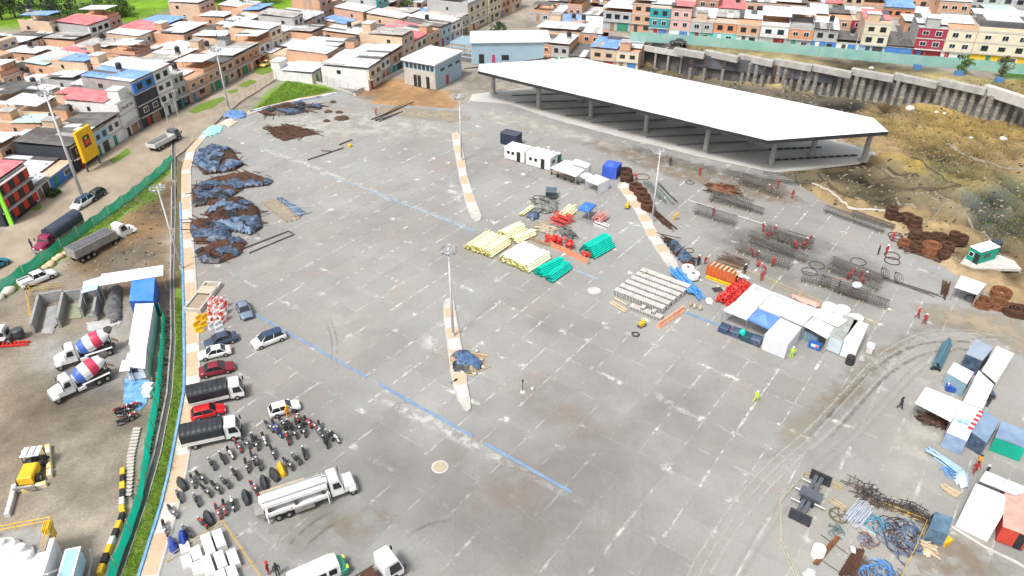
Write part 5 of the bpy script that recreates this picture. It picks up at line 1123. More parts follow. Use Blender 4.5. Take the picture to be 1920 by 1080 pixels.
# ------------------------------------------------------------------ site things
def zm(x0, y0, s): return lambda x, y, z=YZ: P(x0+x/s, y0+y/s, z)
Z1, Z2, Z3, Z4 = zm(860, 340, 5.4), zm(1140, 480, 6), zm(1280, 340, 4.155), zm(1340, 520, 6)
Z5, Z6, Z7, Z8, Z9 = zm(1700, 620, 4.155), zm(1460, 850, 4.174), zm(340, 180, 3.375), zm(0, 480, 3.857), zm(960, 270, 4)
PD = AX+math.pi/2
def frame_of(a, b): return head(a, b), (b-a).length
def pipe_stack(label, a, b, L, layers, r, mat_, endm, group=None, tie=True):
 hd, Wd = frame_of(a, b); t = thing('pipe_stack', label, 'pipes', a, hd, group); n = int(Wd/(2*r*1.03)); rr = random.Random(int(a.x*7+a.y))
 me = MB(); k = 8
 me.tube((0, 0, 0), (0, L, 0), r, n=k, cap=False); vs = [(r*math.cos(2*math.pi*i/k), 0, r*math.sin(2*math.pi*i/k)) for i in range(k)]; me.add(vs, [tuple(range(k))], 1); me.add([(x, L, z) for x, y, z in vs], [tuple(range(k))[::-1]], 1)
 pm = me.mesh('pipe', [mat_, endm], True)
 for ly in range(layers):
  for i in range(n-ly):
   if ly == layers-1 and rr.random() < .12: continue
   link('pipe', pm, t, (r+(i*2+ly)*r*1.03, rr.uniform(-.25, .2), .15+r+ly*r*1.75))
 for y in (.6, L-.6): MB().box(-.1, Wd, y-.08, y+.08, 0, .148).build('timber_bearer', woodl, t)
 return t
pend = M('pipe_end_mix', (.42, .38, .05), (.20, .19, .04), sc=6, rough=.7)
translucent(tent_w, .3); GP = 'stacks of pale yellow pipes'
pipe_stack('wide stack of pale yellow pipes beside the short traffic island tip', Z1(60, 680), Z1(345, 790), 5.4, 4, .16, pvc_y, pend, GP)
pipe_stack('whitest stack of pale yellow pipes with blue pipe ends beside the teal bundle', Z1(400, 800), Z1(715, 945), 5.6, 4, .17, M('whitish_pvc', (.88, .86, .66), (.82, .79, .56), sc=.8, rough=.4), pend, GP)
pipe_stack('smaller stack of pale yellow pipes behind the wide stack', Z1(385, 545), Z1(505, 608), 4.6, 4, .16, pvc_y, pend, GP)
pipe_stack('narrow stack of pale yellow pipes against the low brown fence', Z1(530, 605), Z1(600, 645), 4.4, 3, .16, pvc_y, pend, GP)
pipe_stack('loose stack of pale yellow pipes beside the blue tent', Z1(985, 375), Z1(1110, 410), 4.2, 4, .15, pvc_y, pend, GP)
pipe_stack('short bundle of pale yellow pipes beside the grey scrap heap', Z1(612, 345), Z1(660, 360), 4.0, 2, .15, pvc_y, pend, GP)
tealend = M('teal_pipe_end', (.0, .22, .17), (.0, .1, .08), sc=5, rough=.6); GT = 'bundles of teal pipes'
pipe_stack('teal pipe bundle standing next to the whitest yellow pipes', Z1(752, 925), Z1(850, 985), 5.0, 5, .15, teal, tealend, GT)
pipe_stack('teal pipe bundle with white tags at the yard side', Z1(862, 990), Z1(965, 1035), 5.0, 4, .15, teal, tealend, GT)
pipe_stack('large teal pipe bundle behind the orange netting', Z1(1210, 720), Z1(1375, 800), 5.2, 7, .15, teal, tealend, GT)
pipe_stack('dark blue green pipe bundle beside the dark tarpaulin tent', Z5(180, 300), Z5(275, 335), 6.6, 4, .2, M('dark_teal_pipe', (.05, .13, .17), (.09, .20, .25), sc=1, rough=.4), black)
# heaps
def heap(name, label, cat, poly, h, mats, seed=1, step=.26, rough=.5, mix=.0, bars=0, barmat=None, base=None, bl=4.0):
 c = sum((Vector(p) for p in poly), Vector())/len(poly); z = YZ if base is None else base
 if name == 'rust_pile': h *= .72; bars = int(bars*1.5)
 t = thing(name, label, cat, (c.x, c.y, z)); xs_ = np.arange(min(p.x for p in poly), max(p.x for p in poly)+step, step); ys_ = np.arange(min(p.y for p in poly), max(p.y for p in poly)+step, step)
 XX, YY = np.meshgrid(xs_, ys_, indexing='ij'); ins = inpoly(XX, YY, poly); dd = np.full(XX.shape, 1e9)
 for a, b in zip(poly, list(poly[1:])+[poly[0]]):
  ex, ey = b.x-a.x, b.y-a.y; q = np.clip(((XX-a.x)*ex+(YY-a.y)*ey)/(ex*ex+ey*ey+1e-9), 0, 1); dd = np.minimum(dd, np.hypot(XX-a.x-q*ex, YY-a.y-q*ey))
 dd = np.where(ins, dd, 0); e = np.clip(dd/1.1, 0, 1); e = e*(2-e)
 rg = 1-np.abs(vfbm(XX, YY, .9, seed+3, 3))*6; Hh = h*e*(.5+rough*1.5*(vfbm(XX, YY, .55, seed)+.22)) + e*rough*.5*h*np.clip(rg, -.6, 1)*.8 + e*rough*.25*h*vfbm(XX, YY, 3.0, seed+5, 2)*2
 idx = -np.ones(XX.shape, int); idx[ins] = np.arange(ins.sum()); vs = np.stack([XX[ins]-c.x, YY[ins]-c.y, np.maximum(Hh[ins], .0)], -1)
 f4 = np.stack([idx[:-1, :-1], idx[1:, :-1], idx[1:, 1:], idx[:-1, 1:]], -1).reshape(-1, 4); f4 = f4[(f4 >= 0).all(1)]
 if len(f4) == 0: return t
 rr = random.Random(seed+50); ml = mats if isinstance(mats, list) else [mats]
 mb = MB(); mb.v = [tuple(v) for v in vs]; mb.f = [list(map(int, f)) for f in f4]; mb.m = [0]*len(f4); mb.build('heap_body', ml[-1] if mix else ml[0], t, True)
 if mix:                                                        # separate sheets draped over the body, with folds and free edges
  cells = np.argwhere(ins); area = len(cells)*step*step
  for k in range(max(3, int(area*(1-mix)/3.0))):
   ci = cells[rr.randrange(len(cells))]; cx, cy = xs_[ci[0]], ys_[ci[1]]; an = rr.gauss(-.45, .5); hl_, hw = rr.uniform(1.2, 2.6), rr.uniform(.7, 1.4)
   lx = (XX-cx)*math.cos(an)+(YY-cy)*math.sin(an); ly = -(XX-cx)*math.sin(an)+(YY-cy)*math.cos(an); wv = vfbm(XX, YY, 1.1, seed+k)
   mk_ = ins & (np.abs(lx+wv*1.2) < hl_) & (np.abs(ly+wv*.9) < hw)
   if mk_.sum() < 12: continue
   zz = Hh+.06+.015*k+.13*np.abs(np.sin(ly*3.2+wv*7+lx*.5))*(.5+rr.random()*.6); ix = -np.ones(XX.shape, int); ix[mk_] = np.arange(mk_.sum())
   g4 = np.stack([ix[:-1, :-1], ix[1:, :-1], ix[1:, 1:], ix[:-1, 1:]], -1).reshape(-1, 4); g4 = g4[(g4 >= 0).all(1)]
   if len(g4) < 6: continue
   sb_ = MB(); sb_.v = list(zip((XX[mk_]-c.x).tolist(), (YY[mk_]-c.y).tolist(), zz[mk_].tolist())); sb_.f = g4.tolist(); sb_.m = [0]*len(g4); sb_.build('tarpaulin_sheet', (ml[0], tarp_n, tarp_k)[rr.choice((0, 0, 0, 1, 1, 2))], t, True)
 rr = random.Random(seed)
 ext = max(max(p.x for p in poly)-min(p.x for p in poly), 2)
 for k in range(bars):
  x, y = rr.choice(vs)[:2] if len(vs) else (0, 0); a = rr.gauss(-.5, .5); l = rr.uniform(.5, 1)*bl; zz = rr.uniform(.1, h*.9)
  MB().tube((x-math.cos(a)*l/2, y-math.sin(a)*l/2, zz), (x+math.cos(a)*l/2, y+math.sin(a)*l/2, max(.08, zz+rr.uniform(-.3, .3))), rr.uniform(.05, .11), n=5).build('steel_bar', barmat or rust, t)
 return t
def poly(z_, l, z=YZ): return [z_(x, y, z) for x, y in l]
NV = [tarp_n, rust]; NB = [M('slate_blue_tarpaulin', (.05, .085, .145), (.15, .215, .31), sc=.9, rough=.45, bump=.9, bsc=2.5), rust]
heap('rust_pile', 'slate blue tarpaulin over rusty steel nearest the sidewalk bend', 'scrap pile', poly(Z7, [(85, 370), (200, 320), (330, 350), (400, 440), (330, 480), (140, 505), (75, 430)]), 1.5, NB, 1, mix=.35, bars=22)
heap('rust_pile', 'rusty steel pile with ragged navy tarpaulin and loose bars', 'scrap pile', poly(Z7, [(60, 590), (170, 530), (420, 480), (590, 540), (560, 570), (400, 590), (270, 680), (70, 710)]), 1.2, NV, 2, mix=.62, bars=34)
heap('rust_pile', 'tall rusty pile under a crumpled pale blue tarpaulin', 'scrap pile', poly(Z7, [(140, 750), (230, 680), (400, 655), (500, 720), (515, 840), (440, 890), (230, 840)]), 2.0, NB, 3, mix=.5, bars=22)
heap('rust_pile', 'navy tarpaulin heap with rusty coils against the sidewalk', 'scrap pile', poly(Z7, [(55, 800), (200, 780), (330, 850), (300, 930), (90, 945), (50, 860)]), 1.7, NV, 4, mix=.42, bars=10)
heap('rust_pile', 'navy tarpaulin and red rusty plates at the end of the scrap row', 'scrap pile', poly(Z7, [(80, 1000), (200, 930), (380, 900), (420, 925), (380, 1010), (250, 1065), (130, 1070)]), 1.5, NV, 5, mix=.55, bars=14)
heap('rust_pile', 'flat heap of dark rusty plates laid on the open slabs', 'scrap pile', poly(Z7, [(530, 200), (700, 180), (890, 240), (780, 260), (650, 290), (580, 260)]), .45, rust, 6, bars=26, bl=5)
heap('rust_pile', 'long spread of dark steel sections along the curved sidewalk', 'scrap pile', poly(Z7, [(480, 100), (700, 40), (900, 60), (880, 85), (700, 125), (540, 130)]), .5, [rust, M('muddy_grey_sheet', (.16, .14, .12), (.1, .09, .08), sc=1, rough=.9)], 7, mix=.3, bars=34, bl=5)
for i, (x, y, r, lb) in enumerate(((1015, 145, 1.5, 'round dark earth mound beside the bare earth patch'), (920, 162, .8, 'small dark mound nearest the flat rusty plates'), (960, 42, .8, 'small dark mound under the grass triangle'), (930, 102, .9, 'small dark mound beside white rubble'), (1000, 105, .9, 'small dark mound above the large round one'))):
 p = Z7(x, y); heap('earth_mound', lb, 'mound', [p+Vector((r*1.3*math.cos(q*.785), r*math.sin(q*.785), 0)) for q in range(8)], .8, M('dark_earth', (.06, .035, .02), (.1, .06, .035), sc=2, rough=1, bump=.6), 20+i)
heap('tarpaulin_heap', 'blue tarpaulin lying over rubble inside the sidewalk bend', 'tarpaulin', poly(Z7, [(250, 135), (320, 95), (420, 110), (410, 140), (330, 150)]), 1.0, tarp_b, 8)
heap('netting_heap', 'crumpled pale mint netting beside the sidewalk bend', 'netting', poly(Z7, [(120, 240), (200, 185), (270, 195), (260, 230), (180, 262)]), .7, M('mint_netting', (.22, .66, .52), (.4, .75, .62), sc=2, rough=.8), 9)
heap('rubble_heap', 'sandy rubble heap beside the mint netting', 'rubble', poly(Z7, [(250, 180), (320, 150), (370, 165), (300, 205)]), .6, M('sand_rubble', (.42, .33, .20), (.6, .56, .5), sc=3, rough=1), 10)
def bars_lay(name, label, cat, segs, r, mat_, z=YZ, jit=0., group=None):
 a0 = segs[0][0]; t = thing(name, label, cat, (a0.x, a0.y, z), 0, group)
 for i, (a, b) in enumerate(segs): MB().tube((a.x-a0.x, a.y-a0.y, r), (b.x-a0.x, b.y-a0.y, r), r, n=6).build('bar', mat_, t)
 return t
S_ = lambda z_, l: [(z_(a, b), z_(c, d)) for a, b, c, d in l]
bars_lay('steel_beams', 'two dark steel bars on the slabs beside the yellow sack', 'steel bars', S_(Z7, [(800, 408, 1025, 332), (885, 348, 950, 352), (1000, 312, 1080, 280)]), .14, darksteel)
bars_lay('steel_section_frame', 'long narrow steel frame lying on the slabs below the tarpaulin row', 'steel frame', S_(Z7, [(390, 970, 680, 858), (430, 998, 712, 880), (680, 858, 712, 880)]), .12, darksteel)
tg_ = bars_lay('steel_beams', 'row of slim brown steel sections beside a blue sheet', 'steel beams', S_(Z7, [(508, 675, 672, 800), (535, 665, 700, 795), (560, 655, 728, 788), (590, 650, 750, 778)]), .14, wood)
heap('sheet_stack', 'blue plastic sheet draped over steel sections on open slabs', 'plastic sheet', poly(Z7, [(590, 645), (640, 640), (800, 738), (750, 775), (700, 740)]), .5, MATS['slate_blue_tarpaulin'], 12, bars=6, barmat=steel)
for i, (a, b) in enumerate((((865, 900), (1180, 770)), ((900, 910), (1100, 840)), ((1080, 790), (930, 870)))):
 zz = zm(480, 0, 4); bars_lay('steel_beams', ('long dark steel bar pair beside the bare earth', 'dark steel bar under the bare earth patch', 'slanted brown bar beside the bare earth')[i], 'steel bars', [(zz(*a), zz(*b)), (zz(a[0]+25, a[1]+5), zz(b[0]-30, b[1]+12))], .13, (darksteel, darksteel, wood)[i])
tag(MB().blob((0, 0, .35), .45, .4, .45, 8, 5, .12).build('sack', yellow, None, True, loc=Z7(1068, 322)), 'small yellow sack standing near the dark steel bars', 'sack')
# ---- boxes, cabins, tents
def cabin(name, label, cat, a, b, D, Hh, wall, roof, wins=2, door=True, group=None, lift=.15, rib=False, vents=True):
 hd, L = frame_of(a, b); t = thing(name, label, cat, a, hd, group)
 MB().box(0, L, 0, D, lift, Hh).build('wall', wall, t); MB().box(-.06, L+.06, -.06, D+.06, Hh, Hh+.12, bev=.04).build('roof', roof, t)
 for x in (.1, L-.3):
  for y in (.1, D-.3): MB().box(x, x+.2, y, y+.2, 0, lift).build('foot', darksteel, t)
 if rib:
  n = int(L/.6); rm = MB().box(0, .12, -.05, 0, lift+.1, Hh-.1).mesh('rib', wall)
  for i in range(n): link('rib', rm, t, (.2+i*(L-.4)/max(1, n-1), 0, 0))
 if door: MB().box(L*.62, L*.62+.85, -.04, -.001, lift, lift+2.0).build('door', black, t)
 for i in range(wins): q = MB().box(L*(.12+.22*i), L*(.12+.22*i)+.8, -.05, -.002, 1.2, 2.0).build('window', white, t); MB().box(L*(.12+.22*i)+.07, L*(.12+.22*i)+.73, -.06, -.051, 1.27, 1.93).build('pane', glass, q)
 if wins: MB().box(L+.001, L+.05, D*.3, D*.6, 1.2, 1.9).build('window', glass, t)
 return t
cabin('dark_container', 'dark navy container with a white notice at the head of the cabin row', 'container', P(938, 270, YZ), P(968, 277, YZ), 2.4, 2.5, M('navy_container', (.015, .025, .06), (.03, .04, .07), sc=1, rough=.5), M('navy_container_roof', (.06, .075, .10), sc=1, rough=.5), 0, False, rib=True)
cabin('office_cabin', 'white site cabin with black door beside the dark container', 'cabin', P(946, 297, YZ), P(983, 307, YZ), 3.0, 2.5, white, white_clean, 2, group='white site cabins')
cabin('office_cabin', 'white site cabin with reddish clutter on its roof by the toilets', 'cabin', P(986, 309, YZ), P(1031, 321, YZ), 3.0, 2.6, white, white_clean, 2, group='white site cabins')
tb = MB(); tb.box(-.5, .5, -.5, .5, 0, 2.05, 0, top=(.04, .04, .04, .04));
for i in range(5):
 a, b = P(1008, 296, YZ), P(1046, 306, YZ); p = a.lerp(b, i/4); t = thing('portable_toilet', 'green portable toilet with white dome roof behind the white cabins', 'toilet', p, AX, 'portable toilets'); tb.build('stall', M('toilet_green', (.02, .14, .09), sc=1, rough=.5), t); MB().lathe((0, 0, 2.05), [(.55, 0), (.5, .15), (.3, .27), (.05, .3)], 10).build('roof', white_clean, t, True); MB().box(-.32, .32, -.54, -.501, .1, 1.9).build('door', M('toilet_door', (.03, .2, .13), sc=1, rough=.5), t)
def awning(name, label, cat, cs, mat_, z=2.5, walls=(), wallmat=None, thick=.05, sag=.0, posts=True, group=None, panels=1):
 """cs: four roof corners (world, at their own height) ; posts to the ground"""
 c = sum(cs, Vector())/4; t = thing(name, label, cat, (c.x, c.y, YZ), 0, group); q = [p-Vector((c.x, c.y, YZ)) for p in cs]
 for k in range(panels):
  u0, u1 = k/panels, (k+1)/panels-.004*(panels > 1); n = 6; mb = MB(); vs_ = []
  for i in range(n+1):
   for j in range(n+1):
    u = u0+(u1-u0)*i/n; v = j/n; p = q[0].lerp(q[1], u).lerp(q[3].lerp(q[2], u), v); w_ = sag*16*u*(1-u)*v*(1-v); vs_.append((p.x, p.y, p.z-w_+.03*fbm(p.x*1.3, p.y*1.3, 2, 3)))
  N_ = n+1; mb.add(vs_, [(i*N_+j, (i+1)*N_+j, (i+1)*N_+j+1, i*N_+j+1) for i in range(n) for j in range(n)]); o_ = len(mb.v); mb.add([(x, y, z_-thick) for x, y, z_ in vs_], [(i*N_+j+1, (i+1)*N_+j+1, (i+1)*N_+j, i*N_+j) for i in range(n) for j in range(n)])
  mb.build('roof_sheet' if panels > 1 else 'cover', mat_, t)
 if posts:
  for p in q: MB().tube((p.x*.97, p.y*.97, 0), (p.x*.97, p.y*.97, p.z-.03), .05, n=5).build('post', steel, t)
 for w_ in walls:
  a, b = q[w_], q[(w_+1) % 4]; d = (b-a).cross(Vector((0, 0, 1))).normalized()*.02
  MB().add([(a.x, a.y, .05), (b.x, b.y, .05), (b.x, b.y, b.z-.06), (a.x, a.y, a.z-.06)], [(0, 1, 2, 3)]).build('side_cloth', wallmat or mat_, t)
 return t
def rect(a, b, D): hd = head(a, b); n = Vector((-math.sin(hd), math.cos(hd), 0)); return [a, b, b+n*D, a+n*D]
awning('white_awning', 'white sheet awning over the mess benches', 'awning', [Z9(285, 178, 2.6), Z9(480, 248, 2.4), Z9(590, 152, 2.8), Z9(400, 120, 2.9)], white_clean, panels=4)
awning('white_awning', 'higher white sheet awning behind the mess benches', 'awning', [Z9(440, 142, 3.4), Z9(560, 180, 3.3), Z9(592, 150, 3.3), Z9(480, 110, 3.5)], white_clean, panels=2)
def tent(name, label, a, b, D, z, pk, mat_, walls=(), wallmat=None, valance=.3, group=None):
 cs = rect(a, b, D) if b else [p.lerp(sum(a, Vector())/4, .012) for p in a]; c = sum(cs, Vector())/4; t = thing(name, label, 'tent', (c.x, c.y, YZ), 0, group); o = Vector((c.x, c.y, YZ)); q = [Vector((p.x, p.y, z+YZ))-o for p in cs]; top = Vector((0, 0, z+pk))
 n = 5; mb = MB()
 for k in range(4):
  a_, b_ = q[k], q[(k+1) % 4]; vs_ = [];
  for i in range(n+1):
   for j in range(n+1):
    v = j/n; p = a_.lerp(b_, i/n).lerp(top, v); p.z -= .18*pk*math.sin(v*math.pi)+.05*math.sin(i/n*math.pi)*(1-v); vs_.append(p)
  N_ = n+1; mb.add(vs_, [(i*N_+j, (i+1)*N_+j, (i+1)*N_+j+1, i*N_+j+1) for i in range(n) for j in range(n)]); mb.add([a_, b_, b_-Vector((0, 0, valance)), a_-Vector((0, 0, valance))], [(3, 2, 1, 0)])
 mb.build('canopy_cloth', mat_, t)
 for p in q: MB().tube((p.x, p.y, 0), (p.x, p.y, p.z-.02), .04, n=5).build('leg', steel, t)
 for w_ in walls: a_, b_ = q[w_], q[(w_+1) % 4]; MB().add([(a_.x, a_.y, .05), (b_.x, b_.y, .05), (b_.x, b_.y, b_.z-valance), (a_.x, a_.y, a_.z-valance)], [(0, 1, 2, 3)]).build('side_cloth', wallmat or mat_, t)
 return t
tent('white_tent', 'small white box tent at the end of the mess awning', Z9(482, 295, YZ), Z9(545, 330, YZ), 2.2, 2.0, .3, tent_w, (1, 2, 3))
tent('white_tent', 'larger white box tent with cable drums beneath beside the blue tent', Z9(545, 345, YZ), Z9(640, 385, YZ), 3.2, 2.2, .3, tent_w, (1, 2, 3))
tent('blue_tent', 'royal blue box tent between white tents and rusty coils', Z9(672, 248, YZ), Z9(775, 270, YZ), 3.0, 2.4, .5, tent_b, (0, 1, 2, 3))
tent('blue_tent', 'blue canopy tent among the pipe stacks beside red scaffolding', Z1(1200, 395), Z1(1310, 425), 3.0, 2.3, .35, M('mid_blue_tent', (.04, .15, .50), (.06, .2, .55), sc=.5, rough=.6), ())
for i in range(4):
 p = Z9(320+i*50, 235+i*20); t = thing('mess_bench', 'dark trestle bench under the white mess awning', 'bench', p, AX, 'benches under the awning'); MB().box(-.8, .8, -.25, .25, .7, .76).build('top', wood, t);
 for x in (-.7, .7): MB().box(x-.04, x+.04, -.22, .22, 0, .7).build('leg', darksteel, t)
# pipe yard clutter
heap('scrap_heap', 'grey green heap of hoses and scrap beside the dark lidded bin', 'scrap heap', poly(Z1, [(750, 280), (760, 200), (880, 170), (1000, 230), (1010, 310), (900, 340), (800, 330)]), 1.2, M('grey_green_scrap', (.12, .13, .11), (.25, .26, .23), sc=2.5, rough=.9, bump=.8), 31, bars=26, barmat=darksteel, bl=3)
heap('scrap_heap', 'heap of grey timber and steel offcuts between yellow and red stacks', 'scrap heap', poly(Z1, [(760, 450), (900, 430), (1000, 500), (960, 560), (820, 520)]), .6, M('grey_offcuts', (.2, .19, .17), (.36, .34, .3), sc=2.5, rough=.9), 32, bars=26, barmat=woodl, bl=3)
heap('scrap_heap', 'dark heap of fittings behind the large teal bundle', 'scrap heap', poly(Z1, [(1000, 500), (1100, 480), (1200, 540), (1150, 620), (1050, 600)]), 1.0, M('dark_fittings', (.05, .05, .05), (.2, .19, .18), sc=3, rough=.8), 33, bars=14, barmat=darksteel, bl=2)
cabin('lidded_bin', 'dark open steel bin at the back of the pipe yard', 'bin', Z1(880, 180), Z1(985, 185), 2.0, 1.4, M('dark_bin', (.04, .05, .06), sc=1, rough=.6), M('dark_bin_lid', (.10, .13, .16), sc=1, rough=.5), 0, False)
heap('tarpaulin_heap', 'navy tarpaulin bundle beside the short yellow pipes', 'tarpaulin', poly(Z1, [(670, 370), (720, 320), (820, 330), (820, 390), (740, 410)]), 1.4, tarp_n, 34, rough=.3)
def tubes_pile(name, label, cat, ctr, hd, n, L, r, mat_, spread, h, seed, group=None):
 rr = random.Random(seed); t = thing(name, label, cat, ctr, hd, group); me = MB().tube((-L/2, 0, 0), (L/2, 0, 0), r, n=6).mesh('tube', mat_)
 for i in range(n): o = link('tube', me, t, (rr.uniform(-.2, .2)*L, rr.uniform(-spread, spread), r+rr.random()*h)); o.rotation_euler = (0, rr.uniform(-.03, .03), rr.gauss(0, .06))
 return t
tubes_pile('scaffold_bundle', 'pile of red scaffold frames in front of the loose yellow pipes', 'scaffold', Z1(1040, 410), AX, 44, 3.0, .055, red, 1.5, 1.2, 1)
tubes_pile('scaffold_bundle', 'upright jumble of red and white props beside the blue tent', 'scaffold', Z1(1430, 400), PD, 28, 2.4, .06, M('pale_red_steel', (.62, .14, .10), (.75, .5, .45), sc=3, rough=.6), 1.0, 1.6, 2)
tubes_pile('prop_pile', 'white props leaning by the red scaffold jumble', 'props', Z1(1440, 450), AX, 10, 2.4, .05, white, 1.0, .5, 3)
t = thing('red_spacers', 'heap of red plastic spacers beside the orange netting', 'plastic spacers', Z1(1010, 640)); rr = random.Random(4); sm = MB().lathe((0, 0, -.2), [(.3, 0), (.34, .05), (.2, .2), (.34, .35), (.3, .4)], 8).mesh('spacer', red)
for i in range(54): o = link('spacer', sm, t, (rr.uniform(-2.0, 2.2), rr.uniform(-.8, .8)-.0, .3+rr.random()*.9)); o.location.y -= o.location.x*.55; o.rotation_euler = (rr.random()*3, rr.random()*3, 0)
t2 = thing('red_spacers', 'small heap of red plastic spacers at the corner of the large teal bundle', 'plastic spacers', Z1(1290, 770))
for i in range(8): o = link('spacer', sm, t2, (rr.uniform(-.5, .5), rr.uniform(-.4, .4), .3+rr.random()*.6)); o.rotation_euler = (rr.random()*3, rr.random()*3, 0)
netfence([(1032, 463), (1050, 470), (1075, 482), (1102, 496)], 1.3, 'orange netting fence in front of the red plastic spacers', 2.5, 0, 'netting_fence', M('orange_netting', (.72, .19, .06), (.6, .3, .2), sc=2.5, rough=.7), 1.5, z=YZ)
netfence([(988, 446), (1005, 455), (1030, 463)], .9, 'low brown plank fence beside the narrow yellow pipe stack', 2.5, 0, 'plank_fence', wood, 1.1, z=YZ)
def barrel(name, label, p, r, h, mat_, cat='drum', lid=None, group=None, tilt=0):
 t = thing(name, label, cat, p, 0, group); MB().lathe((0, 0, 0), [(r*.94, 0), (r, .04), (r, h*.33), (r*1.04, h*.35), (r, h*.37), (r, h*.66), (r*1.04, h*.68), (r, h*.7), (r, h-.03), (r*.95, h)], 14).build('shell', mat_, t, False)
 MB().lathe((0, 0, h), [(r*.9, -.02), (r*.88, .02), (r*.1, .03)], 12).build('lid', lid or mat_, t); return t
# ---- island coils and neighbours
def coil(p, R, h, mat_, label, group, r0=.45, tilt=(0, 0)):
 t = thing('wire_coil', label, 'wire coil', p, random.random()*3, group); n = max(3, int(h/.17))
 for k in range(n):
  m = MB().ring((0, 0, .1+k*h/n), R*(1+.03*math.sin(k*5.1)), .11, 16, 5); m.ring((0, 0, .1+k*h/n+.03), R*.72, .13, 14, 4); m.build('winding', mat_, t)
 return t
for i, (x, y) in enumerate(((850, 235), (858, 275), (925, 350), (960, 385), (985, 430), (1015, 490))): coil(Z9(x, y), 1.15, 1.3, rust, ('rusty wire coil beside the royal blue tent', 'rusty wire coil at the head of the tiled island', 'rusty wire coil second along the tiled island', 'rusty wire coil in the middle of the island row', 'rusty wire coil beside the grey bar bundle', 'last rusty wire coil before the floodlight mast')[i], 'rusty coils along the island')
for i, (x, y, R) in enumerate(((980, 248, 1.3), (1335, 290, .8), (1690, 260, .8), (1330, 800, .7))): tag(MB().ring((0, 0, .06), R, .06, 18, 5).build('wire_ring', rust, None, loc=Z9(x, y)), ('wire ring on the slabs beside the royal blue tent', 'wire ring alone on open slabs near the canopy', 'wire ring on the mud strip beside the canopy', 'wire ring near the navy tarpaulin row')[i], 'wire ring')
tubes_pile('bar_bundle', 'bundle of grey green bars lying behind the island coils', 'steel bars', Z9(1090, 370), head(Z9(1010, 300), Z9(1160, 460)), 16, 7.5, .06, M('grey_green_steel', (.14, .17, .16), (.22, .25, .24), sc=2, rough=.6), .9, .4, 11)
tubes_pile('bar_bundle', 'pair of long bars leaning across the grey bar bundle', 'steel bars', Z9(1160, 370), head(Z9(1100, 300), Z9(1225, 440)), 3, 8, .06, darksteel, .3, .2, 12)
tubes_pile('bar_bundle', 'dark bar bundle at the foot of the floodlight mast', 'steel bars', Z9(1120, 570), head(Z9(1060, 500), Z9(1190, 620)), 18, 6.5, .06, rust, .8, .3, 13)
heap('tarpaulin_heap', 'long navy tarpaulin heap along the tiled island end', 'tarpaulin', poly(Z9, [(1120, 715), (1170, 705), (1250, 760), (1380, 880), (1370, 960), (1270, 900), (1180, 800)]), 1.3, NV, 41, mix=.3, bars=8)
bluep = M('blue_hose', (.04, .20, .55), (.10, .32, .66), sc=1, rough=.4)
tubes_pile('blue_pipes', 'bundle of blue pipes with white couplings beside the block pallets', 'pipes', Z2(880, 330), head(Z2(770, 200), Z2(1000, 470)), 22, 6.5, .12, bluep, 1.0, .7, 14)
for i, (x, y) in enumerate(((893, 165), (950, 235))):
 t = thing('white_spool', ('white plastic roll with dark core on top of the blue pipes', 'second white plastic roll leaning on the blue pipes')[i], 'spool', Z2(x, y+25)); MB().lathe((0, 0, .3), [(.3, 0), (.95, 0), (.98, .1), (.98, .7), (.95, .8), (.3, .8)], 16).build('roll', white_clean, t, False); MB().lathe((0, 0, .25), [(.27, 0), (.27, .865), (.05, .87)], 10).build('core', black, t)
heap('white_sacks', 'white sacks slumped at the end of the blue pipes', 'sacks', poly(Z2, [(1080, 480), (1160, 460), (1195, 510), (1180, 560), (1100, 565)]), .8, tent_w, 43)
# orange formwork panels
hd, L_ = frame_of(Z2(1115, 200), Z2(1430, 320)); t = thing('formwork_panels', 'row of upright orange formwork panels beside the red spacer heap', 'formwork', Z2(1100, 210), hd)
om = M('orange_formwork', (.52, .13, .035), (.40, .09, .03), sc=1.2, rough=.6, dirt=.2)
for k in range(6): MB().box(.0, L_, k*.28, k*.28+.12, .05, 1.7+.05*(k % 2)).build('panel', om, t)
for k in range(9): MB().box(k*L_/8-.05, k*L_/8+.05, -.08, -.001, .05, 1.75).build('stiffener', orange, t)
for k in range(7): MB().box(.4+k*.7, .7+k*.7, .1, 1.5, 1.76, 1.9).build('timber_cap', woodl, t)
hd2, L2 = frame_of(Z2(1100, 235), Z2(1400, 345)); t = thing('yellow_beam', 'yellow steel beam lying before the orange formwork panels', 'beam', Z2(1100, 240), hd2); MB().box(0, L2, -.18, .18, 0, .05).build('flange', yellow, t); MB().box(0, L2, -.04, .04, .05, .3).build('web', yellow, t); MB().box(0, L2, -.18, .18, .3, .35).build('flange', yellow, t)
t = thing('red_spacers', 'big heap of red plastic discs beside the white workshop tents', 'plastic discs', Z2(1400, 440)); rr = random.Random(9)
dm_ = MB().ring((0, 0, 0), .32, .12, 10, 5).mesh('disc', red); h_ = head(Z2(1310, 520), Z2(1480, 360))
for i in range(90): x, y = rr.uniform(-3.2, 3.2), rr.uniform(-1, 1); o = link('disc', dm_, t, (x*math.cos(h_)-y*math.sin(h_), x*math.sin(h_)+y*math.cos(h_), .2+rr.random()*1.3*(1-abs(y)*.6))); o.rotation_euler = (rr.random(), rr.random(), 0)
heap('tarpaulin_heap', 'pale blue sheets thrown over the end of the orange formwork', 'plastic sheet', poly(Z2, [(1400, 170), (1440, 150), (1620, 260), (1600, 290), (1450, 230)], 1.6), .6, M('pale_sheet', (.45, .52, .62), (.6, .64, .7), sc=2, rough=.5, bump=.6), 44, base=1.6)
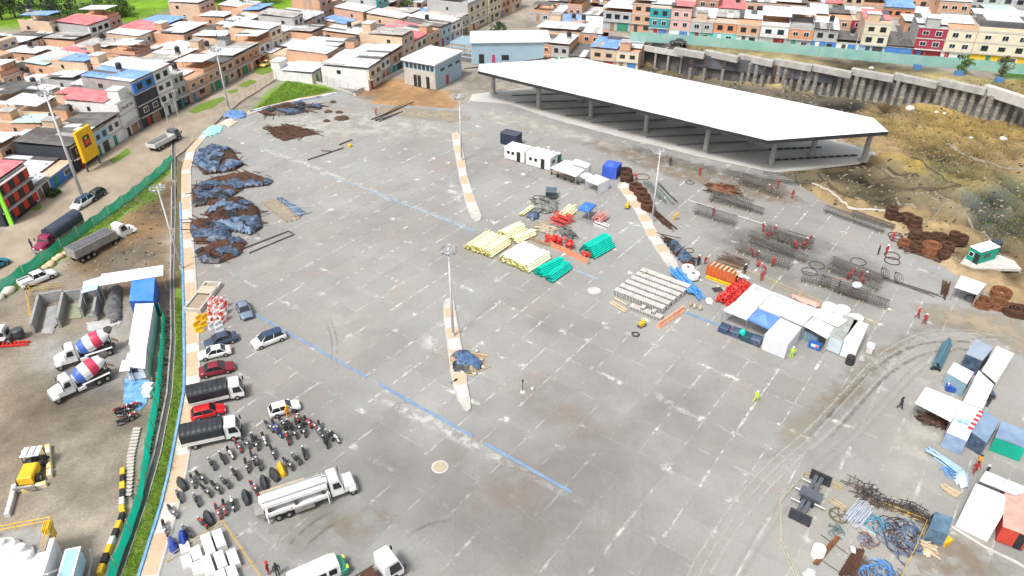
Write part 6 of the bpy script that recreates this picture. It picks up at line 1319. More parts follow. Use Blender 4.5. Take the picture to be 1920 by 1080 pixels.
# ---- block pallets
bk_m = M('grey_block', (.50, .48, .45), (.42, .40, .37), sc=2, rough=.95, rnd=.08); hole = M('block_hole', (.03, .03, .03), sc=2, rough=1)
bm = MB(); bm.box(0, .533, 0, .98, .02, 1.05, 0)
for z in (.12, .42, .72):
 for x in (.06, .3): bm.box(x, x+.15, -.012, .05, z, z+.2, 1)
bme = bm.mesh('block', [bk_m, hole])
rows_ = [((60, 430), (620, 668)), ((95, 375), (680, 612)), ((150, 325), (730, 570)), ((190, 285), (790, 540)), ((235, 250), (800, 480)), ((290, 225), (800, 440))]
nm_ = ('front row of grey hollow blocks with its holes showing', 'second row of grey hollow blocks behind the holed front', 'third row of grey hollow blocks in the pallet yard', 'fourth row of grey hollow blocks in the pallet yard', 'fifth row of grey hollow blocks in the pallet yard', 'rearmost row of grey hollow blocks in the pallet yard')
for k, (a, b) in enumerate(rows_):
 p = Z2(60, 445)+Vector((-math.sin(AX), math.cos(AX), 0))*k*1.42+Vector((math.cos(AX), math.sin(AX), 0))*k*.1; t = thing('block_row', nm_[k], 'concrete blocks', p, AX, 'rows of hollow blocks')
 for i in range(15): link('block', bme, t, (i*.535, .02*math.sin(i*2.3), .012*math.sin(i*5.1+k)))
t = thing('block_row', 'short low row of blocks in front of the holed front row', 'concrete blocks', Z2(235, 600), AX, 'rows of hollow blocks')
for i in range(9):
 if i in (3, 6): link('block', bme, t, (i*.56, 0, 0), 0, (1, 1, .55)); link('block', bme, t, (i*.56, .1, .58), 0, (1, .8, .5))
 else: link('block', bme, t, (i*.56, 0, 0), 0, (1, 1, .55))
bars_lay('timber_stack', 'pale timber beams beside the block rows', 'timber', S_(Z2, [(20, 530, 200, 640), (40, 515, 215, 620), (70, 480, 220, 560)]), .14, woodl)
hd, L_ = frame_of(Z2(560, 800), Z2(850, 605)); t = thing('road_barrier', 'long faded orange plastic barrier at the end of the block rows', 'barrier', Z2(560, 810), hd)
fo = M('faded_orange', (.66, .27, .15), (.72, .42, .30), sc=1.5, rough=.6)
for k in range(4):
 m = MB(); m.prof([(-.3, 0), (.3, 0), (.3, .12), (.14, .45), (.1, .9), (-.1, .9), (-.14, .45), (-.3, .12)], 0, L_/4-.04); v = [(y, x, z) for x, y, z in m.v]; m.v = v; m.f = [f[::-1] for f in m.f]; m.build('segment', fo, t, loc=(k*L_/4, 0, 0))
def machine(label, p, rz):
 t = thing('compactor', label, 'machine', p, rz); MB().box(-.6, .6, -.35, .35, 0, .15, bev=.04).build('plate', darksteel, t); MB().box(-.35, .3, -.28, .28, .2, .8, bev=.1).build('engine_cover', yellow, t); MB().blob((.2, 0, .95), .28, .25, .22, 8, 5, 0).build('fuel_tank', yellow, t, True)
 m = MB(); m.path([(-.3, -.25, .6), (-1.0, -.28, 1.1), (-1.0, .28, 1.1), (-.3, .25, .6)], .04); m.build('handle', yellow, t); wheels(t, (.35,), (-.34, .34), .2, .1); return t
machine('yellow plate compactor in front of the block rows', Z2(380, 790), .6); machine('yellow machine parked on the tiled island side', Z9(865, 480), 1.2)
tag(MB().ring((0, 0, .05), .55, .05, 16, 5).ring((0, 0, .12), .4, .05, 14, 5).build('hose_coil', black, None, loc=Z2(310, 885)), 'black hose coil on the slabs beside the yellow compactor', 'hose')
t = thing('pallet', 'dark pallet and pump lying before the yellow beam', 'pallet', Z2(1230, 385), .2)
for k in range(4): MB().box(-.7, .7, -.5+k*.28, -.32+k*.28, .1, .2).build('slat', darksteel, t)
for x in (-.6, .5): MB().box(x, x+.1, -.5, .5, 0, .1).build('bearer', wood, t)
for i, (x, y) in enumerate(((925, 545), (970, 570), (1035, 590))): t = thing('stake_bag', 'tan sack standing beside the blue pipes', 'sack', Z2(x, y+20), 0, 'tan sacks'); MB().blob((0, 0, .4), .28, .25, .42, 8, 5, .15).build('sack_body', woodl, t, True); MB().tube((0, 0, .78), (.03, 0, .92), .09, .12, 6).build('neck', woodl, t)
heap('bush_heap', 'small heap of brush behind the block rows', 'brush', poly(Z2, [(390, 260), (410, 190), (470, 200), (490, 270), (440, 290)]), 1.2, M('brush', (.12, .12, .07), (.2, .19, .12), sc=4, rough=1), 46, bars=10, barmat=wood, bl=1.2)
# ---- workshop tents
TQ = lambda *l: [Z4(x, y, 2.7) for x, y in l]; GW = 'white workshop tents'
tent('white_tent', 'white peaked workshop tent beside the red discs', TQ((250, 245), (490, 330), (660, 165), (440, 65)), None, 0, 2.58, .9, tent_w, (3,), group=GW)
tent('white_tent', 'low white workshop tent over dark tool benches', TQ((100, 350), (370, 460), (490, 335), (255, 245)), None, 0, 2.45, .6, tent_w, (3,), group=GW)
tent('blue_tent', 'sky blue pyramid tent set among the white workshop tents', TQ((375, 455), (625, 570), (740, 445), (495, 345)), None, 0, 2.5, .7, M('sky_blue_tent', (.10, .22, .62), (.14, .27, .66), sc=.5, rough=.6), ())
tent('white_tent', 'large white peaked tent behind the sky blue tent', TQ((495, 335), (745, 440), (910, 265), (665, 165)), None, 0, 2.64, 1.1, tent_w, (), group=GW)
tent('white_tent', 'white tent with a dark doorway facing the yard', TQ((560, 640), (830, 750), (985, 560), (740, 450)), None, 0, 2.55, .7, tent_w, (0, 1, 3), group=GW)
tent('white_tent', 'white tent joining the doorway tent to the container', TQ((750, 430), (1000, 540), (1170, 360), (910, 265)), None, 0, 2.62, .7, tent_w, (1,), group=GW)
p, q = Z4(740, 835), Z4(820, 868); tag(MB().box(0, (q-p).length, -.06, .02, .02, 2.0).build('doorway_shade_panel', black, None, loc=p, rz=head(p, q)), 'black panel for the shaded doorway of the white tent facing the yard', 'doorway')  # black panel stands in for the shade inside the open doorway
cs = [Z4(1100, 430, 2.9), Z4(1385, 560, 2.9), Z4(1500, 480, 2.9), Z4(1170, 350, 2.9)]; awning('white_awning', 'long white awning behind the workshop container', 'awning', cs, white_clean, panels=3)
awning('white_awning', 'white awning roof over the blue workshop stall', 'awning', [Z4(1000, 545, 2.7), Z4(1265, 690, 2.7), Z4(1380, 575, 2.7), Z4(1110, 445, 2.7)], white_clean, walls=(1, 3), wallmat=offwhite, panels=3)
t = thing('tool_bench', 'dark benches of tools under the low white workshop tent', 'bench', Z4(230, 640), AX);
for k, (x, c) in enumerate(((-2.2, glassb), (-.6, tarp_n), (1.0, M('dark_teal_cloth', (.02, .07, .09), sc=2, rough=.7)), (2.4, tarp_n))): MB().box(x, x+1.4, -.9, .5, 0, .9+.1*(k % 2), bev=.06).build('bench_box', c, t)
MB().blob((1.1, -.6, 1.2), .5, .35, .5, 8, 5, .25).build('teal_cloth', teal, t, True)
hd, L_ = frame_of(Z4(85, 575), Z4(470, 740)); t = thing('orange_rail', 'low double orange rail in front of the tool benches', 'rail', Z4(85, 580), hd)
for y in (0, .35): MB().box(0, L_, y, y+.16, .35, .55).build('rail', orange, t)
for k in range(5): MB().box(k*L_/4-.05, k*L_/4+.05, -.02, .53, 0, .35).build('stand', orange, t)
t = thing('pallet_stack', 'pale timber frames leaning at the doorway tent', 'timber', Z4(570, 790), -.9)
for k in range(5): MB().box(-.9, .9, -.5+k*.22, -.38+k*.22, .1+k*.1, .2+k*.1).build('board', woodl, t)
for x in (-.8, .7): MB().box(x, x+.1, -.5, .5, 0, .1).build('bearer', woodl, t)
for i, (x, y) in enumerate(((1010, 690), (1050, 710), (1090, 730), (1125, 745))): barrel('steel_drum', 'grey blue drum lined up at the workshop stall', Z4(x, y), .36, 1.4, M('grey_blue_drum', (.20, .30, .36), sc=1, rough=.5), group='grey blue drums')
t = thing('stall_sign', 'blue stall counter with white and red sign beside the grey drums', 'stall', Z4(1120, 795), AX); MB().box(-.8, .8, -.4, .4, 0, .9).build('counter', M('stall_blue', (.03, .13, .42), sc=1, rough=.5), t); MB().box(-.4, .5, -.44, -.401, .45, .85).build('sign_panel', white, t); MB().box(.15, .45, -.46, -.441, .5, .8).build('sign_mark', red, t)
cabin('shipping_container', 'white ribbed shipping container with bottles stacked on its roof', 'container', Z4(1235, 815), Z4(1395, 880), 5.8, 2.5, M('pale_blue_container', (.52, .60, .64), (.45, .52, .56), sc=1, rough=.6, dirt=.15), M('grey_container_roof', (.38, .39, .37), (.24, .25, .23), sc=1.2, rough=.8), 0, False, rib=True)
cabin('office_cabin', 'white end cabin with a black water tank at its corner', 'cabin', Z4(1400, 890), Z4(1560, 945), 5.6, 2.5, white, M('dusty_white_roof', (.72, .69, .63), (.6, .57, .5), sc=1, rough=.7), 0, False)
barrel('water_tank', 'black water tank standing at the corner of the end cabin', Z4(1515, 970), .55, 1.2, black, 'tank')
cabin('cooler_box', 'small white generator box beside the end cabin', 'generator', Z4(1690, 860), Z4(1760, 880), 1.2, 1.1, offwhite, white, 0, False)
for i, (x, y) in enumerate(((1270, 400), (1420, 430), (1565, 530))): barrel('white_tank', ('white round tank behind the workshop awning', 'white round tank between two others behind the awning', 'white round tank nearest the end cabin')[i], Z4(x, y), 1.0, 1.3, white_clean, 'tank', group='white round tanks')
heap('pink_boards', 'long pink boards stacked behind the white workshop tents', 'boards', poly(Z4, [(830, 190), (880, 190), (1215, 300), (1180, 370), (900, 270)]), .9, M('pink_board', (.70, .36, .29), (.62, .30, .24), sc=1, rough=.8), 47, rough=.15)
railfence([(1352, 497), (1400, 513), (1450, 533), (1500, 555), (1560, 582), (1640, 610)], 1.1, 'slim yellow tube railing behind the workshop tents', 3, (.5, 1), z=YZ, mt=yellow, name='tube_railing')
# ---- right hand stalls
awning('dark_tent', 'slate blue tarpaulin tent with dark open front', 'tent', [Z5(460, 180, 2.6), Z5(590, 235, 2.6), Z5(675, 130, 2.8), Z5(540, 65, 2.8)], M('slate_cloth', (.24, .29, .36), (.3, .35, .42), sc=.7, rough=.55), walls=(0, 1, 3), wallmat=tarp_n)
awning('white_awning', 'long white flat roof next to the slate tent', 'awning', [Z5(585, 310, 2.6), Z5(695, 405, 2.6), Z5(838, 180, 2.7), Z5(705, 118, 2.7)], white_clean, walls=(1,), wallmat=white, panels=5)
awning('white_awning', 'second white flat roof joined below the long one', 'awning', [Z5(440, 555, 2.5), Z5(595, 605, 2.5), Z5(680, 420, 2.6), Z5(560, 310, 2.6)], white_clean, walls=(1,), wallmat=white, panels=4)
awning('white_awning', 'white hut roof over a blue drum stall', 'awning', [Z5(315, 325, 2.3), Z5(470, 415, 2.3), Z5(525, 325, 2.4), Z5(370, 245, 2.4)], white_clean, walls=(0, 1), wallmat=M('blue_grey_board', (.25, .38, .45), (.18, .3, .37), sc=1, rough=.7), panels=3)
t = thing('blue_bin', 'blue bin holding white and red containers at the hut front', 'bin', Z5(335, 465), -.4); MB().box(-.55, .55, -.4, .4, 0, .8, top=(-.05, -.05, -.05, -.05)).build('bin_body', M('bin_blue', (.03, .10, .42), sc=1, rough=.4), t)
for k in range(4): MB().lathe((-.35+k*.22, .1*(k % 2), .8), [(.1, 0), (.1, .25), (.05, .3)], 8).build('bottle', (white, red)[k % 2], t)
awning('white_awning', 'broad white trailer roof over rusty machinery', 'awning', [Z5(65, 565, 2.6), Z5(345, 710, 2.6), Z5(440, 555, 2.7), Z5(150, 437, 2.7)], white_clean, sag=.05)
heap('scrap_heap', 'rusty machinery parts under the broad white trailer roof', 'scrap heap', poly(Z5, [(90, 690), (150, 640), (330, 720), (310, 790), (200, 760)]), 1.2, [rust, darksteel], 51, mix=.4, bars=14, bl=3)
tag(MB().ring((0, 0, 0), .38, .14, 14, 6).build('loose_tyre', rubber, None, loc=Z5(105, 690)+Vector((0, 0, .14))), 'loose tyre at the corner of the broad white trailer roof', 'tyre')
t = awning('kiosk', 'white and blue kiosk with two round pictures on its roof and red lettered edge', 'kiosk', [Z5(310, 790, 2.4), Z5(470, 860, 2.4), Z5(590, 610, 2.6), Z5(435, 560, 2.6)], M('pale_blue_sheet', (.60, .66, .76), (.68, .72, .8), sc=1, rough=.6), walls=(0, 1), wallmat=M('blue_slats', (.30, .40, .56), (.2, .28, .42), sc=1, rough=.6), panels=3)
c0 = Vector((t.location.x, t.location.y, YZ))
for x, y in ((425, 700), (475, 715)): MB().lathe(Z5(x, y, 2.62)-c0, [(.42, 0), (.42, .03), (.1, .035)], 14).build('round_picture', M('picture_blue', (.15, .35, .55), (.5, .6, .65), sc=4, rough=.5), t)
a, b = Z5(492, 768, 2.6)-c0, Z5(585, 625, 2.75)-c0
for k in range(9): p = a.lerp(b, (k+.5)/9); MB().obox((p.x, p.y, p.z), .32, .5, .04, head(a, b)).build('sign_letter', (red, white)[k % 2], t)
awning('blue_tarpaulin', 'slate blue tarpaulin roof beside the kiosk', 'tarpaulin', [Z5(490, 780, 2.4), Z5(625, 875, 2.2), Z5(725, 700, 2.4), Z5(600, 615, 2.6)], M('slate_cloth_b', (.15, .22, .32), (.22, .30, .42), sc=.7, rough=.5, bump=.4), walls=(0, 1), wallmat=tarp_n, sag=.1)
awning('blue_tarpaulin', 'second slate blue tarpaulin roof with a fold and green side', 'tarpaulin', [Z5(690, 830, 2.2), Z5(930, 920, 2.2), Z5(960, 790, 2.5), Z5(740, 700, 2.5)], MATS['slate_cloth_b'], walls=(0,), wallmat=MATS['teal_green_netting'], sag=.15)
t = thing('white_cart', 'small white cart leaning at the tarpaulin front', 'cart', Z5(545, 930), -.5); MB().box(-.5, .5, -.35, .35, .35, .9, top=(.0, .3, 0, 0)).build('body', white, t); wheels(t, (-.3, .3), (-.38, .38), .2, .08); MB().tube((.5, 0, .8), (1.0, 0, 1.1), .03).build('handle', steel, t)
tag(MB().blob((0, 0, .35), .4, .35, .4, 8, 5, .1).build('yellow_bucket', yellow, None, True, loc=Z5(375, 885)), 'round yellow container beside the person in red at the kiosk', 'container')
heap('scrap_heap', 'dark netting and boxes behind the second white roof', 'scrap heap', poly(Z5, [(620, 500), (660, 450), (700, 530), (640, 600), (600, 600)]), .9, [tarp_k, M('grey_box', (.3, .3, .3), sc=2, rough=.8)], 52, mix=.4)
# ---- rebar coils and huts at the right edge
rr = random.Random(12)
for i, (x, y, R, m_) in enumerate(((1020, 765, 1.2, rustl), (1110, 800, 1.2, rust), (1205, 830, 1.5, rustl), (1310, 870, .9, rust), (1330, 820, 1.1, rust), (1180, 760, 1.2, rust), (1090, 720, 1.1, rust), (1250, 730, 1.0, rust), (900, 590, 1.0, rust), (960, 600, 1.1, rust), (1030, 600, 1.2, rust), (1090, 630, 1.1, rust), (1290, 715, 1.0, rust), (1440, 745, 1.1, rust), (1380, 740, .9, rust))):
 R *= .85; p = zm(1440, 270, 4)(x, y); coil((p.x, p.y, max(YZ, zat(p.x, p.y))), R, .9+.5*(i % 3), m_, '%s rusty rebar coil %s' % (('large', 'small')[R < 1.05], ('heaped by the yard edge', 'in the long heap toward the green hut', 'at the top of the coil heap')[0 if i < 5 else 2 if i in (8, 9, 10, 11) else 1]), 'heaped rusty rebar coils')
for i, (x, y) in enumerate(((1600, 130), (1715, 140), (1740, 60), (1830, 190), (1890, 200))):
 p = zm(1440, 540, 4)(x, y); coil((p.x, p.y, max(YZ, zat(p.x, p.y))), 1.3, 1.0, (rustl, rustl, rustl, rust, rust)[i], ('light rust coil beside the white roofed hut', 'light rust coil next to another in the sand', 'light rust coil behind the white roofed hut', 'dark rust coil on the muddy track', 'dark rust coil at the far side of the track')[i], 'coils by the white roofed hut')
for i, (x, y) in enumerate(((930, 840), (930, 880), (965, 712), (955, 690), (365, 912), (675, 885), (310, 960), (1540, 1170))):
 p = zm(1440, 270, 4)(x, y); tag(MB().ring((0, 0, .08), 1.15, .07, 20, 5).build('wire_ring', darksteel if i > 3 else rust, None, loc=p), 'thin wire ring lying %s' % ('beside the two workers' if i < 2 else 'at the edge of the coil heap' if i < 4 else 'among the rebar cages' if i < 7 else 'below the white roofed hut'), 'wire ring', 'wire rings on the slabs')
za = zm(1440, 270, 4); heap('rust_pile', 'low dark rust heap under the rebar coils', 'scrap pile', poly(za, [(970, 785), (1060, 720), (1040, 660), (880, 600), (960, 560), (1130, 600), (1180, 670), (1480, 725), (1490, 770), (1330, 780), (1400, 850), (1300, 895), (1150, 850)]), .7, rust, 57, bars=24); p = za(1480, 860); q = za(1560, 905)
t = cabin('green_hut', 'small green hut with white roof at the field edge', 'hut', Vector((p.x, p.y, zat(p.x, p.y))), Vector((q.x, q.y, 0)), 4.2, 2.6, M('hut_green', (.0, .30, .20), (.0, .25, .18), sc=1, rough=.6), white_clean, 1, True)
pad = struct(MB().prism([za(1440, 900, 0), za(1560, 935, 0), za(1900, 945, 0), za(1840, 880, 0), za(1740, 840, 0), za(1500, 820, 0)], -.3, .16).build('concrete_pad', concrete_l))
barrel('water_tank', 'black water tank on a stand behind the green hut', za(1700, 790), .8, 1.6, M('dark_tank', (.05, .06, .08), sc=1, rough=.5), 'tank')
awning('white_awning', 'white flat roofed hut over benches at the yard edge', 'hut', [zm(1440, 270, 4)(1400, 1075, 2.4), zm(1440, 270, 4)(1570, 1130, 2.4), zm(1440, 270, 4)(1640, 1050, 2.5), zm(1440, 270, 4)(1450, 985, 2.5)], white_clean, walls=(1,), wallmat=offwhite, panels=3)
tubes_pile('bar_bundle', 'brown bars stacked beside the white roofed hut', 'steel bars', zm(1440, 540, 4)(1320, 20), 1.0, 8, 4, .09, rust, .5, .2, 15)
tag(MB().blob((0, 0, .05), 1.3, .9, .16, 12, 5, .08).build('white_tray', offwhite, None, True, loc=za(1660, 1045, .1)), 'round pale tray on the soil behind the white roofed hut', 'tray')
# ---- rebar cages
cg = M('grey_rebar', (.085, .08, .074), (.15, .135, .115), sc=2, rough=.8)
def cage(label, a, b, R=.75, nb=13, stands=True, z=.35):
 R *= 1.05; hd, L_ = frame_of(a, b); t = thing('rebar_cage', label, 'rebar cage', a, hd, 'rebar cages'); m = MB()
 for k in range(nb): th = 2*math.pi*k/nb; m.tube((0, R*math.cos(th), z+R+R*math.sin(th)), (L_, R*math.cos(th), z+R+R*math.sin(th)), .035, n=3, cap=False)
 m.build('long_bars', cg, t); m = MB(); n = int(L_/.38)
 for i in range(n+1):
  x = L_*i/n; pts = [(x, R*math.cos(2*math.pi*k/12), z+R+R*math.sin(2*math.pi*k/12)) for k in range(12)]
  for k in range(12): m.tube(pts[k], pts[(k+1) % 12], .028, n=3, cap=False)
 m.build('hoops', cg, t)
 if stands:
  for x in (.4, L_/2, L_-.4): s = MB(); s.box(x-.06, x+.06, -R, R, 0, z); s.build('trestle', woodl, t)
 return t
CG = [((90, 250), (405, 350), .8, 'rebar cage beside the pale barrier line with one worker inside'), ((205, 150), (530, 235), .9, 'dense rebar cage below the brown rusty bundle'), ((430, 20), (770, 130), 1.0, 'long rebar cage along the canopy kerb'), ((620, 0), (930, 30), .8, 'rebar cage at the planted plot edge'), ((510, 480), (840, 600), .6, 'slim rebar cage beside the squatting workers'), ((420, 540), (560, 590), .8, 'short rebar cage with red workers'), ((560, 600), (830, 690), .8, 'rebar cage next to the short one'), ((620, 430), (990, 540), .7, 'rebar cage under construction by several red workers'), ((1140, 690), (1520, 860), .85, 'rebar cage with red workers beside the hose rings'), ((920, 780), (1140, 830), .7, 'half wrapped rebar cage in the dusty patch'), ((1060, 810), (1430, 940), .75, 'dense rebar cage carrying a white sack'), ((1100, 240), (1560, 410), .55, 'long slender rebar cage near the coil heap'), ((230, 130), (620, 265), .5, 'low rebar cage beside the dense one'), ((520, 440), (950, 640), .55, 'long slim rebar cage crossing the dusty patch'), ((640, 395), (1010, 500), .5, 'low rebar cage behind the upright hoops'), ((1150, 650), (1540, 800), .6, 'rebar cage behind the hose ring workers'), ((1180, 860), (1590, 1000), .6, 'near rebar cage beside the yellow railing'), ((460, 10), (640, 60), .8, 'short rebar cage by the canopy kerb'), ((1310, 265), (1640, 380), .35, 'thin rebar bundle on the slabs at the yard edge')]
for a, b, R, lb in CG: cage(lb, Z3(*a), Z3(*b), R)
heap('rust_pile', 'brown rusty rebar bundle at the end of the dense cage', 'rebar bundle', poly(Z3, [(190, 70), (230, 20), (380, 30), (440, 90), (380, 130), (240, 110)]), .9, rustl, 55, bars=20, bl=4)
tubes_pile('bar_bundle', 'tangle of thin bars behind the orange formwork', 'steel bars', Z3(390, 640), AX, 22, 4, .05, rebm, 1.5, .8, 16)
tubes_pile('bar_bundle', 'long dark bars beside the dusty half wrapped cage', 'steel bars', Z3(1690, 800), AX, 6, 9, .06, darksteel, .3, .1, 17)
bars_lay('barrier_line', 'long pale plank line along the cages', 'plank', S_(Z3, [(40, 150, 640, 340), (640, 340, 1000, 460)]), .12, concrete_l)
for i, (x, y) in enumerate(((745, 455), (850, 500), (1555, 735), (1660, 770))):
 t = thing('hoop_bundle', 'upright bundle of steel hoops leaning near the cages', 'steel hoops', Z3(x, y+15), AX+.4, 'upright hoop bundles')
 for k in range(4): o = MB().ring((0, 0, 0), .85, .05, 16, 4).build('hoop', cg, t, loc=(k*.15-.2, 0, .85)); o.rotation_euler = (0, math.pi/2-.15, .2*k)
tag(MB().blob((0, 0, .5), .75, .55, .5, 10, 6, .12).build('white_sack', tent_w, None, True, loc=Z3(1352, 830, 1.9)), 'white sack lying on top of the dense rebar cage', 'sack')
# ------------------------------------------------------------------ stains and tyre tracks lying on the slabs
def filmmat(key, col, amt, sc=.5, lo=.35, hi=.6):
 m = bpy.data.materials.new(key); m.use_nodes = True; N = m.node_tree.nodes; L = m.node_tree.links; b = N['Principled BSDF']; b.inputs['Base Color'].default_value = (*col, 1); b.inputs['Roughness'].default_value = .9
 at = N.new('ShaderNodeAttribute'); at.attribute_name = 'film'; geo = N.new('ShaderNodeNewGeometry'); n = N.new('ShaderNodeTexNoise'); n.inputs['Scale'].default_value = sc; n.inputs['Detail'].default_value = 7; n.inputs['Roughness'].default_value = .58
 L.new(geo.outputs['Position'], n.inputs['Vector']); mr = N.new('ShaderNodeMapRange'); mr.inputs[1].default_value = lo; mr.inputs[2].default_value = hi; mr.inputs[4].default_value = amt; L.new(n.outputs[0], mr.inputs[0])
 mu = N.new('ShaderNodeMath'); mu.operation = 'MULTIPLY'; L.new(mr.outputs[0], mu.inputs[0]); L.new(at.outputs['Fac'], mu.inputs[1]); L.new(mu.outputs[0], b.inputs['Alpha']); return m
FZ = [YZ+.004]
def film(name, px, mat_, step=1.2, edge=5.0, seed=1):
 FZ[0] += .0015; poly_ = PP(px, YZ); xs_ = np.arange(min(p.x for p in poly_), max(p.x for p in poly_)+step, step); ys_ = np.arange(min(p.y for p in poly_), max(p.y for p in poly_)+step, step)
 XX, YY = np.meshgrid(xs_, ys_, indexing='ij'); ins = inpoly(XX, YY, poly_) & inpoly(XX, YY, YARD); dd = np.full(XX.shape, 1e9)
 for a, b in zip(poly_, poly_[1:]+[poly_[0]]):
  ex, ey = b.x-a.x, b.y-a.y; q = np.clip(((XX-a.x)*ex+(YY-a.y)*ey)/(ex*ex+ey*ey+1e-9), 0, 1); dd = np.minimum(dd, np.hypot(XX-a.x-q*ex, YY-a.y-q*ey))
 al = np.clip(dd/edge+vfbm(XX, YY, .2, seed)*.8, 0, 1)*np.clip(dd/1.2, 0, 1); idx = -np.ones(XX.shape, int); idx[ins] = np.arange(ins.sum()); f4 = np.stack([idx[:-1, :-1], idx[1:, :-1], idx[1:, 1:], idx[:-1, 1:]], -1).reshape(-1, 4); f4 = f4[(f4 >= 0).all(1)]
 me = bpy.data.meshes.new(name); me.from_pydata([(x, y, FZ[0]) for x, y in zip(XX[ins], YY[ins])], [], f4.tolist()); at = me.attributes.new('film', 'FLOAT', 'POINT'); at.data.foreach_set('value', al[ins].astype(np.float32)); me.materials.append(mat_); return struct(link(name, me))
def track(px, wd, mat_, gaps=(0,), name='tyre_tracks'):
 FZ[0] += .0015; P0 = PP(px, YZ); pts = []
 for i in range(len(P0)-1):                                   # catmull-rom
  p0, p1, p2, p3 = P0[max(i-1, 0)], P0[i], P0[i+1], P0[min(i+2, len(P0)-1)]
  for k in range(8): t = k/8; pts.append(.5*((2*p1)+(p2-p0)*t+(2*p0-5*p1+4*p2-p3)*t*t+(3*p1-p0-3*p2+p3)*t**3))
 pts.append(P0[-1]); v, f, al = [], [], []
 for g_ in gaps:
  c = offs(pts, g_); l, r = offs(c, wd/2), offs(c, -wd/2); n = len(c); o = len(v)
  for i in range(n):
   e = min(1, i/6, (n-1-i)/6); v += [(l[i].x, l[i].y, FZ[0]), (c[i].x, c[i].y, FZ[0]), (r[i].x, r[i].y, FZ[0])]; al += [0, e, 0]
  f += [[o+i*3+k, o+i*3+k+1, o+(i+1)*3+k+1, o+(i+1)*3+k][::-1] for i in range(n-1) for k in (0, 1)]
 me = bpy.data.meshes.new(name); me.from_pydata(v, [], f); at = me.attributes.new('film', 'FLOAT', 'POINT'); at.data.foreach_set('value', np.array(al, np.float32)); me.materials.append(mat_); return struct(link(name, me))
fm_mud = filmmat('mud_film', (.24, .185, .125), .75); fm_pale = filmmat('pale_dust_film', (.47, .455, .40), .75, .35, .3, .6); fm_dark = filmmat('dark_grey_film', (.14, .135, .125), .45, .2); fm_tan = filmmat('tan_mud_film', (.34, .285, .20), .85, .4, .3, .55); fm_rust = filmmat('reddish_film', (.29, .22, .175), .45, .3); fm_white = filmmat('lime_film', (.58, .57, .53), .7, .9, .42, .56)
fm_near = filmmat('olive_film', (.205, .20, .178), .5, .1, .25, .7)  # darker olive tone over the near slabs, in soft patches
film('dark_film', [(300, 1250), (340, 900), (420, 720), (640, 700), (860, 760), (1100, 640), (1300, 640), (1420, 760), (1400, 900), (1330, 1250)], fm_near, edge=16, seed=31)
film('dust_film', [(1500, 560), (1700, 600), (1960, 640), (2000, 900), (1900, 1150), (1300, 1200), (1330, 1000), (1480, 850), (1560, 720)], fm_pale, edge=14)
film('mud_film', [(1560, 700), (1640, 640), (1720, 590), (1860, 590), (1890, 640), (1760, 630), (1680, 690), (1640, 760), (1560, 800), (1480, 780)], fm_mud, edge=4)
film('mud_film', [(1680, 560), (1760, 560), (1920, 590), (1990, 680), (1940, 700), (1860, 640), (1740, 610)], fm_tan, edge=3)
film('mud_film', [(1450, 790), (1560, 720), (1600, 740), (1520, 850), (1420, 900)], fm_tan, edge=4, seed=4)
film('mud_film', [(560, 930), (700, 930), (780, 960), (700, 1040), (540, 1060), (480, 1000)], fm_mud, edge=5, seed=3)
film('mud_film', [(760, 800), (960, 780), (1080, 860), (1160, 1000), (1140, 1100), (950, 1100), (820, 960)], fm_rust, edge=10, seed=5)
film('mud_film', [(930, 700), (1060, 680), (1100, 740), (1180, 850), (1060, 850), (960, 780)], fm_rust, edge=7, seed=6)
film('dust_film', [(440, 560), (700, 520), (800, 560), (760, 680), (620, 700), (500, 640)], fm_pale, edge=14, seed=7)
film('dust_film', [(380, 480), (600, 380), (700, 420), (640, 540), (480, 560), (390, 560)], fm_pale, edge=14, seed=8)
film('dust_film', [(470, 215), (650, 190), (860, 215), (900, 260), (700, 280), (480, 270)], fm_pale, edge=8, seed=9)
film('dark_film', [(1100, 250), (1300, 300), (1450, 330), (1540, 390), (1400, 380), (1200, 320), (1080, 270)], fm_mud, edge=3, seed=10)
film('dark_film', [(1170, 262), (1300, 300), (1440, 328), (1400, 345), (1260, 315), (1180, 285)], fm_dark, edge=1.5, seed=11)
film('dust_film', [(890, 200), (960, 205), (1180, 270), (1170, 290), (1050, 262), (900, 225)], fm_pale, edge=2.5, seed=12)
film('mud_film', [(680, 195), (870, 205), (900, 225), (840, 235), (700, 215)], fm_tan, edge=3, seed=13)
film('dark_film', [(1280, 380), (1500, 420), (1700, 500), (1660, 600), (1500, 560), (1320, 460)], fm_dark, edge=8, seed=14)  # dark grey tone in soft patches around the rebar cages
film('dust_film', [(1470, 490), (1540, 500), (1570, 560), (1480, 560)], fm_pale, edge=4, seed=15)
film('sand_film', [(838, 650), (860, 650), (920, 665), (915, 690), (870, 705), (832, 690)], filmmat('orange_sand_film', (.50, .30, .13), .95, .8, .3, .55), step=.4, edge=1.0)
film('mud_film', [(1690, 930), (1800, 980), (1920, 1060), (1920, 1120), (1700, 1120)], fm_mud, edge=3, seed=16)
film('lime_patch', [(1480, 672), (1505, 655), (1520, 668), (1500, 690), (1470, 695)], fm_white, step=.4, edge=1)
film('lime_patch', [(770, 650), (830, 580), (838, 640), (820, 660), (800, 670)], fm_white, step=.4, edge=2, seed=3)
film('lime_patch', [(700, 735), (800, 765), (1000, 880), (1120, 950), (1105, 962), (960, 890), (760, 790), (690, 750)], fm_white, step=.4, edge=.8, seed=4)
film('lime_patch', [(1210, 730), (1240, 735), (1330, 790), (1300, 790), (1240, 765)], fm_white, step=.4, edge=.6, seed=5)
film('lime_patch', [(490, 270), (600, 310), (880, 420), (870, 428), (590, 322), (480, 282)], fm_white, step=.5, edge=.8, seed=6)
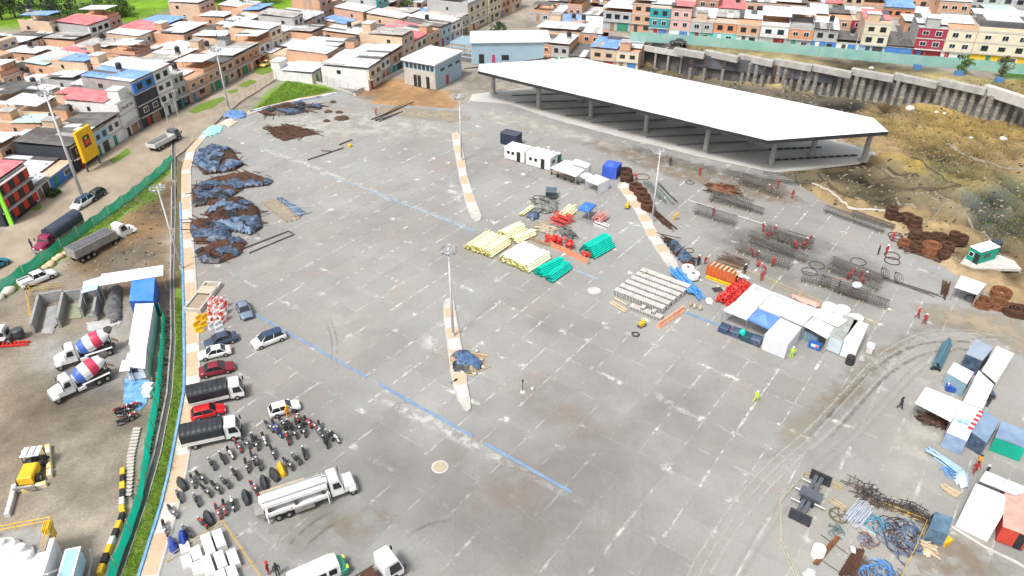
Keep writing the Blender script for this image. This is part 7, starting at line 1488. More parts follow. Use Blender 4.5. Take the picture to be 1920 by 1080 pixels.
film('lime_patch', [(840, 330), (868, 350), (882, 410), (860, 390), (830, 360)], fm_white, step=.5, edge=1.2, seed=7)
tk = filmmat('track_dust', (.46, .445, .40), .6, 1.2, .28, .5); tk2 = filmmat('faint_track', (.36, .34, .30), .4, 1.2, .3, .55); tkd = filmmat('dark_track', (.16, .145, .12), .65, 1.0, .35, .6)
big = [(1270, 1120), (1310, 1040), (1370, 950), (1440, 870), (1520, 800), (1590, 725), (1650, 665), (1720, 628), (1800, 618), (1880, 632)]
track(big, .5, tk, (0, -.9)); track([(x+38, y+8) for x, y in big], .8, tk, (0,)); track([(x+75, y+14) for x, y in big], .5, tk2, (0, -.9)); track([(x-6, y+22) for x, y in big[4:]], .6, tkd, (0, -1.8))
track([(740, 850), (850, 905), (960, 985), (1080, 1110)], .16, tk2, (0, 2.0)); track([(700, 880), (790, 940), (900, 1010), (980, 1110)], .16, tk2, (0, 1.9))
for x in (1125, 1152, 1185, 1207): track([(x, 880), (x-2, 960), (x-6, 1090)], .5, tk2)
track([(860, 870), (850, 960), (856, 1090)], .35, tk2, (0, 1.8)); track([(760, 1010), (800, 985), (850, 975)], .5, tkd); track([(560, 1040), (600, 1000), (650, 970)], .5, tkd, (0, 1.6)); track([(610, 600), (622, 640), (620, 690)], .2, tkd, (0, .7))
# manhole, marker post, island heap
t = thing('manhole', 'round concrete manhole ring on open slabs by the blue drain', 'manhole', P(825, 876, YZ)); MB().lathe((0, 0, 0), [(.95, 0), (.95, .07), (.80, .085), (.78, .05), (.1, .05)], 20).build('ring', concrete_l, t); MB().lathe((0, 0, .05), [(.74, 0), (.74, .03), (.05, .035)], 18).build('cover', M('sandy_cover', (.42, .36, .26), (.34, .3, .22), sc=3, rough=.9), t)
t = thing('manhole', 'pale round manhole patch on the slabs left of block rows', 'manhole', P(1114, 545, YZ)); MB().lathe((0, 0, 0), [(1.0, 0), (1.0, .04), (.1, .05)], 20).build('cover', concrete_l, t)
t = thing('marker_post', 'thin dark marker post standing on the open slabs', 'post', P(980, 735, YZ)); MB().lathe((0, 0, 0), [(.35, 0), (.3, .1), (.08, .14)], 10).build('base', offwhite, t); MB().tube((0, 0, .1), (0, 0, 1.9), .05, n=6).build('post', black, t); MB().box(-.12, .12, -.03, .03, 1.7, 2.0).build('plate', darksteel, t)
tag(MB().blob((0, 0, .2), .22, .22, .22, 8, 6, .05).build('white_ball', white, None, True, loc=P(998, 731, YZ)), 'small white ball weight beside the marker post', 'weight')
zi = zm(480, 540, 4); heap('tarpaulin_heap', 'blue tarpaulin heap weighted with stones across the tiled island', 'tarpaulin', poly(zi, [(1445, 540), (1500, 490), (1600, 485), (1700, 560), (1690, 620), (1620, 655), (1480, 640)]), 1.5, [M('deep_blue_tarp', (.05, .10, .22), (.10, .19, .34), sc=1, rough=.45, bump=.8, bsc=2), wood], 61, mix=.12, rough=.35, step=.22)
rr = random.Random(8)
for x, y in ((1460, 510), (1690, 545), (1655, 480), (1640, 650), (1550, 640), (1500, 530), (1705, 600)): tag(MB().blob((0, 0, .2), .3, .26, .22, 7, 4, .2, seed=int(x)).build('weight_stone', concrete_l, None, True, loc=zi(x, y)), 'pale stone holding down the blue tarpaulin heap', 'stone', 'tarpaulin weights')
bars_lay('timber_planks', 'timber planks around the blue tarpaulin heap', 'planks', S_(zi, [(1560, 480, 1740, 510), (1450, 645, 1640, 660), (1640, 640, 1760, 590)]), .09, woodl)
tag(heap('black_bag', 'black plastic bag lying on the tiled island', 'bag', poly(zi, [(1450, 715), (1490, 680), (1535, 675), (1530, 715), (1480, 725)]), .6, tarp_k, 62, step=.15), 'black plastic bag lying on the tiled island', 'bag')
# ------------------------------------------------------------------ batching yard on the left
awning('long_roof', 'long white sheet roof with blue end over the aggregate bays', 'roof', [Z8(715, 215, 3.2), Z8(1180, 140, 3.2), Z8(1182, 65, 3.4), Z8(735, 130, 3.4)], white_clean, panels=6)
awning('long_roof', 'pale blue sloping roof joined to the long white sheet roof', 'roof', [Z8(585, 270, 3.0), Z8(700, 240, 3.0), Z8(735, 145, 3.3), Z8(605, 185, 3.3)], M('pale_blue_roof', (.38, .55, .80), (.55, .68, .84), sc=.6, rough=.5), panels=3)
awning('blue_hut', 'bright blue roofed hut beside the teal netting', 'hut', [Z8(933, 325, 2.9), Z8(1108, 325, 2.9), Z8(1122, 145, 3.1), Z8(955, 150, 3.1)], M('bright_blue_roof', (.04, .20, .66), (.10, .28, .70), sc=.4, rough=.45), walls=(0, 1, 3), wallmat=M('hut_blue', (.02, .10, .42), sc=1, rough=.5), panels=4)
awning('long_shed', 'long creased white shed roof beside the mixers', 'shed', [Z8(930, 640, 2.7), Z8(1062, 655, 2.7), Z8(1112, 340, 2.8), Z8(978, 345, 2.8)], M('creased_white_sheet', (.76, .75, .72), (.62, .61, .58), sc=1.2, rough=.6, bump=.8, bsc=1.5), walls=(0, 1, 3), wallmat=M('pale_wall', (.5, .56, .58), sc=1, rough=.7), panels=6)
awning('long_shed', 'second white shed roof with sagging sheets by the blue floor', 'shed', [Z8(935, 800, 2.5), Z8(1050, 815, 2.5), Z8(1060, 655, 2.6), Z8(942, 645, 2.6)], MATS['creased_white_sheet'], walls=(1, 3), wallmat=offwhite, panels=4)
cabin('office_cabin', 'white cabin with two dark windows at the blue floor sheet', 'cabin', Z8(938, 905, 0), Z8(1062, 888, 0), 2.6, 2.4, white, white_clean, 2, False)
awning('white_awning', 'small white flap roof at the side of the white shed', 'awning', [Z8(860, 835, 2.2), Z8(935, 830, 2.3), Z8(945, 760, 2.4), Z8(885, 750, 2.3)], white_clean)
bf = MB().prism([Z8(905, 880, 0), Z8(1090, 900, 0), Z8(1062, 1062, 0), Z8(1010, 1120, 0), Z8(890, 1062, 0)], 0, .05); tag(bf.build('floor_sheet', M('blue_floor', (.05, .22, .50), (.22, .42, .62), sc=1.2, rough=.5)), 'faded blue floor sheet in front of the white cabin', 'floor sheet')
for i, (x, y) in enumerate(((1072, 990), (1068, 1030))): cabin('white_box', ('white plastic box on the blue floor sheet beside the netting', 'second white plastic box on the blue floor sheet')[i], 'box', Z8(x-30, y, .05), Z8(x+25, y+2, .05), .9, .9, white, white_clean, 0, False)
bayw = M('bay_concrete', (.33, .33, .32), (.24, .24, .23), sc=.9, rough=.9, dirt=.4, bump=.3); t = thing('aggregate_bay', 'concrete aggregate bays with four dividing walls', 'storage bays', Z8(300, 345, 0)); o = Z8(300, 345, 0)
for a, b in (((250, 560), (305, 345)), ((440, 520), (480, 325)), ((600, 440), (625, 290)), ((700, 470), (735, 245)), ((300, 345), (475, 315)), ((480, 325), (735, 290))):
 p, q = Z8(*a, 0)-o, Z8(*b, 0)-o; ribbon(MB(), [p, q], .35, -.2, 1.7).build('bay_wall', bayw, t)
heap('sand_pile', 'grey wet sand spread in the first bay', 'sand', poly(Z8, [(290, 560), (330, 370), (450, 350), (440, 480), (380, 560)], 0), .5, M('grey_sand', (.34, .34, .34), (.24, .24, .24), sc=1, rough=.95), 71, base=0)
heap('sand_pile', 'dark gravel heaped beside the blue roofed hut', 'gravel', poly(Z8, [(740, 420), (760, 240), (890, 220), (890, 470), (800, 500)], 0), 1.2, M('dark_gravel', (.09, .09, .09), (.17, .165, .16), sc=2, rough=1, bump=.7), 72, base=0)
tag(MB().prism([Z8(490, 460, 0), Z8(505, 350, 0), Z8(600, 345, 0), Z8(590, 450, 0)], 0, .12).build('murky_pool', M('murky_water', (.30, .32, .20), (.24, .26, .17), sc=1, rough=.15), None), 'murky yellow green water standing in the second bay', 'pool')
tag(MB().prism([Z8(625, 440, 0), Z8(640, 345, 0), Z8(700, 340, 0), Z8(690, 440, 0)], 0, .1).build('murky_pool', M('grey_water', (.25, .28, .24), (.2, .23, .2), sc=1, rough=.15), None), 'grey water standing in the third bay', 'pool')
film2 = heap('slurry_patch', 'pale dried slurry washed out of the bays', 'slurry', poly(Z8, [(610, 480), (700, 470), (880, 440), (890, 490), (740, 540), (630, 555)], 0), .12, M('pale_slurry', (.46, .46, .45), (.36, .36, .35), sc=1, rough=.7), 73, base=.02)
railfence([(53, 558), (58, 547), (116, 540)], 1.2, 'yellow safety railing at the back of the aggregate bays', 2, (.3, .6, 1), mt=yellow, name='safety_railing'); railfence([(53, 558), (58, 588), (63, 615)], 1.2, 'yellow safety railing down the side of the first bay', 2, (.3, .6, 1), mt=yellow, name='safety_railing')
p = Z8(60, 610, 0); t = thing('site_tractor', 'white cab loader with a dark barrel beside the red barrier', 'loader', p, .2); MB().box(-1.6, .4, -.9, .9, .6, 2.2, top=(.1, .3, .1, .1)).build('cab', white, t); MB().box(.41, .45, -.6, .6, 1.2, 1.9).build('window', glass, t); MB().box(-1.3, .2, -.86, -.83, 1.2, 1.9).build('window', glass, t); MB().lathe((1.4, .3, .3), [(.6, 0), (.75, .2), (.75, 1.1), (.6, 1.2)], 12).build('barrel', M('dark_barrel', (.06, .07, .075), sc=1, rough=.5), t); wheels(t, (-1.0, .5), (-.9, .9), .5, .3)
t = thing('road_barrier', 'bright red ladder barrier lying beside the white cab loader', 'barrier', Z8(0, 665, 0), .12)
for y in (0, .7): MB().box(-1, 3.6, y, y+.12, .1, .35).build('rail', red, t)
for k in range(9): MB().box(-.8+k*.5, -.65+k*.5, .12, .7, .15, .3).build('rung', red, t)
for i, (x, y, s) in enumerate(((-10, 305, 1.0), (65, 262, 1.1), (157, 193, .8), (210, 172, .7), (290, 108, .6), (330, 80, .7), (368, 62, .9), (402, 28, .7), (438, 12, .8), (470, -12, .6), (505, -30, .7))):
 p = Z8(x, y, 0); tag(MB().blob((0, 0, .3*s), 1.0*s, .75*s, .62*s, 9, 6, .16, seed=i).build('boulder', M('pale_boulder', (.62, .60, .54), (.5, .46, .38), sc=1.5, rough=.95, bump=.4) if i in (0, 1, 2) else M('tan_boulder', (.52, .40, .22), (.58, .5, .36), sc=1.5, rough=.95, bump=.4), None, True, loc=(p.x, p.y, zat(p.x, p.y)), rz=i*1.3), ('whitish boulder at the foot of the netting' if i < 3 else 'tan boulder in the row under the netting'), 'boulder', 'boulders along the netting')
# barrier blocks
blk = MB().box(-.5, .5, -.25, .25, 0, .6, bev=.06); bm1 = blk.mesh('barrier_block', M('white_yellow_block', (.72, .68, .56), (.75, .55, .2), sc=1.4, rough=.7, lo=.45, hi=.55)); bmk = blk.mesh('barrier_block', black); bmy = blk.mesh('barrier_block', yellow); bmw = blk.mesh('barrier_block', offwhite)
zl = zm(0, 810, 4)
def blocks(pts, label, mes, grp, gap=1.05, sc=1.0):
 ps = resample([zl(x, y, 0) for x, y in pts], gap)
 for i in range(len(ps)-1):
  me_, nm = mes[i % len(mes)]; tag(link('barrier_block', me_, None, ps[i].lerp(ps[i+1], .5)+Vector((0, 0, zat(ps[i].x, ps[i].y))), head(ps[i], ps[i+1]), (sc, 1, 1)), '%s %s' % (nm, label), 'barrier block', grp)
blocks([(365, 115), (375, 240), (378, 350)], 'barrier block in the line beside the loader', [(bm1, 'mottled white')], 'blocks beside the loader')
blocks([(160, 455), (260, 425), (372, 392)], 'barrier block in the line below the loader', [(bm1, 'mottled white')], 'blocks below the loader')
blocks([(120, 410), (95, 520), (60, 640)], 'barrier block in the line leading to the white hopper', [(bmw, 'pale')], 'blocks to the hopper')
blocks([(170, 175), (250, 150), (335, 130)], 'barrier block behind the loader', [(bm1, 'mottled white')], 'blocks behind the loader')
blocks([(925, 285), (922, 440), (918, 560), (925, 620), (880, 740), (830, 860), (780, 990), (745, 1090), (700, 1200)], 'painted kerb block along the teal netting', [(bmy, 'yellow'), (bmk, 'black'), (bmy, 'yellow'), (bmk, 'black'), (bmw, 'white')], 'painted kerb blocks')
t = thing('timber_walkway', 'pale slatted timber walkway beside the teal netting', 'walkway', (0, 0, 0)); a_, b_ = resample([zl(1000, -20, 0), zl(955, 180, 0), zl(950, 330, 0), zl(940, 500, 0)], .55), None;
rt = [zl(1055, -20, 0), zl(1010, 180, 0), zl(1000, 330, 0), zl(985, 500, 0)]; b_ = resample(rt, .55); n = min(len(a_), len(b_))
for i in range(n-1): p, q = a_[i], b_[round(i*(len(b_)-1)/(n-1))]; MB().obox(((p.x+q.x)/2, (p.y+q.y)/2, .06), (q-p).length, .4, .07, head(p, q)).build('slat', M('grey_slat', (.50, .47, .42), (.4, .37, .33), sc=2, rough=.9), t)
# batching plant at the near corner
p = P(50, 1075, 2.0); p = Vector((p.x, p.y, 0)); t = thing('batching_plant', 'white concrete batching hopper with yellow railings and ladder', 'batching plant', p, .25)
MB().box(-2.2, 2.6, -2.6, 1.6, 1.2, 4.2, top=(-.1, -.1, -.1, -.1)).build('hopper_body', white, t); MB().lathe((-1.2, 1.0, 1.0), [(1.3, 0), (1.3, 3.6), (1.0, 4.1), (.35, 4.5), (.35, 4.8)], 16).build('silo', white, t, False)
MB().lathe((.5, .2, 4.2), [(.9, 0), (.9, .5), (.45, .9), (.45, 1.3), (.3, 1.35)], 14).build('vent_stack', white, t); MB().box(-2.6, 2.2, .2, 3.4, 4.2, 4.3).build('deck', tg, t)
for x in (-2.2, 2.4):
 for y in (-2.4, 1.4): MB().tube((x, y, -.2), (x, y, 1.3), .16, n=6).build('support_leg', yellow, t)
for z in (4.75, 5.2): MB().path([(-2.6, .2, z), (-2.6, 3.4, z), (2.2, 3.4, z), (2.2, .2, z)], .045).build('railing', yellow, t)
for x, y in ((-2.6, .2), (-2.6, 1.8), (-2.6, 3.4), (-.9, 3.4), (.7, 3.4), (2.2, 3.4), (2.2, 1.8), (2.2, .2)): MB().tube((x, y, 4.3), (x, y, 5.2), .045, n=5).build('railing_post', yellow, t)
for k in range(4): MB().box(1.6+k*.16, 1.68+k*.16, 2.2, 3.3, 3.0, 4.9).build('guard_bar', yellow, t)
ld = MB();
for s in (-.25, .25): ld.tube((2.9+s, 1.6, .2), (2.9+s, -2.6, 4.4), .05, n=5)
ld.build('ladder_rail', white, t)
for k in range(12): f_ = (k+.5)/12; MB().tube((2.65, 1.6-4.2*f_, .2+4.2*f_), (3.15, 1.6-4.2*f_, .2+4.2*f_), .035, n=5).build('ladder_rung', white, t)
q = MB().box(3.4, 4.6, -2.2, 1.0, 1.0, 2.9).build('control_box', M('pale_blue_panel', (.42, .58, .74), (.5, .64, .78), sc=1, rough=.5), t); MB().box(3.3, 4.7, -2.3, 1.1, 2.9, 3.0).build('panel_frame', white, t); MB().box(3.5, 4.5, -2.1, .9, 3.001, 3.03).build('panel_pane', M('panel_blue', (.30, .50, .78), (.36, .55, .8), sc=1, rough=.3), t)
for x in (-1.3, -.9): MB().obox((x, -2.0, 4.2), .5, .14, .012, 1.1).build('logo_mark', black, t)
MB().path([(4.9, 1.8, 1.5), (5.2, .5, 1.2), (5.1, -1, 1), (5.3, -3, .8)], .08).build('hose', steel, t)
# ------------------------------------------------------------------ block pen, planter and plastic barriers by the parking
zp = zm(0, 810, 4); PEN = [(1255, 980), (1680, 695), (1890, 1000), (1990, 1150)]
railfence([(314, 1055), (420, 984), (472, 1060), (500, 1100)], 1.1, 'yellow tube railing around the white block stack', 2.2, (.5, 1), z=YZ, mt=yellow, name='safety_railing')
wb = M('white_block', (.78, .78, .76), (.68, .68, .66), sc=1.5, rough=.8)
t = thing('block_stack', 'stack of long white wrapped blocks inside the yellow railing', 'blocks', zp(1600, 960), math.radians(-58))
for i, (x, y, l, h) in enumerate(((-1.6, 1.1, 2.2, .9), (-1.5, .0, 2.6, .9), (.9, .6, 2.0, .85), (1.0, -.55, 2.4, .95), (-1.3, -1.2, 1.6, .6), (.4, -1.5, 1.5, .5), (2.6, .2, 1.2, .8), (-2.6, -2.0, 1.2, .5), (-1.0, -2.2, 1.4, .45), (2.8, 1.2, 1.4, .8), (1.2, 1.7, 2.0, .7))):
 MB().box(x-l/2, x+l/2, y-.45, y+.45, 0, h, bev=.05).build('block', wb, t)
t = thing('planter_box', 'tan concrete planter box at the sidewalk beside the barrier stack', 'planter', P(382, 560, YZ), math.radians(-6));
for a in ((-1.3, 1.3, -3.6, -3.3), (-1.3, 1.3, 3.3, 3.6), (-1.3, -1.05, -3.3, 3.3), (1.05, 1.3, -3.3, 3.3)): MB().box(*a, 0, .7).build('side_wall', concrete_l, t)
MB().box(-1.05, 1.05, -3.3, 3.3, 0, .45).build('soil', M('planter_soil', (.36, .30, .22), (.28, .22, .15), sc=2, rough=1), t); MB().box(-1.2, 1.2, .3, 2.2, .702, .8).build('cap_slab', M('tan_slab', (.5, .44, .34), sc=2, rough=.9), t)
def pbarrier(p, rz, mat_, label, grp):
 t = thing('plastic_barrier', label, 'barrier', p, rz, grp); m = MB(); m.prof([(-.28, 0), (.28, 0), (.28, .12), (.14, .4), (.1, .85), (-.1, .85), (-.14, .4), (-.28, .12)], -.55, .55); m.build('shell', mat_, t); MB().box(-.06, .06, -.4, .4, .851, .92).build('top_rib', mat_, t); return t
rw = M('red_white_plastic', (.70, .08, .06), (.82, .78, .76), sc=1.6, rough=.45, lo=.47, hi=.53); gw = M('grey_white_plastic', (.5, .52, .56), (.75, .75, .75), sc=1.5, rough=.5)
k = 0; zq = zm(0, 540, 4)
for x, y, m_, n_ in [(1500, 240, yellow, 'yellow'), (1540, 235, yellow, 'yellow'), (1480, 290, yellow, 'yellow'), (1530, 290, yellow, 'yellow'), (1500, 330, yellow, 'yellow')] + [(1600+40*i, 150+50*j, rw, 'red and white') for i in range(3) for j in range(3)] + [(1595, 300, gw, 'grey'), (1640, 290, gw, 'grey'), (1650, 325, gw, 'grey')]:
 p = zq(x, y); pbarrier(p, AX+.2*math.sin(k), m_, '%s plastic road barrier stacked by the tan planter' % n_, '%s barriers by the planter' % n_)
 if m_ is rw: pbarrier(p+Vector((0, 0, .93)), AX+.15, rw, '%s plastic road barrier on top of the planter side stack' % n_, 'upper barriers by the planter')
 k += 1
# ------------------------------------------------------------------ enclosure at the near right
railfence([(1506, 892), (1462, 943), (1463, 1020), (1492, 1085), (1520, 1130)], 1.0, 'thin cream railing around the steel workshop corner', 2.2, (.5, 1), z=YZ, mt=M('cream_rail', (.62, .56, .38), (.5, .45, .3), sc=1, rough=.6), name='tube_railing')
railfence([(1506, 892), (1540, 903), (1574, 918)], 1.0, 'short yellow railing behind the black steel beam', 2, (.5, 1), z=YZ, mt=yellow, name='tube_railing'); railfence([(1655, 950), (1700, 968), (1735, 982), (1715, 1030), (1690, 1080), (1680, 1110)], 1.0, 'yellow tube railing between the wire tangle and dark tent', 2, (.5, 1), z=YZ, mt=yellow, name='tube_railing')
a, b = Z6(145, 540), Z6(310, 225); hd, L_ = frame_of(a, b); t = thing('steel_beam', 'large black steel spreader beam with cross plates', 'steel beam', a, hd); bs = M('black_steel', (.02, .022, .026), (.05, .055, .065), sc=1.5, rough=.45)
for y in (-.45, .1): MB().box(.2, L_-.2, y, y+.42, .6, 1.1, bev=.03).build('beam', M('slate_steel', (.075, .085, .105), (.11, .12, .14), sc=1.5, rough=.45), t)
for x in (0, L_-.15): MB().box(x, x+.15, -1.2, 1.0, .1, 1.5).build('end_plate', bs, t)
MB().box(L_*.42, L_*.60, -1.15, 1.05, 1.1, 1.3).build('cross_plate', MATS['slate_steel'], t); MB().box(L_*.36, L_*.40, -.7, .7, .4, 1.2).build('stiffener', bs, t)
for x in (1.0, L_-1.2): MB().box(x, x+.3, -.6, .6, 0, .6).build('support', woodl, t)
for k, (x, y) in enumerate(((L_*.3, .7), (L_*.55, .8), (L_*.8, .7), (L_*.4, -1.5))): MB().tube((x, y-.3, .8), (x, y+.8, .8), .07, n=6).build('pin', steel, t)
t = thing('spoked_wheel', 'large spoked steel wheel lying flat in the enclosure', 'wheel', Z6(473, 490)); MB().ring((0, 0, .12), .95, .1, 20, 6).build('rim', M('olive_steel', (.16, .13, .07), (.1, .08, .05), sc=2, rough=.8), t)
for k in range(3): a_ = k*math.pi/3+.3; MB().tube((-.95*math.cos(a_), -.95*math.sin(a_), .12), (.95*math.cos(a_), .95*math.sin(a_), .12), .05, n=5).build('spoke', MATS['olive_steel'], t)
bars_lay('timber_stack', 'pale planks beside the spoked steel wheel', 'planks', S_(Z6, [(395, 365, 520, 440), (400, 385, 510, 455), (410, 350, 530, 430)]), .12, woodl)
tubes_pile('scaffold_tubes', 'bundle of pale silver scaffold tubes', 'scaffold tubes', Z6(620, 490), head(Z6(560, 570), Z6(680, 420)), 26, 2.9, .06, M('pale_steel', (.60, .65, .72), (.48, .53, .6), sc=2, rough=.35, metal=.3), .9, .5, 21)
def tangle(name, label, cat, ctr, R, n, mats, seed, h=.9, rad=.05):
 rr = random.Random(seed); t = thing(name, label, cat, ctr)
 for m_ in mats:
  mb = MB()
  for k in range(n):
   p = Vector((rr.gauss(0, R*.35), rr.gauss(0, R*.35), 0)); a_ = rr.uniform(0, 6.28); pts = []
   for j in range(9): a_ += rr.uniform(-.2, .9); p = p+Vector((math.cos(a_), math.sin(a_), 0))*R*.28; p *= .93; pts.append((p.x, p.y, rad+h*rr.random()*max(.1, 1-(p.length/R/1.2))))
   mb.path(pts, rad, 5)
  mb.build('hose_loops', m_, t)
 return t
navy_h = M('navy_hose', (.04, .07, .14), (.10, .15, .24), sc=2, rough=.45)
tangle('hose_tangle', 'tangle of teal blue hoses beside the silver tubes', 'hoses', Z6(770, 550), 1.0, 14, [M('teal_hose', (.04, .22, .34), (.12, .34, .45), sc=2, rough=.4)], 1, .6)
tangle('hose_tangle', 'large tangle of navy hoses and rusty wire', 'hoses', Z6(960, 660), 1.9, 16, [navy_h, rust, M('slate_hose', (.16, .22, .32), sc=2, rough=.5)], 2, 1.0)
heap('tarpaulin_heap', 'navy sheeting beside the large hose tangle', 'tarpaulin', poly(Z6, [(930, 570), (990, 545), (1100, 600), (1100, 660), (1020, 640)]), .9, tarp_n, 81, step=.2)
tangle('hose_tangle', 'blue hose tangle at the foot of the enclosure', 'hoses', Z6(800, 940), 1.4, 14, [navy_h, bluep], 3, .6); tangle('hose_tangle', 'small dark teal net bundle by the rusty beam', 'net', Z6(455, 620), .7, 9, [M('dark_teal_net', (.05, .10, .11), (.12, .2, .2), sc=3, rough=.7)], 4, .5); tangle('wire_tangle', 'small red brown wire bundle by the silver tubes', 'wire', Z6(700, 685), .7, 10, [rustl, M('slate_hose', (.16, .22, .32))], 5, .4)
bars_lay('rusty_beam', 'broad rusty beam slanting across the enclosure', 'steel beam', S_(Z6, [(275, 870, 450, 660), (295, 875, 470, 665)]), .16, rustl); bars_lay('rusty_beam', 'wide dark rusty plate with loose bars at the enclosure foot', 'steel plate', S_(Z6, [(480, 960, 600, 760), (520, 960, 630, 765), (560, 960, 655, 770)]), .2, rust); bars_lay('rusty_beam', 'long thin bars on the ground inside the enclosure', 'steel bars', S_(Z6, [(330, 640, 540, 790), (320, 830, 470, 930), (620, 840, 760, 950)]), .05, darksteel)
film('rust_stain', [(1565, 1080), (1600, 1030), (1625, 1035), (1650, 1060), (1640, 1110), (1560, 1110)], filmmat('rust_film', (.09, .045, .025), .95, .8, .25, .5), step=.4, edge=1.0)
barrel('white_tank', 'white plastic tank beside the broad rusty beam', Z6(300, 800), .62, 1.2, white_clean, 'tank'); tag(heap('white_sacks', 'white sacks at the enclosure corner', 'sacks', poly(Z6, [(165, 940), (230, 885), (300, 920), (290, 980), (180, 990)]), .9, tent_w, 82, step=.2), 'white sacks at the enclosure corner', 'sacks')
tag(MB().blob((0, 0, .3), .3, .5, .3, 8, 5, .2).build('white_bag', tent_w, None, True, loc=Z6(575, 770)), 'small white bag lying on the rusty plate', 'bag')
FR = MB()
for s in (-.4, .4):
 FR.path([(s, -.5, 0), (s, 0, 1.2), (s, .5, 0)], .04, 4); FR.path([(s, -.3, .5), (s, .3, .5)], .03, 4)
FR.path([(-.8, 0, 1.2), (.8, 0, 1.2)], .05, 4); FR.path([(-.7, -.45, .1), (.7, .45, .9)], .03, 4); FR.path([(0, 0, .9), (0, 0, 1.7)], .04, 4)
frm = FR.mesh('trestle_frame', darksteel); rr = random.Random(6)
for i in range(16):
 p = Z6(560, 290).lerp(Z6(1190, 520), i/15); p = p+Vector((rr.uniform(-.7, .7), rr.uniform(-1.0, 1.0), 0)); t = thing('steel_trestle', 'dark steel trestle frame in the row behind the cream railing', 'trestle', p, AX+rr.uniform(-.5, .5), 'steel trestles'); link('trestle_frame', frm, t)
 for k in range(2): MB().tube((-1.2, rr.uniform(-.5, .5), .1), (1.2, rr.uniform(-.5, .5), rr.uniform(.1, .8)), .035, n=4).build('loose_rod', rebm, t)
awning('dark_tent', 'small dark blue tarpaulin box tent beside the wire tangle', 'tent', [Z6(1175, 590, 1.9), Z6(1325, 640, 1.9), Z6(1365, 500, 2.0), Z6(1225, 455, 2.0)], M('deep_slate_cloth', (.06, .11, .16), (.12, .2, .28), sc=1, rough=.45, bump=.6), walls=(0, 1, 2, 3), wallmat=MATS['deep_slate_cloth'], sag=.15)
heap('timber_heap', 'tan timber and wire heap below the dark box tent', 'timber', poly(Z6, [(1110, 790), (1130, 700), (1240, 720), (1230, 800), (1170, 830)]), .6, woodl, 83, bars=14, barmat=woodl, bl=1.6, step=.2); t = thing('yellow_crate', 'bright yellow crate on the mud beside the timber heap', 'crate', Z6(1292, 700), .4); MB().box(-.45, .45, -.4, .4, 0, .7, top=(-.04, -.04, -.04, -.04)).build('crate_body', yellow, t); MB().box(-.47, .47, -.42, .42, .7, .76).build('rim', yellow, t)
heap('tarpaulin_heap', 'pale blue sheet over pipes near the white shelter', 'tarpaulin', poly(Z6, [(1365, 140), (1450, 130), (1500, 210), (1490, 290), (1420, 280), (1360, 230)]), 1.3, M('pale_blue_tarp', (.38, .50, .68), (.48, .58, .74), sc=1, rough=.5, bump=.5), 84, step=.22, rough=.3)
tubes_pile('blue_pipes', 'pale blue pipes sticking out behind the pale blue sheet', 'pipes', Z6(1300, 80), head(Z6(1230, 30), Z6(1380, 130)), 12, 3.6, .1, M('pale_blue_pipe', (.36, .50, .66), (.25, .38, .55), sc=2, rough=.4), .5, .5, 22); bars_lay('timber_stack', 'bundle of pale poles below the pale blue sheet', 'timber', S_(Z6, [(1265, 255, 1400, 345), (1285, 245, 1415, 335), (1275, 275, 1390, 355), (1305, 260, 1425, 320)]), .14, woodl)
tangle('wire_tangle', 'blue strap tangle beside the pale blue sheet', 'straps', Z6(1350, 150), .8, 8, [bluep], 7, .8)
awning('white_shelter', 'rounded white tarpaulin shelter beside the red hut', 'shelter', [Z6(1430, 470, 2.2), Z6(1690, 590, 2.2), Z6(1830, 350, 2.5), Z6(1545, 235, 2.5)], M('white_tarp_sheet', (.80, .81, .84), (.74, .75, .78), sc=.8, rough=.5, bump=.3, bsc=1.2), walls=(0, 1, 3), sag=-.35)
awning('white_roof', 'white corrugated roof behind the rounded shelter', 'roof', [Z6(1570, 215, 2.7), Z6(1850, 330, 2.7), Z6(2000, 290, 2.8), Z6(1620, 135, 2.8)], zinc, panels=10, walls=(3,))
t = cabin('red_hut', 'red sided hut with pale red roof sheets', 'hut', Z6(1690, 690), Z6(1900, 770), 6.5, 2.3, M('hut_red', (.55, .06, .04), (.45, .05, .03), sc=1, rough=.6), M('pale_red_roof', (.72, .36, .30), (.66, .28, .22), sc=1.2, rough=.6, dirt=.2), 0, True, rib=True)
struct(ribbon(MB(), [Z6(1350, 575), Z6(1600, 730), Z6(1850, 850), Z6(2000, 940)], .25, YZ-.05, YZ+.12).build('kerb', concrete_l))
# ------------------------------------------------------------------ planted plots and trench edges in the field
zf = zm(1440, 270, 4); dk_ = M('trench_soil', (.07, .055, .035), (.11, .09, .055), sc=1.5, rough=1); pl_ = M('pale_edge', (.27, .24, .18), (.2, .17, .12), sc=1.5, rough=1)
def edge(l, mt, wd=.5, h=.35, nm='trench_edge'):
 ps = resample([zf(x, y, 0) for x, y in l], 1.0); ps = [Vector((p.x+fbm(p.x, p.y, 2)*.4, p.y+fbm(p.y, p.x, 2)*.4, zat(p.x, p.y))) for p in ps]; m = MB(); l_, r_ = offs(ps, wd/2), offs(ps, -wd/2); n = len(ps)
 m.add([(a.x, a.y, c.z-.1) for a, c in zip(l_, ps)]+[(c.x, c.y, c.z+h) for c in ps]+[(a.x, a.y, c.z-.1) for a, c in zip(r_, ps)], [(i, i+1, n+i+1, n+i) for i in range(n-1)]+[(n+i, n+i+1, 2*n+i+1, 2*n+i) for i in range(n-1)]); m.f = [f[::-1] for f in m.f]; return struct(m.build(nm, mt))
for l in ([(200, 225), (215, 290), (390, 290)], [(370, 215), (420, 290), (570, 285)], [(530, 200), (590, 275), (740, 268)], [(710, 190), (790, 265), (930, 258)], [(900, 175), (990, 255), (1110, 240)]): edge(l, dk_)
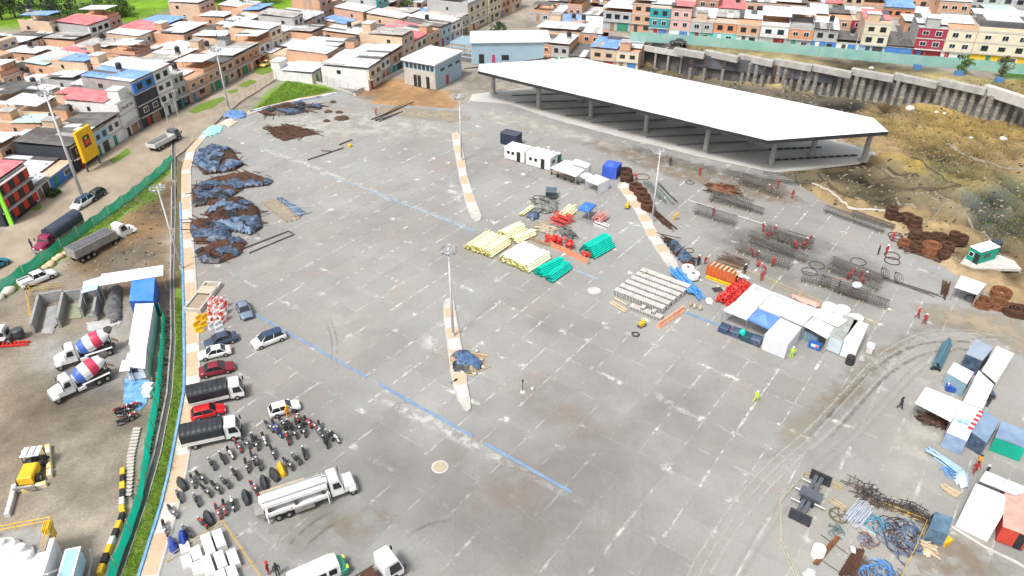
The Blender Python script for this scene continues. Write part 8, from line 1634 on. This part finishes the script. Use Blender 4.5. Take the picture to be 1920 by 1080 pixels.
edge([(445, 310), (560, 405), (900, 380), (1440, 335)], dk_, .8, .5); edge([(1100, 115), (1280, 230), (1440, 335)], dk_, .5, .3); edge([(780, 405), (880, 490), (1010, 480)], dk_); edge([(960, 400), (1040, 480), (1110, 510)], pl_, .6, .2); edge([(1250, 365), (1340, 450), (1200, 590), (1160, 620)], pl_, .5, .2); edge([(860, 180), (1010, 285)], pl_, .5, .2); edge([(1180, 390), (1280, 480)], pl_, .5, .2)
edge([(330, 290), (500, 395), (600, 480), (700, 515), (870, 520)], concrete_l, .35, .3, 'kerb'); edge([(1350, -10), (1550, 90), (1750, 160), (1960, 215)], pl_, 1.6, .1, 'field_track'); edge([(1500, 560), (1660, 700), (1830, 860), (1920, 960)], pl_, .8, .1, 'field_track')
for i, (x, y, s) in enumerate(((1705, 206, 1.2), (1755, 212, .6), (1620, 178, .7), (1770, 215, .5), (1880, 262, .9), (1820, 258, .6))): p = P(x, y); tag(MB().blob((0, 0, .3*s), s, .75*s, .6*s, 8, 5, .18, seed=i+30).build('boulder', MATS['pale_boulder'], None, True, loc=(p.x, p.y, zat(p.x, p.y))), ('large pale boulder' if s > .8 else 'small pale boulder')+(' on the straw mound' if i < 4 else ' by the field track'), 'boulder', 'field boulders')
def clods(name, px, n, s, mat_, label, seed, z=0):
 rr = random.Random(seed); pl = PP(px, z); mb = MB(); a_ = [p.x for p in pl]; b_ = [p.y for p in pl]; k = 0
 while k < n:
  x, y = rr.uniform(min(a_), max(a_)), rr.uniform(min(b_), max(b_))
  if not inpoly(np.array([x]), np.array([y]), pl)[0]: continue
  k += 1; q = s*rr.uniform(.4, 1.5)**2; mb.blob((x, y, zat(x, y)+q*.2), q, q*.8, q*.6, 5, 3, .25, mi=rr.randrange(len(mat_)), seed=k)
 o = mb.build(name, mat_); o['kind'] = 'stuff'; o['label'] = label; o['category'] = 'rubble'; return o
CM_ = [M('clod_brown', (.20, .14, .08), (.3, .22, .13), sc=2, rough=1), M('clod_dark', (.07, .06, .045), sc=2, rough=1), M('clod_pale', (.30, .27, .21), sc=2, rough=1)]
clods('field_rubble', [(1460, 326), (1650, 292), (1490, 235), (1210, 150), (1180, 112), (1300, 112), (1500, 170), (1760, 200), (1930, 205), (1960, 460), (1860, 520), (1730, 470), (1650, 415), (1560, 385)], 2600, .17, CM_, 'broken earth and stones over the excavated field', 1)
clods('yard_rubble', [(60, 560), (130, 480), (320, 330), (322, 520), (240, 500), (160, 510)], 260, .13, CM_, 'stones and clods around the tipper truck', 2)
clods('verge_rubble', [(322, 560), (320, 700), (255, 940), (230, 1000), (280, 830), (305, 700), (312, 600)], 500, .14, CM_, 'rubble between the teal netting and the drain', 3)
# ------------------------------------------------------------------ trees, street lamps, lattice pylon
def tree(label, px, h, R, col, seed, z=None, conic=False, group=None, bush=False):
 p = P(*px); rr = random.Random(seed); zz = zat(p.x, p.y) if z is None else z
 if z: p = P(px[0], px[1], z)
 t = thing('bush' if bush else 'tree', label, 'bush' if bush else 'tree', (p.x, p.y, zz-.1), 0, group); m = MB(); top = h*.75
 m.tube((0, 0, 0), (rr.uniform(-.2, .2), 0, top), R*.07+.06, .04, 7)
 for k in range(6): a_ = rr.uniform(0, 6.28); z0_ = h*rr.uniform(.25, .6); m.tube((0, 0, z0_), (math.cos(a_)*R*.6, math.sin(a_)*R*.6, z0_+h*.2), R*.03+.03, .02, 5)
 m.build('trunk', M('bark', (.10, .075, .05), sc=3, rough=1), t); c = MB(); clumps = []
 for k in range(int(26+R*6)):
  f_ = rr.random(); a_ = rr.uniform(0, 6.28); rad = (R*(1-f_)*1.05 if conic else R*math.sin(math.acos(min(1, abs(2*f_-.9))))*1.0)*math.sqrt(rr.random()); clumps.append((math.cos(a_)*rad, math.sin(a_)*rad, h*.22+f_*h*.78, rr.uniform(.16, .34)*R, rr.randrange(2)))
 for x, y, zc, rc_, mi in clumps:
  for q in range(34):
   v = Vector((rr.gauss(0, 1), rr.gauss(0, 1), rr.gauss(0, .8))).normalized()*rc_*rr.uniform(.6, 1.1); d = Vector((rr.gauss(0, 1), rr.gauss(0, 1), rr.gauss(0, 1))).normalized(); e = d.orthogonal().normalized(); s = rr.uniform(.14, .30)*(.6+R*.14); o_ = Vector((x, y, zc))+v
   c.add([o_-d*s, o_+e*s*.5, o_+d*s, o_-e*s*.5], [(0, 1, 2, 3)], mi)
 c.build('crown', [M('leaf_%s_a' % col, *LEAF[col]), M('leaf_%s_b' % col, tuple(v*1.6 for v in LEAF[col][0]), tuple(v*1.5 for v in LEAF[col][1]))], t); return t
LEAF = {'dark': ((.022, .045, .016), (.035, .06, .02)), 'mid': ((.045, .10, .02), (.07, .13, .025)), 'dry': ((.07, .085, .03), (.1, .1, .04))}
for i, (x, y, h, R, c, cone) in enumerate(((60, 38, 11, 5, 'dark', 1), (95, 40, 10, 4.5, 'dark', 0), (120, 46, 10, 5.5, 'dark', 0), (30, 36, 9, 4, 'dark', 1), (5, 40, 9, 4, 'dark', 0), (165, 46, 6, 4, 'mid', 0), (190, 42, 6.5, 4, 'mid', 0), (222, 38, 6.5, 3.5, 'mid', 0), (238, 36, 5, 3, 'mid', 0), (350, 12, 9, 5, 'dark', 0), (385, 10, 9, 5, 'dark', 0), (425, 10, 8, 5, 'dark', 0), (460, 14, 7, 4, 'dark', 0), (500, 12, 7, 4, 'mid', 0), (690, 22, 7, 5, 'mid', 0), (730, 24, 7, 5, 'mid', 0), (770, 26, 6, 4, 'mid', 0), (660, 16, 6, 4, 'mid', 0), (550, 68, 4, 3, 'dark', 0), (535, 72, 4, 3, 'dark', 0))):
 tree('%s %s tree %s' % (('tall', 'rounded')[0 if h > 8 else 1], {'dark': 'dark green', 'mid': 'mid green'}[c], 'on the grass hill above the town' if x < 320 else 'behind the far lane of houses' if x < 520 else 'beside the small green lawn' if x < 600 else 'in the green gap between brick houses'), (x, y), h, R, c, 100+i, conic=cone, group='trees above the town')
tree('small sparse tree by the aqua screen with a blue wrap', (1805, 138), 4.5, 1.8, 'mid', 201, z=6.6); tree('thin bare tree by the white cap beam', (1876, 146), 5, 1.9, 'dry', 202, z=6.6); tree('low dark bush on the dirt street corner', (100, 366), 1.6, 1.3, 'dark', 203, bush=True); tree('low bush at the lane end beside the mast', (480, 92), 2.5, 2, 'dark', 204, bush=True); tree('dark bush beside the pale three storey block', (935, 66), 4, 2.5, 'dark', 205, bush=True); tree('small bush in the lawn corner', (570, 72), 2.2, 2, 'mid', 206, bush=True); tree('low bush by the upper road bend', (1785, 70), 2, 2, 'dry', 207, z=6.6, bush=True)
for i, (x, y) in enumerate(((1720, 128), (1797, 140), (1872, 153))): p = P(x, y, 6.6); tag(MB().box(-.9, .9, -.6, .6, -.2, .9, top=(.1, .1, .1, .1)).build('blue_bin', M('bin_blue_b', (.08, .20, .38), sc=1, rough=.6), None, loc=(p.x, p.y, 6.6)), ('blue tub on the terrace grass below the screen', 'blue tub under the small wrapped tree', 'blue tub at the foot of the thin bare tree')[i], 'tub')
for i, (x, y, h, z) in enumerate(((24, 36, 8, 0), (96, 44, 8, 0), (122, 50, 7, 0), (185, 48, 8, 0), (160, 48, 7, 0), (245, 34, 8, 0), (372, 14, 8, 0), (335, 222, 6.5, 0), (318, 240, 6, 0), (700, 58, 8, 0), (868, 84, 8, 0), (690, 164, 6, 0), (1415, 88, 8, 6.5), (1545, 100, 7, 6.5), (1600, 105, 7, 6.5), (1310, 80, 7, 6.5), (770, 60, 8, 0))):
 p = P(x, y, z); t = thing('street_lamp', 'slim grey street lamp pole %s' % ('on the grass hill' if y < 52 and x < 400 else 'on the dirt street' if x < 400 else 'behind the aqua screen' if z else 'in the middle block lanes'), 'street lamp', (p.x, p.y, z-.1), 0, 'street lamps'); MB().tube((0, 0, 0), (0, 0, h), .11, .07, 6).build('pole', concrete_l, t); MB().tube((0, 0, h-.1), (1.1, 0, h+.2), .05, n=5).build('arm', steel, t); MB().box(.9, 1.5, -.12, .12, h+.12, h+.25).build('lamp_head', steel, t)
p = P(585, 66); t = thing('lattice_pylon', 'steel lattice power pylon beside the small green lawn', 'pylon', (p.x, p.y, 0)); m = MB(); hh = 16
for s, q in ((-1, -1), (1, -1), (1, 1), (-1, 1)): m.tube((s*1.6, q*1.6, 0), (s*.35, q*.35, hh), .08, n=4)
for k in range(9):
 z0_, z1_ = hh*k/9, hh*(k+1)/9; w0, w1 = 1.6-1.25*k/9, 1.6-1.25*(k+1)/9
 for s in (-1, 1): m.tube((-w0, s*w0, z0_), (w1, s*w1, z1_), .045, n=3); m.tube((s*w0, -w0, z0_), (s*w1, w1, z1_), .045, n=3)
m.build('lattice', steel, t)
for z in (11, 13.5): MB().tube((-3, 0, z), (3, 0, z), .09, n=4).build('cross_arm', steel, t)
# ------------------------------------------------------------------ people
def skin_body(pose):
 J = {'pel': (0, 0, .92), 'spi': (0, 0, 1.15), 'che': (0, 0, 1.36), 'nec': (0, 0, 1.5), 'hea': (0, .02, 1.60), 'top': (0, .02, 1.74), 'lhi': (.10, 0, .88), 'lkn': (.11, .03, .48), 'lan': (.11, -.02, .08), 'lto': (.12, .17, .04), 'rhi': (-.10, 0, .88), 'rkn': (-.11, .03, .48), 'ran': (-.11, -.02, .08), 'rto': (-.12, .17, .04), 'lsh': (.20, 0, 1.40), 'lel': (.27, -.02, 1.12), 'lwr': (.28, .08, .88), 'lha': (.28, .12, .78), 'rsh': (-.20, 0, 1.40), 'rel': (-.27, -.02, 1.12), 'rwr': (-.28, .08, .88), 'rha': (-.28, .12, .78)}
 if pose == 'walk': J.update(lkn=(.11, .18, .50), lan=(.11, .22, .09), lto=(.12, .42, .05), rkn=(-.11, -.02, .48), ran=(-.11, -.30, .14), rto=(-.12, -.14, .05), lwr=(.28, -.14, .92), lha=(.28, -.18, .84), rwr=(-.28, .22, .95), rha=(-.28, .30, .88))
 if pose == 'work': J.update(spi=(0, .10, 1.12), che=(0, .26, 1.28), nec=(0, .36, 1.37), hea=(0, .45, 1.43), top=(0, .55, 1.52), lsh=(.2, .28, 1.30), rsh=(-.2, .28, 1.30), lel=(.25, .42, 1.06), rel=(-.25, .42, 1.06), lwr=(.16, .62, .96), rwr=(-.16, .62, .96), lha=(.12, .72, .93), rha=(-.12, .72, .93))
 if pose == 'squat': J.update(pel=(0, -.1, .42), spi=(0, .0, .62), che=(0, .12, .80), nec=(0, .2, .92), hea=(0, .26, 1.0), top=(0, .32, 1.12), lhi=(.1, -.1, .40), rhi=(-.1, -.1, .40), lkn=(.18, .28, .52), rkn=(-.18, .28, .52), lan=(.15, .0, .08), ran=(-.15, .0, .08), lto=(.16, .2, .04), rto=(-.16, .2, .04), lsh=(.2, .14, .84), rsh=(-.2, .14, .84), lel=(.25, .34, .64), rel=(-.25, .34, .64), lwr=(.14, .5, .5), rwr=(-.14, .5, .5), lha=(.1, .58, .45), rha=(-.1, .58, .45))
 E = [('pel', 'spi'), ('spi', 'che'), ('che', 'nec'), ('nec', 'hea'), ('hea', 'top'), ('pel', 'lhi'), ('lhi', 'lkn'), ('lkn', 'lan'), ('lan', 'lto'), ('pel', 'rhi'), ('rhi', 'rkn'), ('rkn', 'ran'), ('ran', 'rto'), ('che', 'lsh'), ('lsh', 'lel'), ('lel', 'lwr'), ('lwr', 'lha'), ('che', 'rsh'), ('rsh', 'rel'), ('rel', 'rwr'), ('rwr', 'rha')]
 Rr = {'pel': .16, 'spi': .145, 'che': .165, 'nec': .07, 'hea': .105, 'top': .085, 'hi': .10, 'kn': .068, 'an': .05, 'to': .045, 'sh': .075, 'el': .052, 'wr': .04, 'ha': .045}
 ks = list(J); me = bpy.data.meshes.new('body'); me.from_pydata([J[k] for k in ks], [(ks.index(a), ks.index(b)) for a, b in E], []); o = bpy.data.objects.new('tmp', me); COL.objects.link(o)
 md = o.modifiers.new('s', 'SKIN'); o.modifiers.new('d', 'SUBSURF').levels = 2
 for i, k in enumerate(ks): r = Rr.get(k) or Rr[k[1:]]; me.skin_vertices[0].data[i].radius = (r, r*(.8 if k in ('pel', 'spi', 'che') else 1)); me.skin_vertices[0].data[i].use_root = (k == 'pel')
 dg = bpy.context.evaluated_depsgraph_get(); out = bpy.data.meshes.new_from_object(o.evaluated_get(dg)); bpy.data.objects.remove(o); out.name = 'body'
 grp = {'leg': [('pel', 'lhi'), ('lhi', 'lkn'), ('lkn', 'lan'), ('pel', 'rhi'), ('rhi', 'rkn'), ('rkn', 'ran')], 'shoe': [('lan', 'lto'), ('ran', 'rto')], 'top': [('pel', 'spi'), ('spi', 'che'), ('che', 'lsh'), ('lsh', 'lel'), ('lel', 'lwr'), ('che', 'rsh'), ('rsh', 'rel'), ('rel', 'rwr')], 'skin': [('nec', 'hea'), ('hea', 'top'), ('lwr', 'lha'), ('rwr', 'rha')]}
 segs = [(gi, Vector(J[a]), Vector(J[b])) for gi, g_ in enumerate(('top', 'leg', 'shoe', 'skin')) for a, b in grp[g_]]
 for f in out.polygons:
  best = (9, 0, 0)
  for gi, a, b in segs:
   d = b-a; q = max(0, min(1, (f.center-a).dot(d)/d.length_squared)); ds = (f.center-a-d*q).length
   if ds < best[0]: best = (ds, gi, q)
  f.material_index = best[1]; f.use_smooth = True
  if best[1] == 0 and .4 < best[2] < .8: f.material_index = 4
  if best[1] == 1 and .3 < best[2] < .65 and f.center.z < .8: f.material_index = 4
 return out, J
skinm = M('skin', (.34, .19, .12), sc=3, rough=.6); refl = M('reflective_band', (.75, .76, .76), sc=3, rough=.4)
CL = {'red': (M('red_overall', (.36, .035, .04), sc=3, rough=.8), M('red_trousers', (.22, .03, .035), sc=3, rough=.8), refl), 'dark': (M('dark_jacket', (.03, .035, .045), sc=3, rough=.8), M('dark_trousers', (.03, .03, .04), sc=3, rough=.8), M('dark_band', (.04, .04, .05), sc=3, rough=.8)), 'hivis': (M('hivis_vest', (.50, .75, .05), sc=3, rough=.7), M('navy_trousers', (.04, .06, .10), sc=3, rough=.8), refl), 'orange': (M('orange_vest', (.80, .35, .03), sc=3, rough=.7), MATS.get('navy_trousers') or M('navy_trousers', (.04, .06, .10), sc=3), refl)}
PB = {k: skin_body(k) for k in ('stand', 'walk', 'work', 'squat')}; PM = {}
helm = {}
for c, col in (('red', red), ('white', white), ('yellow', yellow), ('hair', M('dark_hair', (.015, .012, .01), sc=3, rough=.7))): h_ = MB().blob((0, 0, 0), .125, .145, .13, 10, 6, 0, half=True); h_.lathe((0, .02, -.005), [(.15, 0), (.155, .012), (.1, .02)], 12) if c != 'hair' else None; helm[c] = h_.mesh('helmet' if c != 'hair' else 'hair', col, True)
def person(pw, pose, cl, hel, lab, rz, grp='workers on the slabs'):
 if (pose, cl) not in PM:
  me = PB[pose][0].copy(); me.materials.clear(); a, b, r = CL[cl]
  for m_ in (a, b, black, skinm, r): me.materials.append(m_)
  PM[(pose, cl)] = me
 t = thing('person', lab if len(lab.split()) < 17 else lab.replace(' and %s helmet' % hel, ''), 'person', pw, rz, grp); link('body', PM[(pose, cl)], t); J = PB[pose][1]; q = Vector(J['hea']).lerp(Vector(J['top']), .72); link('helmet' if hel != 'hair' else 'hair', helm[hel], t, q); t.scale = (1.08, 1.08, 1.03); return t
rr = random.Random(77); nmp = {'stand': 'standing', 'walk': 'walking', 'work': 'bending forward', 'squat': 'crouching'}
W3 = [(620, 392, 'stand', 'in front of the cage under construction'), (660, 460, 'work', 'over the cage under construction'), (690, 440, 'work', 'beside a mate at the cage under construction'), (712, 415, 'stand', 'beside the upright hoops'), (885, 540, 'work', 'at the far end of the cage under construction'), (930, 530, 'work', 'next to the second hoop bundle'), (955, 510, 'stand', 'next to the second hoop bundle'), (985, 490, 'stand', 'at the plank line'), (540, 590, 'work', 'at the short cage'), (570, 585, 'squat', 'at the short cage'), (697, 668, 'stand', 'beside the middle cage'), (580, 668, 'squat', 'beside the wire rings'), (480, 722, 'stand', 'behind the orange formwork'), (610, 778, 'stand', 'behind the workshop railing'), (640, 725, 'work', 'near the wire rings'), (120, 648, 'stand', 'by the navy tarpaulin row'), (172, 645, 'work', 'by the navy tarpaulin row'), (235, 275, 'stand', 'at the cage by the pale plank'), (690, 88, 'work', 'at the long cage along the canopy kerb'), (735, 60, 'stand', 'near the planted plots'), (850, 135, 'walk', 'on open slabs beside the planted plots'), (1305, 745, 'work', 'at the cage beside the hose rings'), (1280, 765, 'work', 'beside a mate at the hose rings'), (1405, 800, 'squat', 'at the far cage end'), (1450, 778, 'work', 'at the far cage end'), (1375, 770, 'stand', 'between the long cages'), (1520, 572, 'stand', 'beside the two wire rings'), (1580, 570, 'stand', 'beside the two wire rings'), (1630, 470, 'stand', 'by the coil heap'), (1210, 842, 'stand', 'before the dense cage'), (1310, 890, 'squat', 'under the white sack cage')]
for i, (x, y, po_, wh) in enumerate(W3):
 dark = i in (26, 29, 12); person(Z3(x, y), po_, 'dark' if dark else 'red', 'red' if i % 3 else 'white', '%s in %s %s %s' % ('person', 'dark clothes and %s helmet' % ('red' if i % 3 else 'white') if dark else 'red overalls and %s helmet' % ('red' if i % 3 else 'white'), nmp[po_], wh), rr.uniform(0, 6.28))
for pw, po_, cl, hel, lab in ((P(1416, 754, YZ), 'walk', 'hivis', 'white', 'person in bright green vest and white helmet walking alone on open slabs'), (Z4(860, 905), 'stand', 'hivis', 'white', 'person in bright green vest standing at the doorway tent'), (zm(1440, 540, 4)(985, 905), 'walk', 'dark', 'hair', 'person in dark clothes walking toward the right hand stalls'), (zm(1440, 540, 4)(1115, 228), 'walk', 'red', 'red', 'person in red overalls walking on the muddy track bend'), (zm(1440, 540, 4)(1165, 272), 'walk', 'red', 'white', 'person in red overalls and white helmet on the muddy track'), (Z5(368, 865), 'stand', 'red', 'red', 'person in red standing at the kiosk with the yellow container'), (Z6(1525, 155), 'walk', 'red', 'hair', 'person in red top walking toward the white shelter'), (Z6(1608, 185), 'stand', 'dark', 'white', 'person in dark clothes standing behind the white corrugated roof'), (Z9(1215, 575), 'work', 'orange', 'yellow', 'person in orange vest working beside the dark bar bundle'), (Z9(1405, 238), 'stand', 'red', 'red', 'person in red standing on open slabs before the canopy'), (Z9(930, 282), 'work', 'red', 'red', 'person in red bending by the first island coil'), (Z9(1185, 165), 'stand', 'dark', 'hair', 'person in dark clothes standing near the canopy mud strip'), (zm(480, 810, 4)(95, 1062), 'stand', 'red', 'red', 'person in red top standing beside the minibus'), (zm(480, 810, 4)(165, 1075), 'stand', 'dark', 'hair', 'person in black standing beside the minibus'), (P(541, 782, YZ), 'stand', 'orange', 'yellow', 'person in yellow jacket standing at the far motorcycle row'), (zm(0, 270, 4)(245, 785, .03), 'stand', 'dark', 'hair', 'person in dark clothes beside the burgundy truck'), (Z2(1010, 110), 'stand', 'dark', 'red', 'person in dark clothes by the orange formwork end'), (P(207, 445, .03), 'walk', 'dark', 'hair', 'person in dark clothes on the street side of the netting'), (zm(480, 0, 4)(900, 865), 'work', 'red', 'red', 'person in red working beside the bare earth patch'), (Z5(545, 1060), 'stand', 'orange', 'hair', 'person in orange top near the blue straps')):
 person(pw, po_, cl, hel, lab, rr.uniform(0, 6.28), 'people around the yard')
